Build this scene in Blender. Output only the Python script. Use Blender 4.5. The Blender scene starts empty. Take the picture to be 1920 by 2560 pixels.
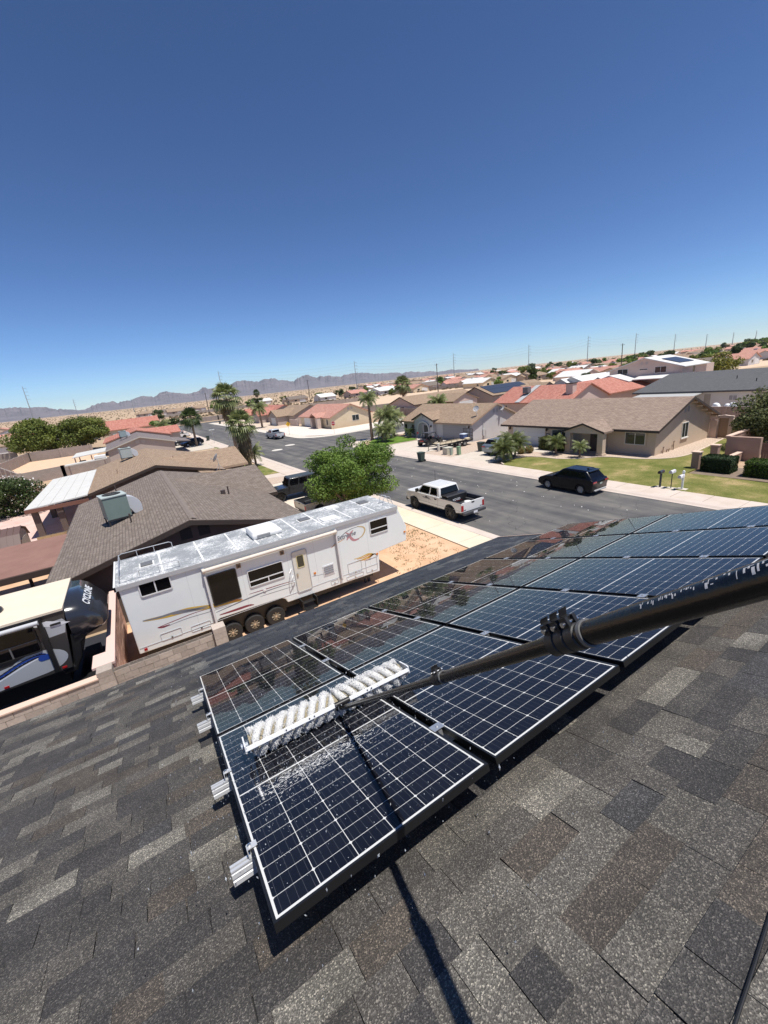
import bpy, math, random
import numpy as np
from mathutils import Vector, Matrix

random.seed(11)
RNG = np.random.default_rng(5)
SC = bpy.context.scene
COL = SC.collection
R = math.radians

# ------------------------------------------------------------------ camera
CAM_H = 9.2
FOCAL_PX, ROLL, PITCH, YAW = 1026.8, -0.1077, 0.3091, 1.0411
cam = bpy.data.cameras.new('camera')
cam.sensor_fit = 'VERTICAL'
cam.sensor_height = 36.0
cam.lens = FOCAL_PX / 2560.0 * 36.0
cam.clip_start = 0.05
cam.clip_end = 40000.0
cam_ob = bpy.data.objects.new('camera', cam)
COL.objects.link(cam_ob)
_f = Vector((math.cos(YAW) * math.cos(PITCH), math.sin(YAW) * math.cos(PITCH), -math.sin(PITCH)))
_r = Vector((math.sin(YAW), -math.cos(YAW), 0))
_u = _r.cross(_f)
_r2 = math.cos(ROLL) * _r + math.sin(ROLL) * _u
_u2 = -math.sin(ROLL) * _r + math.cos(ROLL) * _u
CM = Matrix((_r2, _u2, -_f)).transposed().to_4x4()
CM.translation = (0, 0, CAM_H)
cam_ob.matrix_world = CM
SC.camera = cam_ob

# ------------------------------------------------------------------ sky and sun
SUN_EL, SUN_AZ = R(72), R(-64)          # azimuth counted from +X towards +Y
SUN = Vector((math.cos(SUN_EL) * math.cos(SUN_AZ), math.cos(SUN_EL) * math.sin(SUN_AZ), math.sin(SUN_EL)))
world = bpy.data.worlds.new('World')
SC.world = world
world.use_nodes = True
wn, wl = world.node_tree.nodes, world.node_tree.links
sky = wn.new('ShaderNodeTexSky')
sky.sky_type = 'NISHITA'
sky.sun_disc = False
sky.sun_elevation = SUN_EL
sky.sun_rotation = math.atan2(SUN.x, SUN.y)
sky.altitude = 2000
sky.air_density = 0.9
sky.dust_density = 0.0
sky.ozone_density = 6.5
wn['Background'].inputs['Strength'].default_value = 0.069
sky_tone = wn.new('ShaderNodeGamma')
sky_tone.inputs[1].default_value = 1.24
wl.new(sky.outputs[0], sky_tone.inputs[0])
wl.new(sky_tone.outputs[0], wn['Background'].inputs[0])
sl = bpy.data.lights.new('sun', 'SUN')
sl.energy = 4.8
sl.angle = R(0.53)
sl.color = (1.0, 0.955, 0.89)
so = bpy.data.objects.new('sun', sl)
COL.objects.link(so)
so.rotation_euler = SUN.to_track_quat('Z', 'Y').to_euler()
so.location = (0, 0, 60)
SC.view_settings.view_transform = 'Standard'
SC.view_settings.look = 'None'
SC.view_settings.exposure = 0.28
SC.view_settings.gamma = 1.0
SC.view_settings.use_curve_mapping = False
SC.cycles.use_denoising = True
SC.cycles.max_bounces = 8
SC.cycles.transparent_max_bounces = 12
SC.cycles.caustics_reflective = False
SC.cycles.caustics_refractive = False

# ------------------------------------------------------------------ mesh helpers
def link(o, parent=None):
    COL.objects.link(o)
    if parent is not None:
        o.parent = parent
    return o

def thing(name, label, cat, loc=(0, 0, 0), rz=0.0, group=None):
    o = bpy.data.objects.new(name, None)
    o.empty_display_size = 0.2
    COL.objects.link(o)
    o.location = loc
    o.rotation_euler = (0, 0, rz)
    return tag(o, label, cat, group)

def tag(o, label, cat, group=None):
    o['label'] = label
    o['category'] = cat
    if group:
        o['group'] = group
    return o

def kind(o, k='structure', label=None):
    o['kind'] = k
    if label:
        o['label'] = label
    return o

def regroup(src, parent, name=None):
    c = src.copy()
    COL.objects.link(c)
    c.parent = parent
    return c

def copy_tree(o, parent=None):
    c = o.copy()
    COL.objects.link(c)
    c.parent = parent
    for ch in list(o.children):
        copy_tree(ch, c)
    return c

class MB:
    """collects polygons of ONE part"""
    def __init__(s):
        s.v, s.f, s.m = [], [], []
    def add(s, vs, fs, mi=0):
        o = len(s.v)
        s.v += [tuple(v) for v in vs]
        s.f += [tuple(o + i for i in f) for f in fs]
        s.m += [mi] * len(fs)
        return s
    def poly(s, pts, mi=0):
        return s.add(pts, [tuple(range(len(pts)))], mi)
    def hexa(s, p, mi=0):
        return s.add(p, [(3, 2, 1, 0), (4, 5, 6, 7), (0, 1, 5, 4), (1, 2, 6, 5), (2, 3, 7, 6), (3, 0, 4, 7)], mi)
    def box(s, x0, x1, y0, y1, z0, z1, mi=0):
        return s.hexa([(x0, y0, z0), (x1, y0, z0), (x1, y1, z0), (x0, y1, z0), (x0, y0, z1), (x1, y0, z1), (x1, y1, z1), (x0, y1, z1)], mi)
    def fbox(s, f, a0, a1, d0, d1, z0, z1, mi=0):
        return s.hexa([f(a0, d0, z0), f(a1, d0, z0), f(a1, d1, z0), f(a0, d1, z0), f(a0, d0, z1), f(a1, d0, z1), f(a1, d1, z1), f(a0, d1, z1)], mi)
    def prism(s, poly, axis, a, b, mi=0):
        n = len(poly)
        def P(p, t):
            return (t, p[0], p[1]) if axis == 'x' else (p[0], t, p[1]) if axis == 'y' else (p[0], p[1], t)
        vs = [P(p, a) for p in poly] + [P(p, b) for p in poly]
        fs = [tuple(range(n))[::-1], tuple(range(n, 2 * n))]
        fs += [(i, (i + 1) % n, n + (i + 1) % n, n + i) for i in range(n)]
        return s.add(vs, fs, mi)
    def rings(s, rs, mi=0, cap=True):
        n = len(rs[0])
        vs = [p for r in rs for p in r]
        fs = []
        for k in range(len(rs) - 1):
            for i in range(n):
                j = (i + 1) % n
                fs.append((k * n + i, k * n + j, (k + 1) * n + j, (k + 1) * n + i))
        if cap:
            fs.append(tuple(range(n))[::-1])
            fs.append(tuple(range((len(rs) - 1) * n, len(rs) * n)))
        return s.add(vs, fs, mi)
    def cyl(s, p, q, r0, r1=None, n=12, mi=0, cap=True):
        r1 = r0 if r1 is None else r1
        return s.tube([p, q], [r0, r1], n, mi, cap)
    def tube(s, pts, rad, n=8, mi=0, cap=True):
        pts = [Vector(p) for p in pts]
        if not isinstance(rad, (list, tuple)):
            rad = [rad] * len(pts)
        rs = []
        ref = None
        for i, p in enumerate(pts):
            d = (pts[min(i + 1, len(pts) - 1)] - pts[max(i - 1, 0)]).normalized()
            if ref is None:
                ref = Vector((0, 0, 1)) if abs(d.z) < .9 else Vector((1, 0, 0))
            a = (ref - d * ref.dot(d)).normalized()
            ref = a
            b = d.cross(a)
            rs.append([p + rad[i] * (math.cos(t) * a + math.sin(t) * b) for t in [2 * math.pi * k / n for k in range(n)]])
        return s.rings(rs, mi, cap)
    def lathe(s, prof, n=16, axis='z', c=(0, 0, 0), mi=0, cap=False):
        rs = []
        for (r, h) in prof:
            ring = []
            for k in range(n):
                t = 2 * math.pi * k / n
                x, y = r * math.cos(t), r * math.sin(t)
                q = (x, y, h) if axis == 'z' else (x, h, y) if axis == 'y' else (h, x, y)
                ring.append((c[0] + q[0], c[1] + q[1], c[2] + q[2]))
            rs.append(ring)
        return s.rings(rs, mi, cap)
    def ball(s, c, rx, ry=None, rz=None, n=12, m=8, mi=0):
        ry = rx if ry is None else ry
        rz = rx if rz is None else rz
        rs = []
        for k in range(1, m):
            a = math.pi * k / m
            rs.append([(c[0] + rx * math.sin(a) * math.cos(2 * math.pi * i / n), c[1] + ry * math.sin(a) * math.sin(2 * math.pi * i / n), c[2] - rz * math.cos(a)) for i in range(n)])
        return s.rings(rs, mi, True)
    def xf(s, M):
        s.v = [tuple(M @ Vector(v)) for v in s.v]
        return s
    def obj(s, name, mats, parent=None, smooth=False, world=False, bev=0.0, seg=2, loc=None):
        me = bpy.data.meshes.new(name)
        V = s.v
        if world and parent is not None:
            L = parent.location
            if parent.parent is not None:
                L = L + parent.parent.location
            V = [(v[0] - L[0], v[1] - L[1], v[2] - L[2]) for v in V]
        me.from_pydata(V, [], s.f)
        for m in (mats if isinstance(mats, (list, tuple)) else [mats]):
            me.materials.append(m)
        me.polygons.foreach_set('material_index', s.m)
        uvl = me.uv_layers.new(name='UVMap')
        uv = []
        for p in me.polygons:
            n = p.normal
            if abs(n.z) > 0.999:
                U, W = Vector((1, 0, 0)), Vector((0, 1, 0))
            else:
                U = Vector((-n.y, n.x, 0)).normalized()
                W = n.cross(U)
                if W.z < 0:
                    W = -W
                if abs(U.x) > abs(U.y):
                    U = U if U.x > 0 else -U
                else:
                    U = U if U.y > 0 else -U
            for vi in p.vertices:
                co = me.vertices[vi].co
                uv += [co.dot(U), co.dot(W)]
        uvl.data.foreach_set('uv', uv)
        if smooth:
            me.polygons.foreach_set('use_smooth', [True] * len(me.polygons))
            try:
                me.set_sharp_from_angle(angle=R(smooth if smooth is not True else 40))
            except Exception:
                pass
        me.update()
        o = bpy.data.objects.new(name, me)
        link(o, parent)
        if loc is not None:
            o.location = loc
        if bev:
            b = o.modifiers.new('bevel', 'BEVEL')
            b.width = bev
            b.segments = seg
            b.limit_method = 'ANGLE'
            b.angle_limit = R(35)
        return o

def np_mesh(name, V, F, mat, parent=None, cols=None, smooth=False):
    """quick mesh from numpy arrays (all faces with the same number of corners)"""
    V = np.asarray(V, np.float32).reshape(-1, 3)
    F = np.asarray(F, np.int32)
    me = bpy.data.meshes.new(name)
    me.vertices.add(len(V))
    me.vertices.foreach_set('co', V.ravel())
    k = F.shape[1]
    me.loops.add(F.size)
    me.loops.foreach_set('vertex_index', F.ravel())
    me.polygons.add(len(F))
    me.polygons.foreach_set('loop_start', np.arange(len(F), dtype=np.int32) * k)
    try:
        me.polygons.foreach_set('loop_total', np.full(len(F), k, np.int32))
    except Exception:
        pass
    if cols is not None:
        a = me.color_attributes.new('Col', 'FLOAT_COLOR', 'POINT')
        c = np.ones((len(V), 4), np.float32)
        c[:, :3] = np.asarray(cols, np.float32)
        a.data.foreach_set('color', c.ravel())
    me.materials.append(mat)
    me.polygons.foreach_set('use_smooth', np.full(len(F), bool(smooth)))
    me.update(calc_edges=True)
    me.validate()
    o = bpy.data.objects.new(name, me)
    return link(o, parent)

def FX(pos, sgn):      # a wall face of constant X: (along, outwards, up)
    return lambda a, d, z: (pos + sgn * d, a, z)
def FY(pos, sgn):
    return lambda a, d, z: (a, pos + sgn * d, z)
# ------------------------------------------------------------------ materials
def _nt(name):
    m = bpy.data.materials.new(name)
    m.use_nodes = True
    t = m.node_tree
    return m, t.nodes, t.links, t.nodes['Principled BSDF']

def N(nodes, typ, **kw):
    n = nodes.new(typ)
    for k, v in kw.items():
        setattr(n, k, v)
    return n

_MC = {}
def mat(name, c, rough=.6, c2=None, scale=3.0, bump=0.0, bscale=40.0, metal=0.0, spec=.5, coat=0.0, contrast=.5, detail=5, coords='Object', lo=None, hi=None):
    """plain paint / stucco / soil: noise between two colours, fine bump"""
    if name in _MC:
        return _MC[name]
    m, n, l, b = _nt(name)
    b.inputs['Roughness'].default_value = rough
    b.inputs['Metallic'].default_value = metal
    b.inputs['Specular IOR Level'].default_value = spec
    b.inputs['Coat Weight'].default_value = coat
    b.inputs['Coat Roughness'].default_value = .04
    b.inputs['Base Color'].default_value = (*c, 1)
    tc = N(n, 'ShaderNodeTexCoord')
    if c2 is not None:
        nz = N(n, 'ShaderNodeTexNoise')
        nz.inputs['Scale'].default_value = scale
        nz.inputs['Detail'].default_value = detail
        nz.inputs['Roughness'].default_value = .62
        l.new(tc.outputs[coords], nz.inputs['Vector'])
        rp = N(n, 'ShaderNodeValToRGB')
        rp.color_ramp.elements[0].position = .5 - contrast * .5 if lo is None else lo
        rp.color_ramp.elements[1].position = .5 + contrast * .5 if hi is None else hi
        rp.color_ramp.elements[0].color = (*c, 1)
        rp.color_ramp.elements[1].color = (*c2, 1)
        l.new(nz.outputs['Fac'], rp.inputs['Fac'])
        l.new(rp.outputs['Color'], b.inputs['Base Color'])
    if bump:
        bz = N(n, 'ShaderNodeTexNoise')
        bz.inputs['Scale'].default_value = bscale
        bz.inputs['Detail'].default_value = 4
        l.new(tc.outputs[coords], bz.inputs['Vector'])
        bp = N(n, 'ShaderNodeBump')
        bp.inputs['Strength'].default_value = bump
        bp.inputs['Distance'].default_value = .02
        l.new(bz.outputs['Fac'], bp.inputs['Height'])
        l.new(bp.outputs['Normal'], b.inputs['Normal'])
    _MC[name] = m
    return m

def brickmat(name, c1, c2, cm, w, row, mortar=.008, rough=.85, bump=.4, offset=.5, noise=.35, nscale=1.2, wave=0.0, third=None):
    """rows of pieces too far away to be told apart: shingles, tiles, blocks (metric UV)"""
    if name in _MC:
        return _MC[name]
    m, n, l, b = _nt(name)
    b.inputs['Roughness'].default_value = rough
    b.inputs['Specular IOR Level'].default_value = .3
    tc = N(n, 'ShaderNodeTexCoord')
    bt = N(n, 'ShaderNodeTexBrick')
    bt.offset = offset
    bt.offset_frequency = 2
    bt.inputs['Scale'].default_value = 1.0
    bt.inputs['Brick Width'].default_value = w
    bt.inputs['Row Height'].default_value = row
    bt.inputs['Mortar Size'].default_value = mortar
    bt.inputs['Mortar Smooth'].default_value = .3
    bt.inputs['Color1'].default_value = (*c1, 1)
    bt.inputs['Color2'].default_value = (*c2, 1)
    bt.inputs['Mortar'].default_value = (*cm, 1)
    l.new(tc.outputs['UV'], bt.inputs['Vector'])
    nz = N(n, 'ShaderNodeTexNoise')
    nz.inputs['Scale'].default_value = nscale
    nz.inputs['Detail'].default_value = 6
    nz.inputs['Roughness'].default_value = .7
    l.new(tc.outputs['UV'], nz.inputs['Vector'])
    mr = N(n, 'ShaderNodeMapRange')
    mr.inputs['To Min'].default_value = 1 - noise
    mr.inputs['To Max'].default_value = 1 + noise
    l.new(nz.outputs['Fac'], mr.inputs['Value'])
    mx = N(n, 'ShaderNodeMix', data_type='RGBA', blend_type='MULTIPLY')
    mx.inputs['Factor'].default_value = 1
    l.new(bt.outputs['Color'], mx.inputs['A'])
    l.new(mr.outputs['Result'], mx.inputs['B'])
    l.new(mx.outputs['Result'], b.inputs['Base Color'])
    bp = N(n, 'ShaderNodeBump')
    bp.inputs['Strength'].default_value = bump
    bp.inputs['Distance'].default_value = .03
    bp.invert = True
    if wave:
        wv = N(n, 'ShaderNodeTexWave', wave_type='BANDS', bands_direction='X')
        wv.inputs['Scale'].default_value = .314 / wave
        l.new(tc.outputs['UV'], wv.inputs['Vector'])
        ad = N(n, 'ShaderNodeMath', operation='ADD')
        l.new(bt.outputs['Fac'], ad.inputs[0])
        l.new(wv.outputs['Fac'], ad.inputs[1])
        l.new(ad.outputs[0], bp.inputs['Height'])
        bp.invert = False
        bp.inputs['Distance'].default_value = .06
    else:
        l.new(bt.outputs['Fac'], bp.inputs['Height'])
    l.new(bp.outputs['Normal'], b.inputs['Normal'])
    _MC[name] = m
    return m

def glassmat(name, tint=(.012, .015, .018), rough=.04, ior=1.5):
    """window pane: dark room behind, sky in front"""
    if name in _MC:
        return _MC[name]
    m, n, l, b = _nt(name)
    b.inputs['Base Color'].default_value = (*tint, 1)
    b.inputs['Roughness'].default_value = rough
    b.inputs['IOR'].default_value = ior
    b.inputs['Specular IOR Level'].default_value = .6
    _MC[name] = m
    return m

def clearglass(name, rough=.02):
    m, n, l, b = _nt(name)
    n.remove(b)
    out = n['Material Output']
    tr = N(n, 'ShaderNodeBsdfTransparent')
    gl = N(n, 'ShaderNodeBsdfGlossy')
    gl.inputs['Roughness'].default_value = rough
    fr = N(n, 'ShaderNodeFresnel')
    fr.inputs['IOR'].default_value = 1.42
    mx = N(n, 'ShaderNodeMixShader')
    l.new(fr.outputs[0], mx.inputs[0])
    l.new(tr.outputs[0], mx.inputs[1])
    l.new(gl.outputs[0], mx.inputs[2])
    l.new(mx.outputs[0], out.inputs['Surface'])
    _MC[name] = m
    return m

def leafmat(name, c1, c2, trans=.25, rough=.55):
    """leaves: colour per leaf from the vertex colour (0..1) between two greens"""
    if name in _MC:
        return _MC[name]
    m, n, l, b = _nt(name)
    at = N(n, 'ShaderNodeAttribute', attribute_name='Col')
    mx = N(n, 'ShaderNodeMix', data_type='RGBA')
    mx.inputs['A'].default_value = (*c1, 1)
    mx.inputs['B'].default_value = (*c2, 1)
    l.new(at.outputs['Fac'], mx.inputs['Factor'])
    l.new(mx.outputs['Result'], b.inputs['Base Color'])
    b.inputs['Roughness'].default_value = rough
    b.inputs['Specular IOR Level'].default_value = .25
    tl = N(n, 'ShaderNodeBsdfTranslucent')
    l.new(mx.outputs['Result'], tl.inputs['Color'])
    ms = N(n, 'ShaderNodeMixShader')
    ms.inputs[0].default_value = trans
    l.new(b.outputs[0], ms.inputs[1])
    l.new(tl.outputs[0], ms.inputs[2])
    l.new(ms.outputs[0], n['Material Output'].inputs['Surface'])
    _MC[name] = m
    return m

def granulemat():
    """mineral granules of the roof shingles; tone per shingle from the vertex colour"""
    m, n, l, b = _nt('shingle_granules')
    at = N(n, 'ShaderNodeAttribute', attribute_name='Col')
    ge = N(n, 'ShaderNodeNewGeometry')
    v = N(n, 'ShaderNodeTexVoronoi')
    v.inputs['Scale'].default_value = 250
    l.new(ge.outputs['Position'], v.inputs['Vector'])
    sp = N(n, 'ShaderNodeSeparateColor')
    l.new(v.outputs['Color'], sp.inputs[0])
    rp = N(n, 'ShaderNodeValToRGB')
    e = rp.color_ramp.elements
    e[0].position, e[0].color = 0.0, (.45, .44, .43, 1)
    e[1].position, e[1].color = 1.0, (3.1, 3.0, 2.7, 1)
    for p_, c_ in ((.45, .7), (.72, 1.05), (.9, 1.7)):
        k = e.new(p_)
        k.color = (c_, c_ * .97, c_ * .92, 1)
    l.new(sp.outputs[0], rp.inputs['Fac'])
    mx = N(n, 'ShaderNodeMix', data_type='RGBA', blend_type='MULTIPLY')
    mx.inputs['Factor'].default_value = 1
    l.new(at.outputs['Color'], mx.inputs['A'])
    l.new(rp.outputs['Color'], mx.inputs['B'])
    nz = N(n, 'ShaderNodeTexNoise')
    nz.inputs['Scale'].default_value = 3.5
    nz.inputs['Detail'].default_value = 6
    l.new(ge.outputs['Position'], nz.inputs['Vector'])
    mr = N(n, 'ShaderNodeMapRange')
    mr.inputs['From Min'].default_value = .3
    mr.inputs['From Max'].default_value = .7
    mr.inputs['To Min'].default_value = .72
    mr.inputs['To Max'].default_value = 1.3
    l.new(nz.outputs['Fac'], mr.inputs['Value'])
    m2 = N(n, 'ShaderNodeMix', data_type='RGBA', blend_type='MULTIPLY')
    m2.inputs['Factor'].default_value = 1
    l.new(mx.outputs['Result'], m2.inputs['A'])
    l.new(mr.outputs['Result'], m2.inputs['B'])
    # run-off below the array: wet, darker and smoother (own ragged outline)
    sx = N(n, 'ShaderNodeSeparateXYZ')
    l.new(ge.outputs['Position'], sx.inputs[0])
    wz = N(n, 'ShaderNodeTexNoise')
    wz.inputs['Scale'].default_value = 1.6
    wz.inputs['Detail'].default_value = 5
    l.new(ge.outputs['Position'], wz.inputs['Vector'])
    def MA(op, a, b_):
        k = N(n, 'ShaderNodeMath', operation=op)
        for i, q in enumerate((a, b_)):
            if isinstance(q, (int, float)):
                k.inputs[i].default_value = q
            else:
                l.new(q, k.inputs[i])
        return k.outputs[0]
    off = MA('MULTIPLY', MA('SUBTRACT', wz.outputs['Fac'], .5), 2.2)
    a1 = MA('ADD', MA('SUBTRACT', sx.outputs['Y'], 4.25), off)
    a2 = MA('ADD', MA('SUBTRACT', sx.outputs['X'], -.1), off)
    mn = MA('MINIMUM', a1, a2)
    wr = N(n, 'ShaderNodeMapRange')
    wr.inputs['From Min'].default_value = -.35
    wr.inputs['From Max'].default_value = .35
    l.new(mn, wr.inputs['Value'])
    m3 = N(n, 'ShaderNodeMix', data_type='RGBA', blend_type='MULTIPLY')
    l.new(wr.outputs['Result'], m3.inputs['Factor'])
    l.new(m2.outputs['Result'], m3.inputs['A'])
    m3.inputs['B'].default_value = (.5, .53, .57, 1)
    l.new(m3.outputs['Result'], b.inputs['Base Color'])
    rr = N(n, 'ShaderNodeMapRange')
    rr.inputs['To Min'].default_value = .8
    rr.inputs['To Max'].default_value = .42
    l.new(wr.outputs['Result'], rr.inputs['Value'])
    l.new(rr.outputs['Result'], b.inputs['Roughness'])
    b.inputs['Specular IOR Level'].default_value = .5
    bp = N(n, 'ShaderNodeBump')
    bp.inputs['Strength'].default_value = .55
    bp.inputs['Distance'].default_value = .003
    l.new(v.outputs['Distance'], bp.inputs['Height'])
    l.new(bp.outputs['Normal'], b.inputs['Normal'])
    return m

def cellmat():
    """mono silicon with thin silver busbars (UV 0..1 over the half cell)"""
    m, n, l, b = _nt('silicon_cell')
    tc = N(n, 'ShaderNodeTexCoord')
    sx = N(n, 'ShaderNodeSeparateXYZ')
    l.new(tc.outputs['Generated'], sx.inputs[0])
    def MA(op, a, b_):
        k = N(n, 'ShaderNodeMath', operation=op)
        for i, q in enumerate((a, b_)):
            if isinstance(q, (int, float)):
                k.inputs[i].default_value = q
            else:
                l.new(q, k.inputs[i])
        return k.outputs[0]
    fr = MA('FRACT', MA('MULTIPLY', sx.outputs['X'], 5.0), 0)
    d = MA('ABSOLUTE', MA('SUBTRACT', fr, .5), 0)
    line = MA('LESS_THAN', d, .017)
    mx = N(n, 'ShaderNodeMix', data_type='RGBA')
    l.new(line, mx.inputs['Factor'])
    oi = N(n, 'ShaderNodeObjectInfo')
    tone = N(n, 'ShaderNodeMix', data_type='RGBA')
    tone.inputs['A'].default_value = (.005, .0058, .0105, 1)
    tone.inputs['B'].default_value = (.0085, .0095, .0155, 1)
    l.new(oi.outputs['Random'], tone.inputs['Factor'])
    l.new(tone.outputs['Result'], mx.inputs['A'])
    mx.inputs['B'].default_value = (.085, .09, .11, 1)
    l.new(mx.outputs['Result'], b.inputs['Base Color'])
    b.inputs['Roughness'].default_value = .45
    b.inputs['Specular IOR Level'].default_value = .25
    return m

BLACK = mat('black_plastic', (.012, .012, .013), .45)
RUBBER = mat('tyre_rubber', (.018, .018, .018), .8, bump=.2)
CHROME = mat('bright_metal', (.62, .62, .62), .25, metal=1)
ALU = mat('aluminium', (.62, .63, .64), .38, c2=(.5, .51, .52), scale=30, metal=.75)
WHITE = mat('white_paint', (.78, .78, .77), .45, c2=(.7, .7, .69), scale=2.0)
DARKMETAL = mat('dark_metal', (.03, .03, .032), .5)
GLASS = glassmat('window_glass', (.03, .036, .036))
TINT = glassmat('tinted_glass', (.004, .004, .005), .03, 1.33)
REDLENS = mat('red_lens', (.35, .012, .015), .2, coat=.6)
AMBER = mat('amber_lens', (.6, .2, .03), .2, coat=.5)
CLEARLENS = mat('clear_lens', (.7, .72, .74), .12, coat=.7)
CONCRETE = mat('concrete', (.48, .42, .35), .9, c2=(.58, .52, .44), scale=1.3, bump=.15, bscale=60)
# ------------------------------------------------------------------ the setting
def sheet(name, pts, z, m, thick=0.0):
    b = MB()
    if thick:
        b.prism(pts, 'z', z - thick, z)
    else:
        b.poly([(x, y, z) for x, y in pts])
    return b.obj(name, m)

def sandmat():
    m, n, l, b = _nt('desert_sand')
    ge = N(n, 'ShaderNodeNewGeometry')
    def noise(s, d=6, r=.6):
        z = N(n, 'ShaderNodeTexNoise')
        z.inputs['Scale'].default_value = s
        z.inputs['Detail'].default_value = d
        z.inputs['Roughness'].default_value = r
        l.new(ge.outputs['Position'], z.inputs['Vector'])
        return z.outputs['Fac']
    rp = N(n, 'ShaderNodeValToRGB')
    e = rp.color_ramp.elements
    e[0].position, e[0].color = .33, (.37, .27, .18, 1)
    e[1].position, e[1].color = .68, (.56, .42, .29, 1)
    l.new(noise(.02), rp.inputs['Fac'])
    rp2 = N(n, 'ShaderNodeValToRGB')
    e = rp2.color_ramp.elements
    e[0].position, e[0].color = .3, (.72, .72, .7, 1)
    e[1].position, e[1].color = .62, (1.05, 1.05, 1.05, 1)
    l.new(noise(.9, 8, .7), rp2.inputs['Fac'])
    mx = N(n, 'ShaderNodeMix', data_type='RGBA', blend_type='MULTIPLY')
    mx.inputs['Factor'].default_value = 1
    l.new(rp.outputs['Color'], mx.inputs['A'])
    l.new(rp2.outputs['Color'], mx.inputs['B'])
    l.new(mx.outputs['Result'], b.inputs['Base Color'])
    b.inputs['Roughness'].default_value = .95
    b.inputs['Specular IOR Level'].default_value = .1
    bp = N(n, 'ShaderNodeBump')
    bp.inputs['Strength'].default_value = .5
    bp.inputs['Distance'].default_value = .06
    l.new(noise(7, 5), bp.inputs['Height'])
    l.new(bp.outputs['Normal'], b.inputs['Normal'])
    return m

def asphaltmat():
    m, n, l, b = _nt('asphalt')
    ge = N(n, 'ShaderNodeNewGeometry')
    mp = N(n, 'ShaderNodeMapping')
    mp.inputs['Scale'].default_value = (1, .05, 1)
    l.new(ge.outputs['Position'], mp.inputs['Vector'])
    def noise(s, vec, d=5):
        z = N(n, 'ShaderNodeTexNoise')
        z.inputs['Scale'].default_value = s
        z.inputs['Detail'].default_value = d
        z.inputs['Roughness'].default_value = .6
        l.new(vec, z.inputs['Vector'])
        return z.outputs['Fac']
    rp = N(n, 'ShaderNodeValToRGB')
    e = rp.color_ramp.elements
    e[0].position, e[0].color = .36, (.082, .081, .083, 1)
    e[1].position, e[1].color = .66, (.16, .152, .143, 1)
    l.new(noise(.9, mp.outputs[0]), rp.inputs['Fac'])
    rp2 = N(n, 'ShaderNodeValToRGB')
    e = rp2.color_ramp.elements
    e[0].position, e[0].color = .36, (.78, .78, .8, 1)
    e[1].position, e[1].color = .66, (1.2, 1.18, 1.12, 1)
    l.new(noise(.5, ge.outputs['Position'], 7), rp2.inputs['Fac'])
    mx = N(n, 'ShaderNodeMix', data_type='RGBA', blend_type='MULTIPLY')
    mx.inputs['Factor'].default_value = 1
    l.new(rp.outputs['Color'], mx.inputs['A'])
    l.new(rp2.outputs['Color'], mx.inputs['B'])
    # fine cracks
    vo = N(n, 'ShaderNodeTexVoronoi', feature='DISTANCE_TO_EDGE')
    vo.inputs['Scale'].default_value = .16
    wp = N(n, 'ShaderNodeMix', data_type='RGBA')
    nz = N(n, 'ShaderNodeTexNoise')
    nz.inputs['Scale'].default_value = .6
    l.new(ge.outputs['Position'], nz.inputs['Vector'])
    wp.inputs['Factor'].default_value = .12
    l.new(ge.outputs['Position'], wp.inputs['A'])
    ad = N(n, 'ShaderNodeVectorMath', operation='MULTIPLY_ADD')
    l.new(nz.outputs['Color'], ad.inputs[0])
    ad.inputs[1].default_value = (3, 3, 0)
    l.new(ge.outputs['Position'], ad.inputs[2])
    l.new(ad.outputs[0], vo.inputs['Vector'])
    lt = N(n, 'ShaderNodeMath', operation='LESS_THAN')
    lt.inputs[1].default_value = .0008
    l.new(vo.outputs['Distance'], lt.inputs[0])
    m2 = N(n, 'ShaderNodeMix', data_type='RGBA')
    l.new(lt.outputs[0], m2.inputs['Factor'])
    l.new(mx.outputs['Result'], m2.inputs['A'])
    m2.inputs['B'].default_value = (.03, .03, .03, 1)
    l.new(m2.outputs['Result'], b.inputs['Base Color'])
    b.inputs['Roughness'].default_value = .85
    b.inputs['Specular IOR Level'].default_value = .3
    bp = N(n, 'ShaderNodeBump')
    bp.inputs['Strength'].default_value = .25
    bp.inputs['Distance'].default_value = .01
    l.new(noise(60, ge.outputs['Position'], 3), bp.inputs['Height'])
    l.new(bp.outputs['Normal'], b.inputs['Normal'])
    return m

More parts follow.
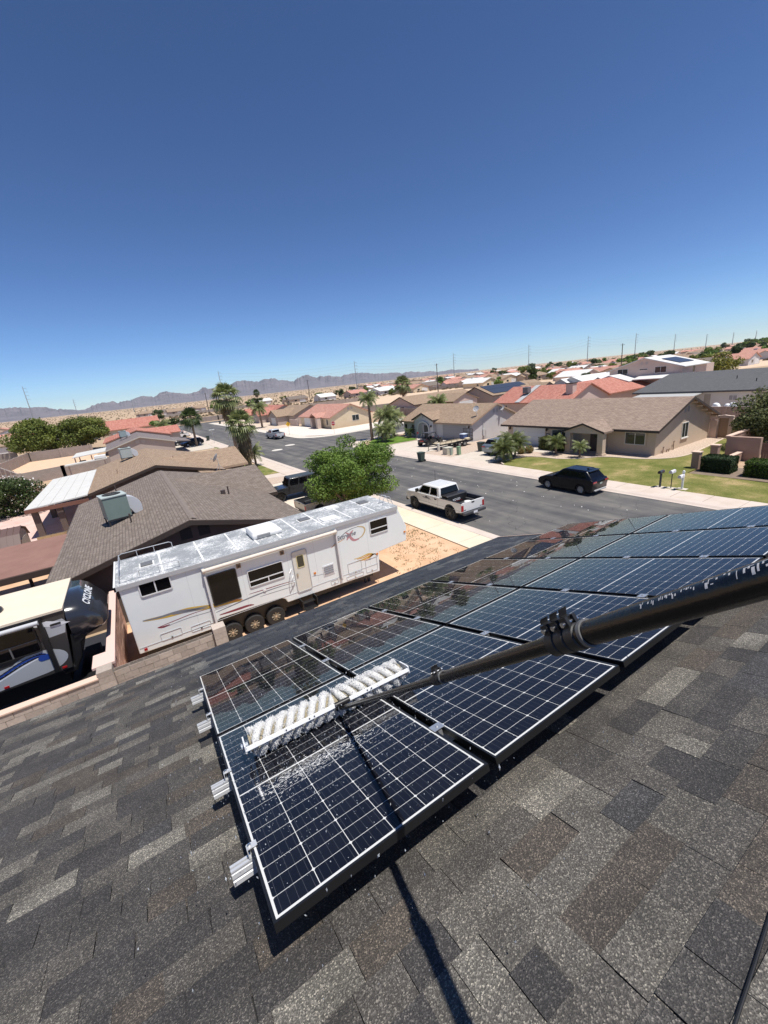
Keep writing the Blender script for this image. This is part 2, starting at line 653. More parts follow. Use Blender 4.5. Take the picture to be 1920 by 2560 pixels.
def grassmat(name, a, b_, c_):
    m, n, l, b = _nt(name)
    ge = N(n, 'ShaderNodeNewGeometry')
    def noise(s, d=6, r=.65):
        z = N(n, 'ShaderNodeTexNoise')
        z.inputs['Scale'].default_value = s
        z.inputs['Detail'].default_value = d
        z.inputs['Roughness'].default_value = r
        l.new(ge.outputs['Position'], z.inputs['Vector'])
        return z.outputs['Fac']
    rp = N(n, 'ShaderNodeValToRGB')
    e = rp.color_ramp.elements
    e[0].position, e[0].color = .36, (*a, 1)
    e[1].position, e[1].color = .68, (*c_, 1)
    k = e.new(.54)
    k.color = (*b_, 1)
    l.new(noise(.42), rp.inputs['Fac'])
    mr = N(n, 'ShaderNodeMapRange')
    mr.inputs['From Min'].default_value = .3
    mr.inputs['From Max'].default_value = .7
    mr.inputs['To Min'].default_value = .6
    mr.inputs['To Max'].default_value = 1.35
    l.new(noise(9, 5, .75), mr.inputs['Value'])
    mx = N(n, 'ShaderNodeMix', data_type='RGBA', blend_type='MULTIPLY')
    mx.inputs['Factor'].default_value = 1
    l.new(rp.outputs['Color'], mx.inputs['A'])
    l.new(mr.outputs['Result'], mx.inputs['B'])
    l.new(mx.outputs['Result'], b.inputs['Base Color'])
    b.inputs['Roughness'].default_value = .95
    b.inputs['Specular IOR Level'].default_value = .15
    bp = N(n, 'ShaderNodeBump')
    bp.inputs['Strength'].default_value = .8
    bp.inputs['Distance'].default_value = .06
    l.new(noise(14, 4, .8), bp.inputs['Height'])
    l.new(bp.outputs['Normal'], b.inputs['Normal'])
    return m

SAND = sandmat()
ASPH = asphaltmat()
LAWN = grassmat('lawn_grass', (.12, .14, .032), (.21, .2, .065), (.38, .29, .14))
GRAVEL = mat('gravel', (.34, .24, .18), .95, c2=(.6, .5, .4), scale=9, bump=.9, bscale=14, contrast=.35)
ORSAND = mat('orange_sand', (.5, .3, .17), .95, c2=(.68, .46, .3), scale=1.1, bump=.5, bscale=9, contrast=.5)

g = MB()
g.poly([(-9000, -9000, 0), (9000, -9000, 0), (9000, 9000, 0), (-9000, 9000, 0)])
kind(g.obj('desert_ground', SAND))

# roads: main street along Y, a side street to the right, a cross street far ahead
SX0, SX1 = 16.3, 28.1
rd = MB()
rd.poly([(SX0, -60, .012), (SX1, -60, .012), (SX1, 178, .012), (SX0, 178, .012)])
def arc(cx, cy, r, a0, a1, n=8):
    return [(cx + r * math.cos(R(a0 + (a1 - a0) * i / n)), cy + r * math.sin(R(a0 + (a1 - a0) * i / n))) for i in range(n + 1)]
side = [(SX1, 55.5)] + arc(SX1 + 6, 55.5, 6, 180, 90)[1:] + [(140, 61.5), (140, 73.0)] + arc(SX1 + 6.5, 79.5, 6.5, 270, 180) + []
rd.poly([(x, y, .012) for x, y in side])
cross = [(-60, 178), (150, 178), (150, 190), (-60, 190)]
rd.poly([(x, y, .012) for x, y in cross])
kind(rd.obj('street', ASPH))

# pavements: separate concrete slabs with open joints, kerb as its own piece
def slabs(name, x0, x1, ys, top=.12, m=CONCRETE, parent_name=None):
    base = MB().box(x0, x1, ys[0], ys[-1], .005, top - .035)
    ob = kind(base.obj(name, mat('joint_dirt', (.2, .16, .12), .95)))
    for a, c in zip(ys[:-1], ys[1:]):
        dz = random.uniform(-.004, .004)
        MB().box(x0 + .006, x1 - .006, a + .012, c - .012, top - .05, top + dz).obj('slab', m, ob, bev=.01, seg=1)
    return ob
def kerb(name, x0, x1, y0, y1, side_, top=.125):
    # rolled kerb profile across X; side_ = +1: road lies on +X
    pr = [(x0, 0), (x1, 0), (x1, .03), (x1 - .18 * 1, .035), (x1 - .3, .1), (x1 - .36, top), (x0, top)] if side_ > 0 else \
         [(x1, 0), (x1, top), (x0 + .36, top), (x0 + .3, .1), (x0 + .18, .035), (x0, .03), (x0, 0)]
    return kind(MB().prism(pr, 'y', y0, y1).obj(name, mat('kerb_concrete', (.5, .42, .36), .9, c2=(.6, .52, .45), scale=.8, bump=.1)))
PINKCON = mat('pavement_concrete', (.5, .41, .34), .9, c2=(.6, .52, .45), scale=.9, bump=.12, bscale=50)
slabs('pavement_near', 14.1, 15.85, [y for y in np.arange(-8, 26.1, 3.05)], m=mat('near_pavement', (.6, .52, .39), .9, c2=(.68, .6, .47), scale=.8, bump=.1))
slabs('pavement_near_corner', 14.1, 15.85, [y for y in np.arange(26.1, 112, 2.45)], m=PINKCON)
slabs('pavement_far', 28.7, 30.4, [y for y in np.arange(1.5, 50.1, 1.8)], m=PINKCON)
kerb('kerb_near', 15.85, 16.6, -20, 112, 1)
kerb('kerb_far', 27.95, 28.7, -10, 50, -1)

# the corner across the side street: curved pavement
cor = arc(SX1 + 6, 55.5, 6, 180, 90, 10)
cin = arc(SX1 + 6, 55.5, 3.8, 180, 90, 10)
b = MB()
for i in range(10):
    b.prism([cor[i], cor[i + 1], cin[i + 1], cin[i]], 'z', .0, .12)
b.box(SX1, SX1 + 2.2, 50, 55.5, 0, .12)
b.box(SX1 + 6, 70, 59.3, 61.5, 0, .12)
kind(b.obj('corner_pavement', PINKCON))
cor = arc(SX1 + 6.5, 79.5, 6.5, 270, 180, 10)
cin = arc(SX1 + 6.5, 79.5, 4.3, 270, 180, 10)
b = MB()
for i in range(10):
    b.prism([cor[i], cor[i + 1], cin[i + 1], cin[i]], 'z', .0, .12)
b.box(SX1, SX1 + 2.2, 79.5, 176, 0, .12)
b.box(SX1 + 6.5, 90, 73.0, 75.2, 0, .12)
kind(b.obj('far_corner_pavement', mat('pale_concrete', (.55, .5, .43), .9, c2=(.63, .58, .5), scale=.6)))
b = MB()
b.box(14.1, 16.3, 112, 176, 0, .12)
kind(b.obj('far_pavement', PINKCON))

def slabpoly(name, pts, top, m, k='structure'):
    return kind(sheet(name, pts, top, m, top - .003), k)
# lots across the street
slabpoly('lawn', [(30.4, 4), (30.4, 27.9), (31.3, 28.9), (33.2, 29.1), (34.5, 28.4), (35.0, 27.2), (35.0, 25.2), (35.9, 23.6), (37.4, 22.6), (38.0, 21.4), (38.2, 19.4), (39.3, 17.6), (41.6, 16.7), (46, 16.9), (50.4, 17.3), (51.0, 16.2), (51, 14.5), (46, 13.8), (42.1, 14.3), (38.0, 14.2), (35.4, 14.2), (35.2, 11.0), (34.8, 4)], .11, LAWN, 'stuff')
slabpoly('gravel_bed', [(35.0, 27.0), (35.0, 25.3), (36.0, 23.8), (37.5, 22.8), (38.1, 21.5), (38.35, 19.5), (39.4, 17.75), (41.6, 16.9), (46, 17.1), (50.3, 17.5), (50.8, 18.9), (40.2, 18.9), (40.2, 27.5), (38.5, 30.0), (35, 30.0), (33.8, 29.6), (34.7, 28.6)], .10, GRAVEL)
slabpoly('driveway', [(30.4, 29.8), (30.4, 35.7), (40.2, 35.7), (40.2, 27.6), (37.2, 27.6), (37.0, 30.2), (33.4, 30.0)], .105, CONCRETE)
slabpoly('gravel_strip', [(30.4, 35.75), (30.4, 40.9), (36.0, 41.1), (38.9, 41.1), (46, 41.1), (46, 35.75)], .10, GRAVEL)
slabpoly('grey_house_driveway', [(30.4, 40.95), (30.4, 50.6), (33.0, 50.9), (36.5, 50.3), (39.3, 53.2), (39.3, 41.2)], .105, CONCRETE)
slabpoly('corner_lawn', [(31.4, 51.2), (33.5, 51.3), (36.5, 50.9), (37.6, 52.0), (37.8, 55.5), (37.8, 58.9), (34.5, 59.2), (32.2, 57.2), (30.9, 54.5)], .115, grassmat('lush_grass', (.07, .14, .02), (.12, .2, .03), (.16, .22, .05)), 'stuff')
slabpoly('corner_gravel', [(SX1 + 6.4, 75.3), (60, 75.3), (60, 83), (50, 84), (38.4, 84), (38.2, 106), (30.4, 106), (30.4, 80.5), (31.6, 78), (33.2, 76.2)], .10, mat('white_gravel', (.6, .54, .46), .95, c2=(.72, .66, .58), scale=6, bump=.5, bscale=12))
slabpoly('far_gravel_yard', [(30.4, 106.1), (40, 106.1), (40, 175), (30.4, 175)], .09, mat('tan_gravel', (.5, .4, .3), .95, c2=(.6, .5, .4), scale=3, bump=.4))
# lots on this side
slabpoly('sand_lot', [(-14, 13.6), (14.1, 13.6), (14.1, 24.2), (8, 24.2), (8, 20), (-14, 20)], .06, ORSAND)
slabpoly('brown_house_driveway', [(7.5, 24.3), (14.1, 24.3), (14.1, 41.9), (7.5, 41.9)], .10, mat('pale_driveway', (.58, .5, .4), .9, c2=(.66, .58, .48), scale=.9))
slabpoly('gravel_patch', [(9.5, 42.0), (14.1, 42.0), (14.1, 44.6), (9.5, 46.6)], .10, GRAVEL)
slabpoly('path_strip', [(9.5, 46.7), (14.1, 44.7), (14.1, 47.4), (9.5, 47.9)], .095, PINKCON)
slabpoly('verge_lawn', [(9.6, 48.0), (14.1, 47.5), (14.1, 56.5), (12.8, 59.0), (9.6, 60.2)], .10, grassmat('verge_grass', (.11, .15, .035), (.22, .21, .07), (.4, .32, .15)), 'stuff')
slabpoly('back_yard_sand', [(-30, 20.1), (-4.2, 20.1), (-4.2, 40), (-30, 40)], .05, ORSAND)
slabpoly('yard_sand', [(-22, 78), (-6.5, 78), (-6.5, 118), (-22, 118)], .05, mat('peach_sand', (.6, .4, .26), .95, c2=(.68, .48, .33), scale=.6, bump=.3))
slabpoly('neighbour_driveway', [(7.2, 86), (14.1, 86), (14.1, 112), (7.2, 112)], .10, CONCRETE)
# concrete edging round the lawn: one ribbon per curve
def ribbon(name, pts, w, z0, z1, m):
    b = MB()
    L, Rr = [], []
    for i, p in enumerate(pts):
        a = Vector(pts[max(i - 1, 0)])
        c = Vector(pts[min(i + 1, len(pts) - 1)])
        d = (c - a).normalized()
        nn = Vector((-d.y, d.x))
        L.append(Vector(p) + nn * w / 2)
        Rr.append(Vector(p) - nn * w / 2)
    rs = [[(l.x, l.y, z0), (r.x, r.y, z0), (r.x, r.y, z1), (l.x, l.y, z1)] for l, r in zip(L, Rr)]
    b.rings(rs)
    return kind(b.obj(name, m))
def smooth2(pts, n=5):
    out = []
    P = [Vector(p) for p in pts]
    for i in range(len(P) - 1):
        p0, p1, p2, p3 = P[max(i - 1, 0)], P[i], P[i + 1], P[min(i + 2, len(P) - 1)]
        for k in range(n):
            t = k / n
            out.append(.5 * ((2 * p1) + (p2 - p0) * t + (2 * p0 - 5 * p1 + 4 * p2 - p3) * t * t + (3 * p1 - p0 - 3 * p2 + p3) * t ** 3))
    out.append(P[-1])
    return out
EDGE = mat('edging_concrete', (.58, .48, .38), .9)
ribbon('lawn_edging', smooth2([(30.6, 28.0), (31.4, 29.0), (33.2, 29.2), (34.6, 28.5), (35.1, 27.2), (35.1, 25.3), (36.0, 23.7), (37.5, 22.7), (38.1, 21.4), (38.3, 19.4), (39.4, 17.65), (41.6, 16.8), (46, 17.0), (50.4, 17.4)]), .14, .02, .15, EDGE)
ribbon('corner_edging', smooth2([(30.7, 50.9), (33.4, 51.1), (36.4, 50.7), (37.7, 52.0), (37.9, 55.5)]), .14, .02, .15, EDGE)
# manhole collars in the crossing
for (x, y) in ((20.5, 67.8), (23.9, 71.1)):
    o = MB().lathe([(.001, .016), (.36, .016), (.38, .018), (.85, .02), (.9, .012)], 24, c=(x, y, 0)).obj('manhole_collar', mat('pale_collar', (.6, .56, .5), .9))
    tag(o, 'pale round concrete manhole collar in the asphalt, ' + ('nearer' if x < 22 else 'farther') + ' of the two', 'manhole', 'manhole collars in the crossing')
# scattered pale litter and stones on the street: nobody could count them
V, F = [], []
for i in range(70):
    x, y, s = random.uniform(17.5, 27.5), random.uniform(12, 45), random.uniform(.02, .06)
    o = len(V)
    V += [(x - s, y, .013), (x, y - s, .013), (x + s, y, .013), (x, y + s, .013), (x, y, .013 + s)]
    F += [(o, o + 1, o + 4), (o + 1, o + 2, o + 4), (o + 2, o + 3, o + 4), (o + 3, o, o + 4)]
kind(np_mesh('street_grit', V, F, mat('pale_grit', (.7, .68, .64), .8)), 'stuff')
# dry weeds on the sand lot
V, F, Cc = [], [], []
for i in range(260):
    cx, cy = random.gauss(12.5, 1.6), random.uniform(13.9, 23.5)
    if not (6 < cx < 14):
        continue
    for k in range(9):
        a, rr, hh = random.uniform(0, 6.28), random.uniform(.03, .22), random.uniform(.02, .1)
        x, y = cx + rr * math.cos(a), cy + rr * math.sin(a)
        o = len(V)
        V += [(x - .02, y, .06), (x + .02, y, .06), (x + .03 * math.cos(a), y + .05 * math.sin(a), .06 + hh)]
        F.append((o, o + 1, o + 2))
        Cc += [[random.random()] * 3] * 3
kind(np_mesh('dry_weeds', V, F, leafmat('weed_leaf', (.16, .13, .05), (.3, .24, .12)), cols=Cc), 'stuff')
# ------------------------------------------------------------------ the roof we stand on
RP_ = 0.3240
E1 = Vector((1, 0, 0))
E2 = Vector((0, math.cos(RP_), -math.sin(RP_)))
NN = E1.cross(E2)
D_PANEL = 0.20                                   # panel face above the shingles
HR = 1.2721 + D_PANEL
RM = Matrix((E1, E2, NN)).transposed().to_4x4()
RM.translation = Vector((0, 0, CAM_H)) - HR * NN
U_L, U_R, V_TOP, V_EAVE = -5.2, 6.42, -3.6, 6.92

own = thing('house', 'two storey house whose dark grey shingle roof fills the foreground', 'house', (1, 1, 0))
def roofpart(o, parent=own):
    o.matrix_local = Matrix.Translation(-parent.location) @ RM if parent is own else Matrix.Identity(4)
    return o
deck = MB()
deck.box(U_L, U_R, V_TOP, V_EAVE - .02, -.16, -.012)
ROOF = deck.obj('roof', mat('roof_underlay', (.02, .02, .02), .9), own)
roofpart(ROOF)
fas = MB()
fas.box(U_L, U_R, V_EAVE - .06, V_EAVE - .005, -.2, -.006)
fas.box(U_R + .004, U_R + .03, V_TOP, V_EAVE, -.2, .012)
roofpart(fas.obj('fascia', mat('fascia_paint', (.5, .36, .28), .6), own))
dr = MB()
dr.box(U_L, U_R, V_EAVE - .003, V_EAVE + .012, -.06, .004)
roofpart(dr.obj('drip_edge', mat('dark_drip_edge', (.06, .06, .065), .4), own))
eave = RM @ Vector((0, V_EAVE, 0))
wl_ = MB()
wl_.box(U_L + .6, U_R - .4, -9, eave.y - .55, 0, eave.z - .4)
wl_.obj('wall', mat('own_stucco', (.55, .4, .32), .9, bump=.3), own, world=True)

# shingles: courses of laminated tabs
GRAN = granulemat()
TONES = [(.045, .0425, .042), (.06, .0565, .054), (.077, .072, .066), (.072, .062, .053), (.104, .098, .088), (.145, .138, .123), (.051, .05, .052)]
WTS = [.2, .19, .16, .11, .17, .11, .06]
EXPO = .1435
camv = CM.inverted()
def seen(p):
    q = camv @ p
    if q.z > -.05:
        return None
    x, y = 384 + 410.7 / 1 * q.x / -q.z, 512 - 410.7 * q.y / -q.z
    return (x, y, -q.z)
tabs = []
row = 0
v = V_EAVE + .012
while v > V_TOP:
    u = U_L - random.uniform(0, .3)
    prev = None
    while u < U_R:
        w = random.choice((.12, .17, .2, .24, .28, .3))
        t = random.choices(range(7), WTS)[0]
        if prev is not None and random.random() < .22:
            t = prev
        elif t == prev and random.random() < .4:
            t = random.choices(range(7), WTS)[0]
        prev = t
        u2 = min(u + w, U_R)
        if u2 > U_L and u2 - max(u, U_L) > .03:
            tabs.append((max(u, U_L), u2, v, t, row, random.random() < .5))
        u += w
    v -= EXPO
    row += 1
def under_panels(u, v_):
    return .1 < u < 6.3 and 1.75 < v_ < 4.85
score = []
for i, (u0, u1, v_, t, r_, th) in enumerate(tabs):
    um, vm = (u0 + u1) / 2, v_ - EXPO / 2
    s = seen(RM @ Vector((um, vm, 0)))
    if s and -20 < s[0] < 788 and 300 < s[1] < 1044 and not under_panels(um, vm):
        score.append(((u1 - u0) / s[2] ** 2, i))
score.sort(reverse=True)
single = set(i for _, i in score[:300])
def tabverts(w, thick, j=0.0):
    L = EXPO + .045
    t0 = .0052 if thick else .0032
    # butt end at y=0 (down-slope), head at y=-L ; slightly splayed sides
    s1, s2 = random.uniform(-.006, .01) if thick else 0, random.uniform(-.006, .01) if thick else 0
    g_ = .0012
    return [(g_ - s1, 0, -.002), (w - g_ + s2, 0, -.002), (w - g_, -L, -.008), (g_, -L, -.008), (g_ - s1, 0, t0), (w - g_ + s2, 0, t0), (w - g_, -L, -.0035), (g_, -L, -.0035)]
FACES = [(3, 2, 1, 0), (4, 5, 6, 7), (0, 1, 5, 4), (1, 2, 6, 5), (2, 3, 7, 6), (3, 0, 4, 7)]
cache = {}
V, F, Cc = [], [], []
for i, (u0, u1, v_, t, r_, th) in enumerate(tabs):
    jit = random.uniform(.85, 1.18)
    c = tuple(x * jit for x in TONES[t])
    if i in single:
        key = (round(u1 - u0, 2), t, th)
        if key not in cache:
            vs = tabverts(u1 - u0, th)
            ob = np_mesh('shingle', vs, [[a for a in f] for f in FACES], GRAN, ROOF, [TONES[t]] * 8)
            cache[key] = ob
            o = ob
        else:
            o = cache[key].copy()
            COL.objects.link(o)
            o.parent = ROOF
        o.location = (u0, v_, 0)
    else:
        vs = tabverts(u1 - u0, th)
        k = len(V)
        V += [(a + u0, b_ + v_, z) for a, b_, z in vs]
        F += [tuple(k + a for a in f) for f in FACES]
        Cc += [c] * 8
o = np_mesh('shingle_courses', V, F, GRAN, ROOF, Cc)
kind(o, 'stuff')

# ------------------------------------------------------------------ solar array
PW, PL, GU, GV = 1.0, 1.685, .0454, .028
U0, VFAR = .0124, 4.9258
FRAME = mat('black_anodised', (.014, .014, .015), .35, metal=.3)
SHEET = mat('white_backsheet', (.74, .76, .78), .5)
CELL = cellmat()
PGLASS = clearglass('panel_glass', .012)
def half_cell(flip):
    w, h, c = .1573, .0782, .006
    p = [(0, 0), (w, 0), (w, h - c), (w - c, h), (c, h), (0, h - c)]
    if flip:
        p = [(w - x, h - y) for x, y in p]
    b = MB().prism(p, 'z', 0, .0006)
    return b
cellA = cellB = None
ORD = ['first', 'second', 'third', 'fourth', 'fifth', 'sixth']
proto = None
for row_ in (0, 1):
    for i in range(6):
        uu = U0 + i * (PW + GU)
        vnear = VFAR - PL if row_ == 0 else VFAR - 2 * PL - GV
        nm = '%s solar panel from the left in the %s row' % (ORD[i], 'lower' if row_ == 0 else 'upper')
        lab = {(0, 1): 'solar panel nearest the camera, under the brush, upper row corner', (0, 0): 'leftmost solar panel of the lower row near the eave'}.get((i, row_), nm + ' of black framed panels')
        if proto is None:
            root = bpy.data.objects.new('solar_module', None)
            COL.objects.link(root)
            fr = MB()
            t = .011
            for (x0, x1, y0, y1) in ((0, PW, 0, t), (0, PW, PL - t, PL), (0, t, t, PL - t), (PW - t, PW, t, PL - t)):
                fr.box(x0, x1, y0, y1, -.035, 0)
            fr.obj('frame', FRAME, root)
            MB().box(t, PW - t, t, PL - t, -.008, -.0042).obj('backsheet', SHEET, root)
            MB().poly([(t, t, -.0018), (PW - t, t, -.0018), (PW - t, PL - t, -.0018), (t, PL - t, -.0018)]).obj('glass', PGLASS, root)
            MB().box(.3, .42, .5, .6, -.03, -.009).obj('junction_box', BLACK, root)
            A, B_ = half_cell(False), half_cell(True)
            first = {}
            px, py, gap = .1603, .0813, .0085
            x0 = (PW - 6 * px) / 2
            y0 = (PL - 20 * py - gap) / 2
            for r_ in range(20):
                for c_ in range(6):
                    fl = r_ % 2
                    if fl not in first:
                        o = (B_ if fl else A).obj('cell', CELL, root)
                        first[fl] = o
                    else:
                        o = first[fl].copy()
                        COL.objects.link(o)
                        o.parent = root
                    o.location = (x0 + c_ * px + .0015, y0 + r_ * py + (gap if r_ >= 10 else 0) + .0016, -.0041)
            proto = root
        else:
            root = copy_tree(proto)
        tag(root, lab, 'solar panel', 'solar panels on the roof')
        root.matrix_world = RM @ Matrix.Translation((uu, vnear, D_PANEL))

# rails with clamps and feet
RAIL = mat('mill_aluminium', (.7, .71, .72), .4, c2=(.58, .59, .6), scale=12, metal=.35)
RV_ = (4.43, 3.70, 2.672, 1.957)
RN = ['rail farthest from the camera, nearest the eave', 'second rail up from the eave', 'third rail up from the eave', 'rail nearest the camera']
for k, vv in enumerate(RV_):
    root = thing('mounting_rail', 'silver mounting rail end left of the panels, ' + RN[k], 'rail', group='mounting rails under the panels')
    root.matrix_world = RM @ Matrix.Translation((-.1 + k * .006, vv, .098))
    r_ = MB()
    # profile with grooves, extruded along u
    pr = [(-.02, 0), (.02, 0), (.02, .018), (.016, .021), (.016, .027), (.02, .03), (.02, .048), (.017, .05), (.017, .055), (.02, .058), (.02, .064), (.006, .064), (.006, .052), (-.006, .052), (-.006, .064), (-.02, .064), (-.02, .058), (-.017, .055), (-.017, .05), (-.02, .048), (-.02, .03), (-.016, .027), (-.016, .021), (-.02, .018)]
    r_.prism(pr, 'x', 0, 6.45)
    r_.obj('bar', RAIL, root)
    c_ = MB()
    c_.box(.078, .108, -.02, .02, .0655, .069)
    c_.box(.078, .0815, -.02, .02, .069, .1035)
    c_.box(.0815, .122, -.018, .018, .1035, .107)
    c_.obj('end_clamp', RAIL, root)
    MB().cyl((.092, 0, .066), (.092, 0, .118), .004, n=8).cyl((.092, 0, .107), (.092, 0, .114), .008, n=6).obj('bolt', CHROME, root)
    for i in range(1, 6):
        uu = U0 + i * (PW + GU) - GU / 2 + .1 - k * .006
        MB().box(uu - .012, uu + .012, -.03, .03, .0665, .095).box(uu - .034, uu + .034, -.03, .03, .1035, .1065).cyl((uu, 0, .1065), (uu, 0, .113), .007, n=6).obj('mid_clamp', ALU, root)
    for i in range(6):
        uu = .25 + i * 1.15
        MB().box(uu, uu + .05, .022, .03, -.09, .06).box(uu, uu + .05, .022, .1, -.094, -.086).obj('foot', DARKMETAL, root)

# ------------------------------------------------------------------ telescopic cleaning pole with roller brush
def RPt(u, v_, w):
    return RM @ Vector((u, v_, w))
HUB = RPt(.7337, 2.6184, .2421)
FAR_ = RPt(.5991, .0496, 1.3324)
pole = thing('cleaning_pole', 'black telescopic cleaning pole with white roller brush held over the panels', 'cleaning pole', RPt(.66, 2.63, .20))
def pp(t):
    return HUB + (FAR_ - HUB) * t
CARB = mat('black_pole_gloss', (.0025, .0025, .003), .26, c2=(.0045, .0045, .005), scale=60, bump=.06, bscale=90, coat=.12, spec=.35)
T1, T2 = .575, .825          # clamps
def sec(a, b_, r, name='pole_section'):
    return MB().tube([pp(a), pp(b_)], r, 28).obj(name, CARB, pole, smooth=True, world=True)
sec(-.005, T1 - .01, .0135)
sec(T1 - .012, T2 - .03, .0175)
sec(T2 - .03, 1.55, .0225)
dirp = (FAR_ - HUB).normalized()
upn = (NN - dirp * NN.dot(dirp)).normalized()
sidep = dirp.cross(upn)
LP = (FAR_ - HUB).length
def clamp(t, r0, r1, n_lev, sc):
    root = None
    c = MB()
    L = .03 * sc
    P0 = pp(t)
    for j in range(n_lev):
        a = P0 + dirp * (j * L * 1.25)
        c.tube([a - dirp * L * .62, a - dirp * L * .5, a + dirp * L * .5, a + dirp * L * .62], [r1 * .95, r1 * 1.12, r1 * 1.12, r1 * .95], 24)
        # ears above the collar
        for s_ in (-1, 1):
            m0 = a + upn * r1 * 1.3 + sidep * s_ * r1 * .45
            c.hexa([tuple(m0 + dirp * x * L * .4 + sidep * y * r1 * .16 + upn * z * r1 * .5) for z in (-1, 1) for x, y in ((-1, -1), (1, -1), (1, 1), (-1, 1))])
    body = c.obj('clamp', BLACK, pole, smooth=30, world=True)
    for j in range(n_lev):
        a = P0 + dirp * (j * L * 1.25)
        lv = MB()
        pts = [a + upn * r1 * 1.5 - sidep * r1 * .2, a + upn * r1 * 1.75 - sidep * r1 * .1 + dirp * L * .1, a + upn * r1 * 1.95 - dirp * L * .28, a + upn * r1 * 2.2 - dirp * L * .12, a + upn * r1 * (2.35 + .1 * j) + dirp * L * .1]
        rs = []
        for p_ in pts:
            rs.append([p_ - sidep * r1 * .42 - dirp * L * .07, p_ + sidep * r1 * .42 - dirp * L * .07, p_ + sidep * r1 * .42 + dirp * L * .07, p_ - sidep * r1 * .42 + dirp * L * .07])
        lv.rings([[tuple(q) for q in r_] for r_ in rs])
        lv.obj('lever', BLACK, body, world=True)
        q = a + upn * r1 * 1.3 - sidep * r1 * .75
        q2 = a + upn * r1 * 1.3 + sidep * r1 * .75
        MB().cyl(q - sidep * .004, q2 + sidep * .004, .0062 * sc, n=14).obj('bolt', CHROME, body, smooth=True, world=True)
    e = pp(t) + dirp * (n_lev * L * 1.25)
    MB().tube([e - dirp * .004, e + dirp * .004], r1 * 1.16, 24).obj('ring', mat('grey_ring', (.12, .12, .12), .4), body, smooth=True, world=True)
clamp(T1, .0135, .0175, 2, .6)
clamp(T2 - .034, .0175, .0225, 3, .78)
# worn white print on the upper side of the pole: small strokes wrapped round the tube
pr = MB()
inkrng = random.Random(4)
ca = math.atan2((CM.translation - pp(.97)).dot(sidep), (CM.translation - pp(.97)).dot(upn))
def stroke(t, a0, a1, w):
    n_ = max(2, int(abs(a1 - a0) / .09))
    r0 = .02262
    prev_ = None
    for k in range(n_ + 1):
        a = a0 + (a1 - a0) * k / n_
        nrm = upn * math.cos(a) + sidep * math.sin(a)
        p_ = pp(t) + nrm * r0
        cur = (p_ - dirp * w / 2, p_ + dirp * w / 2)
        if prev_:
            pr.poly([tuple(prev_[0]), tuple(prev_[1]), tuple(cur[1]), tuple(cur[0])])
        prev_ = cur
t = .872
a_mid = ca * .34
while t < .905:
    if inkrng.random() < .8:
        h_ = inkrng.uniform(.12, .34)
        a0 = a_mid + inkrng.uniform(-.12, .1)
        stroke(t, a0, a0 + h_, inkrng.uniform(.001, .0028))
    t += inkrng.uniform(.0007, .0016)
t = .909
while t < 1.0:
    big = inkrng.random() < .3
    a0 = a_mid + inkrng.uniform(-.25, -.1)
    stroke(t, a0, a0 + (inkrng.uniform(.35, .6) if big else inkrng.uniform(.1, .25)), inkrng.uniform(.001, .0028))
    if inkrng.random() < .5:
        stroke(t + .0018, a0 + inkrng.uniform(.2, .5), a0 + inkrng.uniform(.5, .7), .004)
    if inkrng.random() < .6:
        stroke(t + .001, a0, a0 + .05, .006)
    t += inkrng.uniform(.0015, .0042)
pr.obj('printed_lettering', mat('worn_ink', (.5, .5, .5), .5), pole, world=True)

# the roller brush
BA, BB = RPt(.165, 2.67, .288), RPt(1.215, 2.61, .288)
bx = (BB - BA).normalized()
BL = (BB - BA).length
bz = (NN - bx * NN.dot(bx)).normalized()
by = bz.cross(bx)            # towards the eave
def bp_(x, a, r):
    return BA + bx * x + (bz * math.cos(a) + by * math.sin(a)) * r
core = MB().tube([BA, BB], .05, 28)
brush = core.obj('brush', mat('brush_core', (.5, .44, .31), .8, c2=(.3, .26, .17), scale=220, bump=.8, bscale=220, contrast=.3), pole, smooth=True, world=True)
V, F, Cc = [], [], []
def bristles(x0, x1, hand, starts=3, pitch=.21):
    nb = 6500
    for k in range(nb):
        x = RNG.uniform(x0, x1)
        s_ = RNG.integers(starts)
        da = float(np.clip(RNG.normal(0, .4), -.85, .85))
        a = hand * 2 * math.pi * x / pitch + s_ * 2 * math.pi / starts + da
        r1_ = .09 - .02 * (abs(da) / .72) ** 2 + RNG.normal(0, .003)
        xe = x + RNG.normal(0, .008)
        ae = a + RNG.normal(0, .1)
        p0, p1 = bp_(x, a, .045), bp_(xe, ae, r1_)
        # press flat against the panel
        hgt = (p1 - RPt(0, 0, D_PANEL)).dot(NN)
        if hgt < .002:
            p1 = p1 + NN * (.002 - hgt) + by * (.022 if RNG.random() < .5 else -.012)
        w_ = bx * .0014 + (bz * -math.sin(a) + by * math.cos(a)) * .0012
        o = len(V)
        V.extend([p0 - w_, p0 + w_, p1 + w_ * .8, p1 - w_ * .8])
        F.append((o, o + 1, o + 2, o + 3))
mid = BL * .52
lob = MB()
def lobe(x0, x1, hand, starts=3, pitch=.21):
    for s_ in range(starts):
        n_ = int((x1 - x0) / .005)
        rs = []
        for k in range(n_ + 1):
            x = x0 + (x1 - x0) * k / n_
            a = hand * 2 * math.pi * x / pitch + s_ * 2 * math.pi / starts
            ring = []
            for j in range(10):
                t = 2 * math.pi * j / 10
                da = .8 * math.cos(t)
                rr_ = .06 + .026 * math.sin(t) + random.uniform(-.0012, .0012)
                q = bp_(x, a + da, rr_)
                hgt = (q - RPt(0, 0, D_PANEL)).dot(NN)
                if hgt < .003:
                    q = q + NN * (.003 - hgt)
                ring.append(tuple(q - pole.location))
            rs.append(ring)
        lob.rings(rs)
lobe(.014, mid - .012, 1)
lobe(mid + .012, BL - .014, -1)
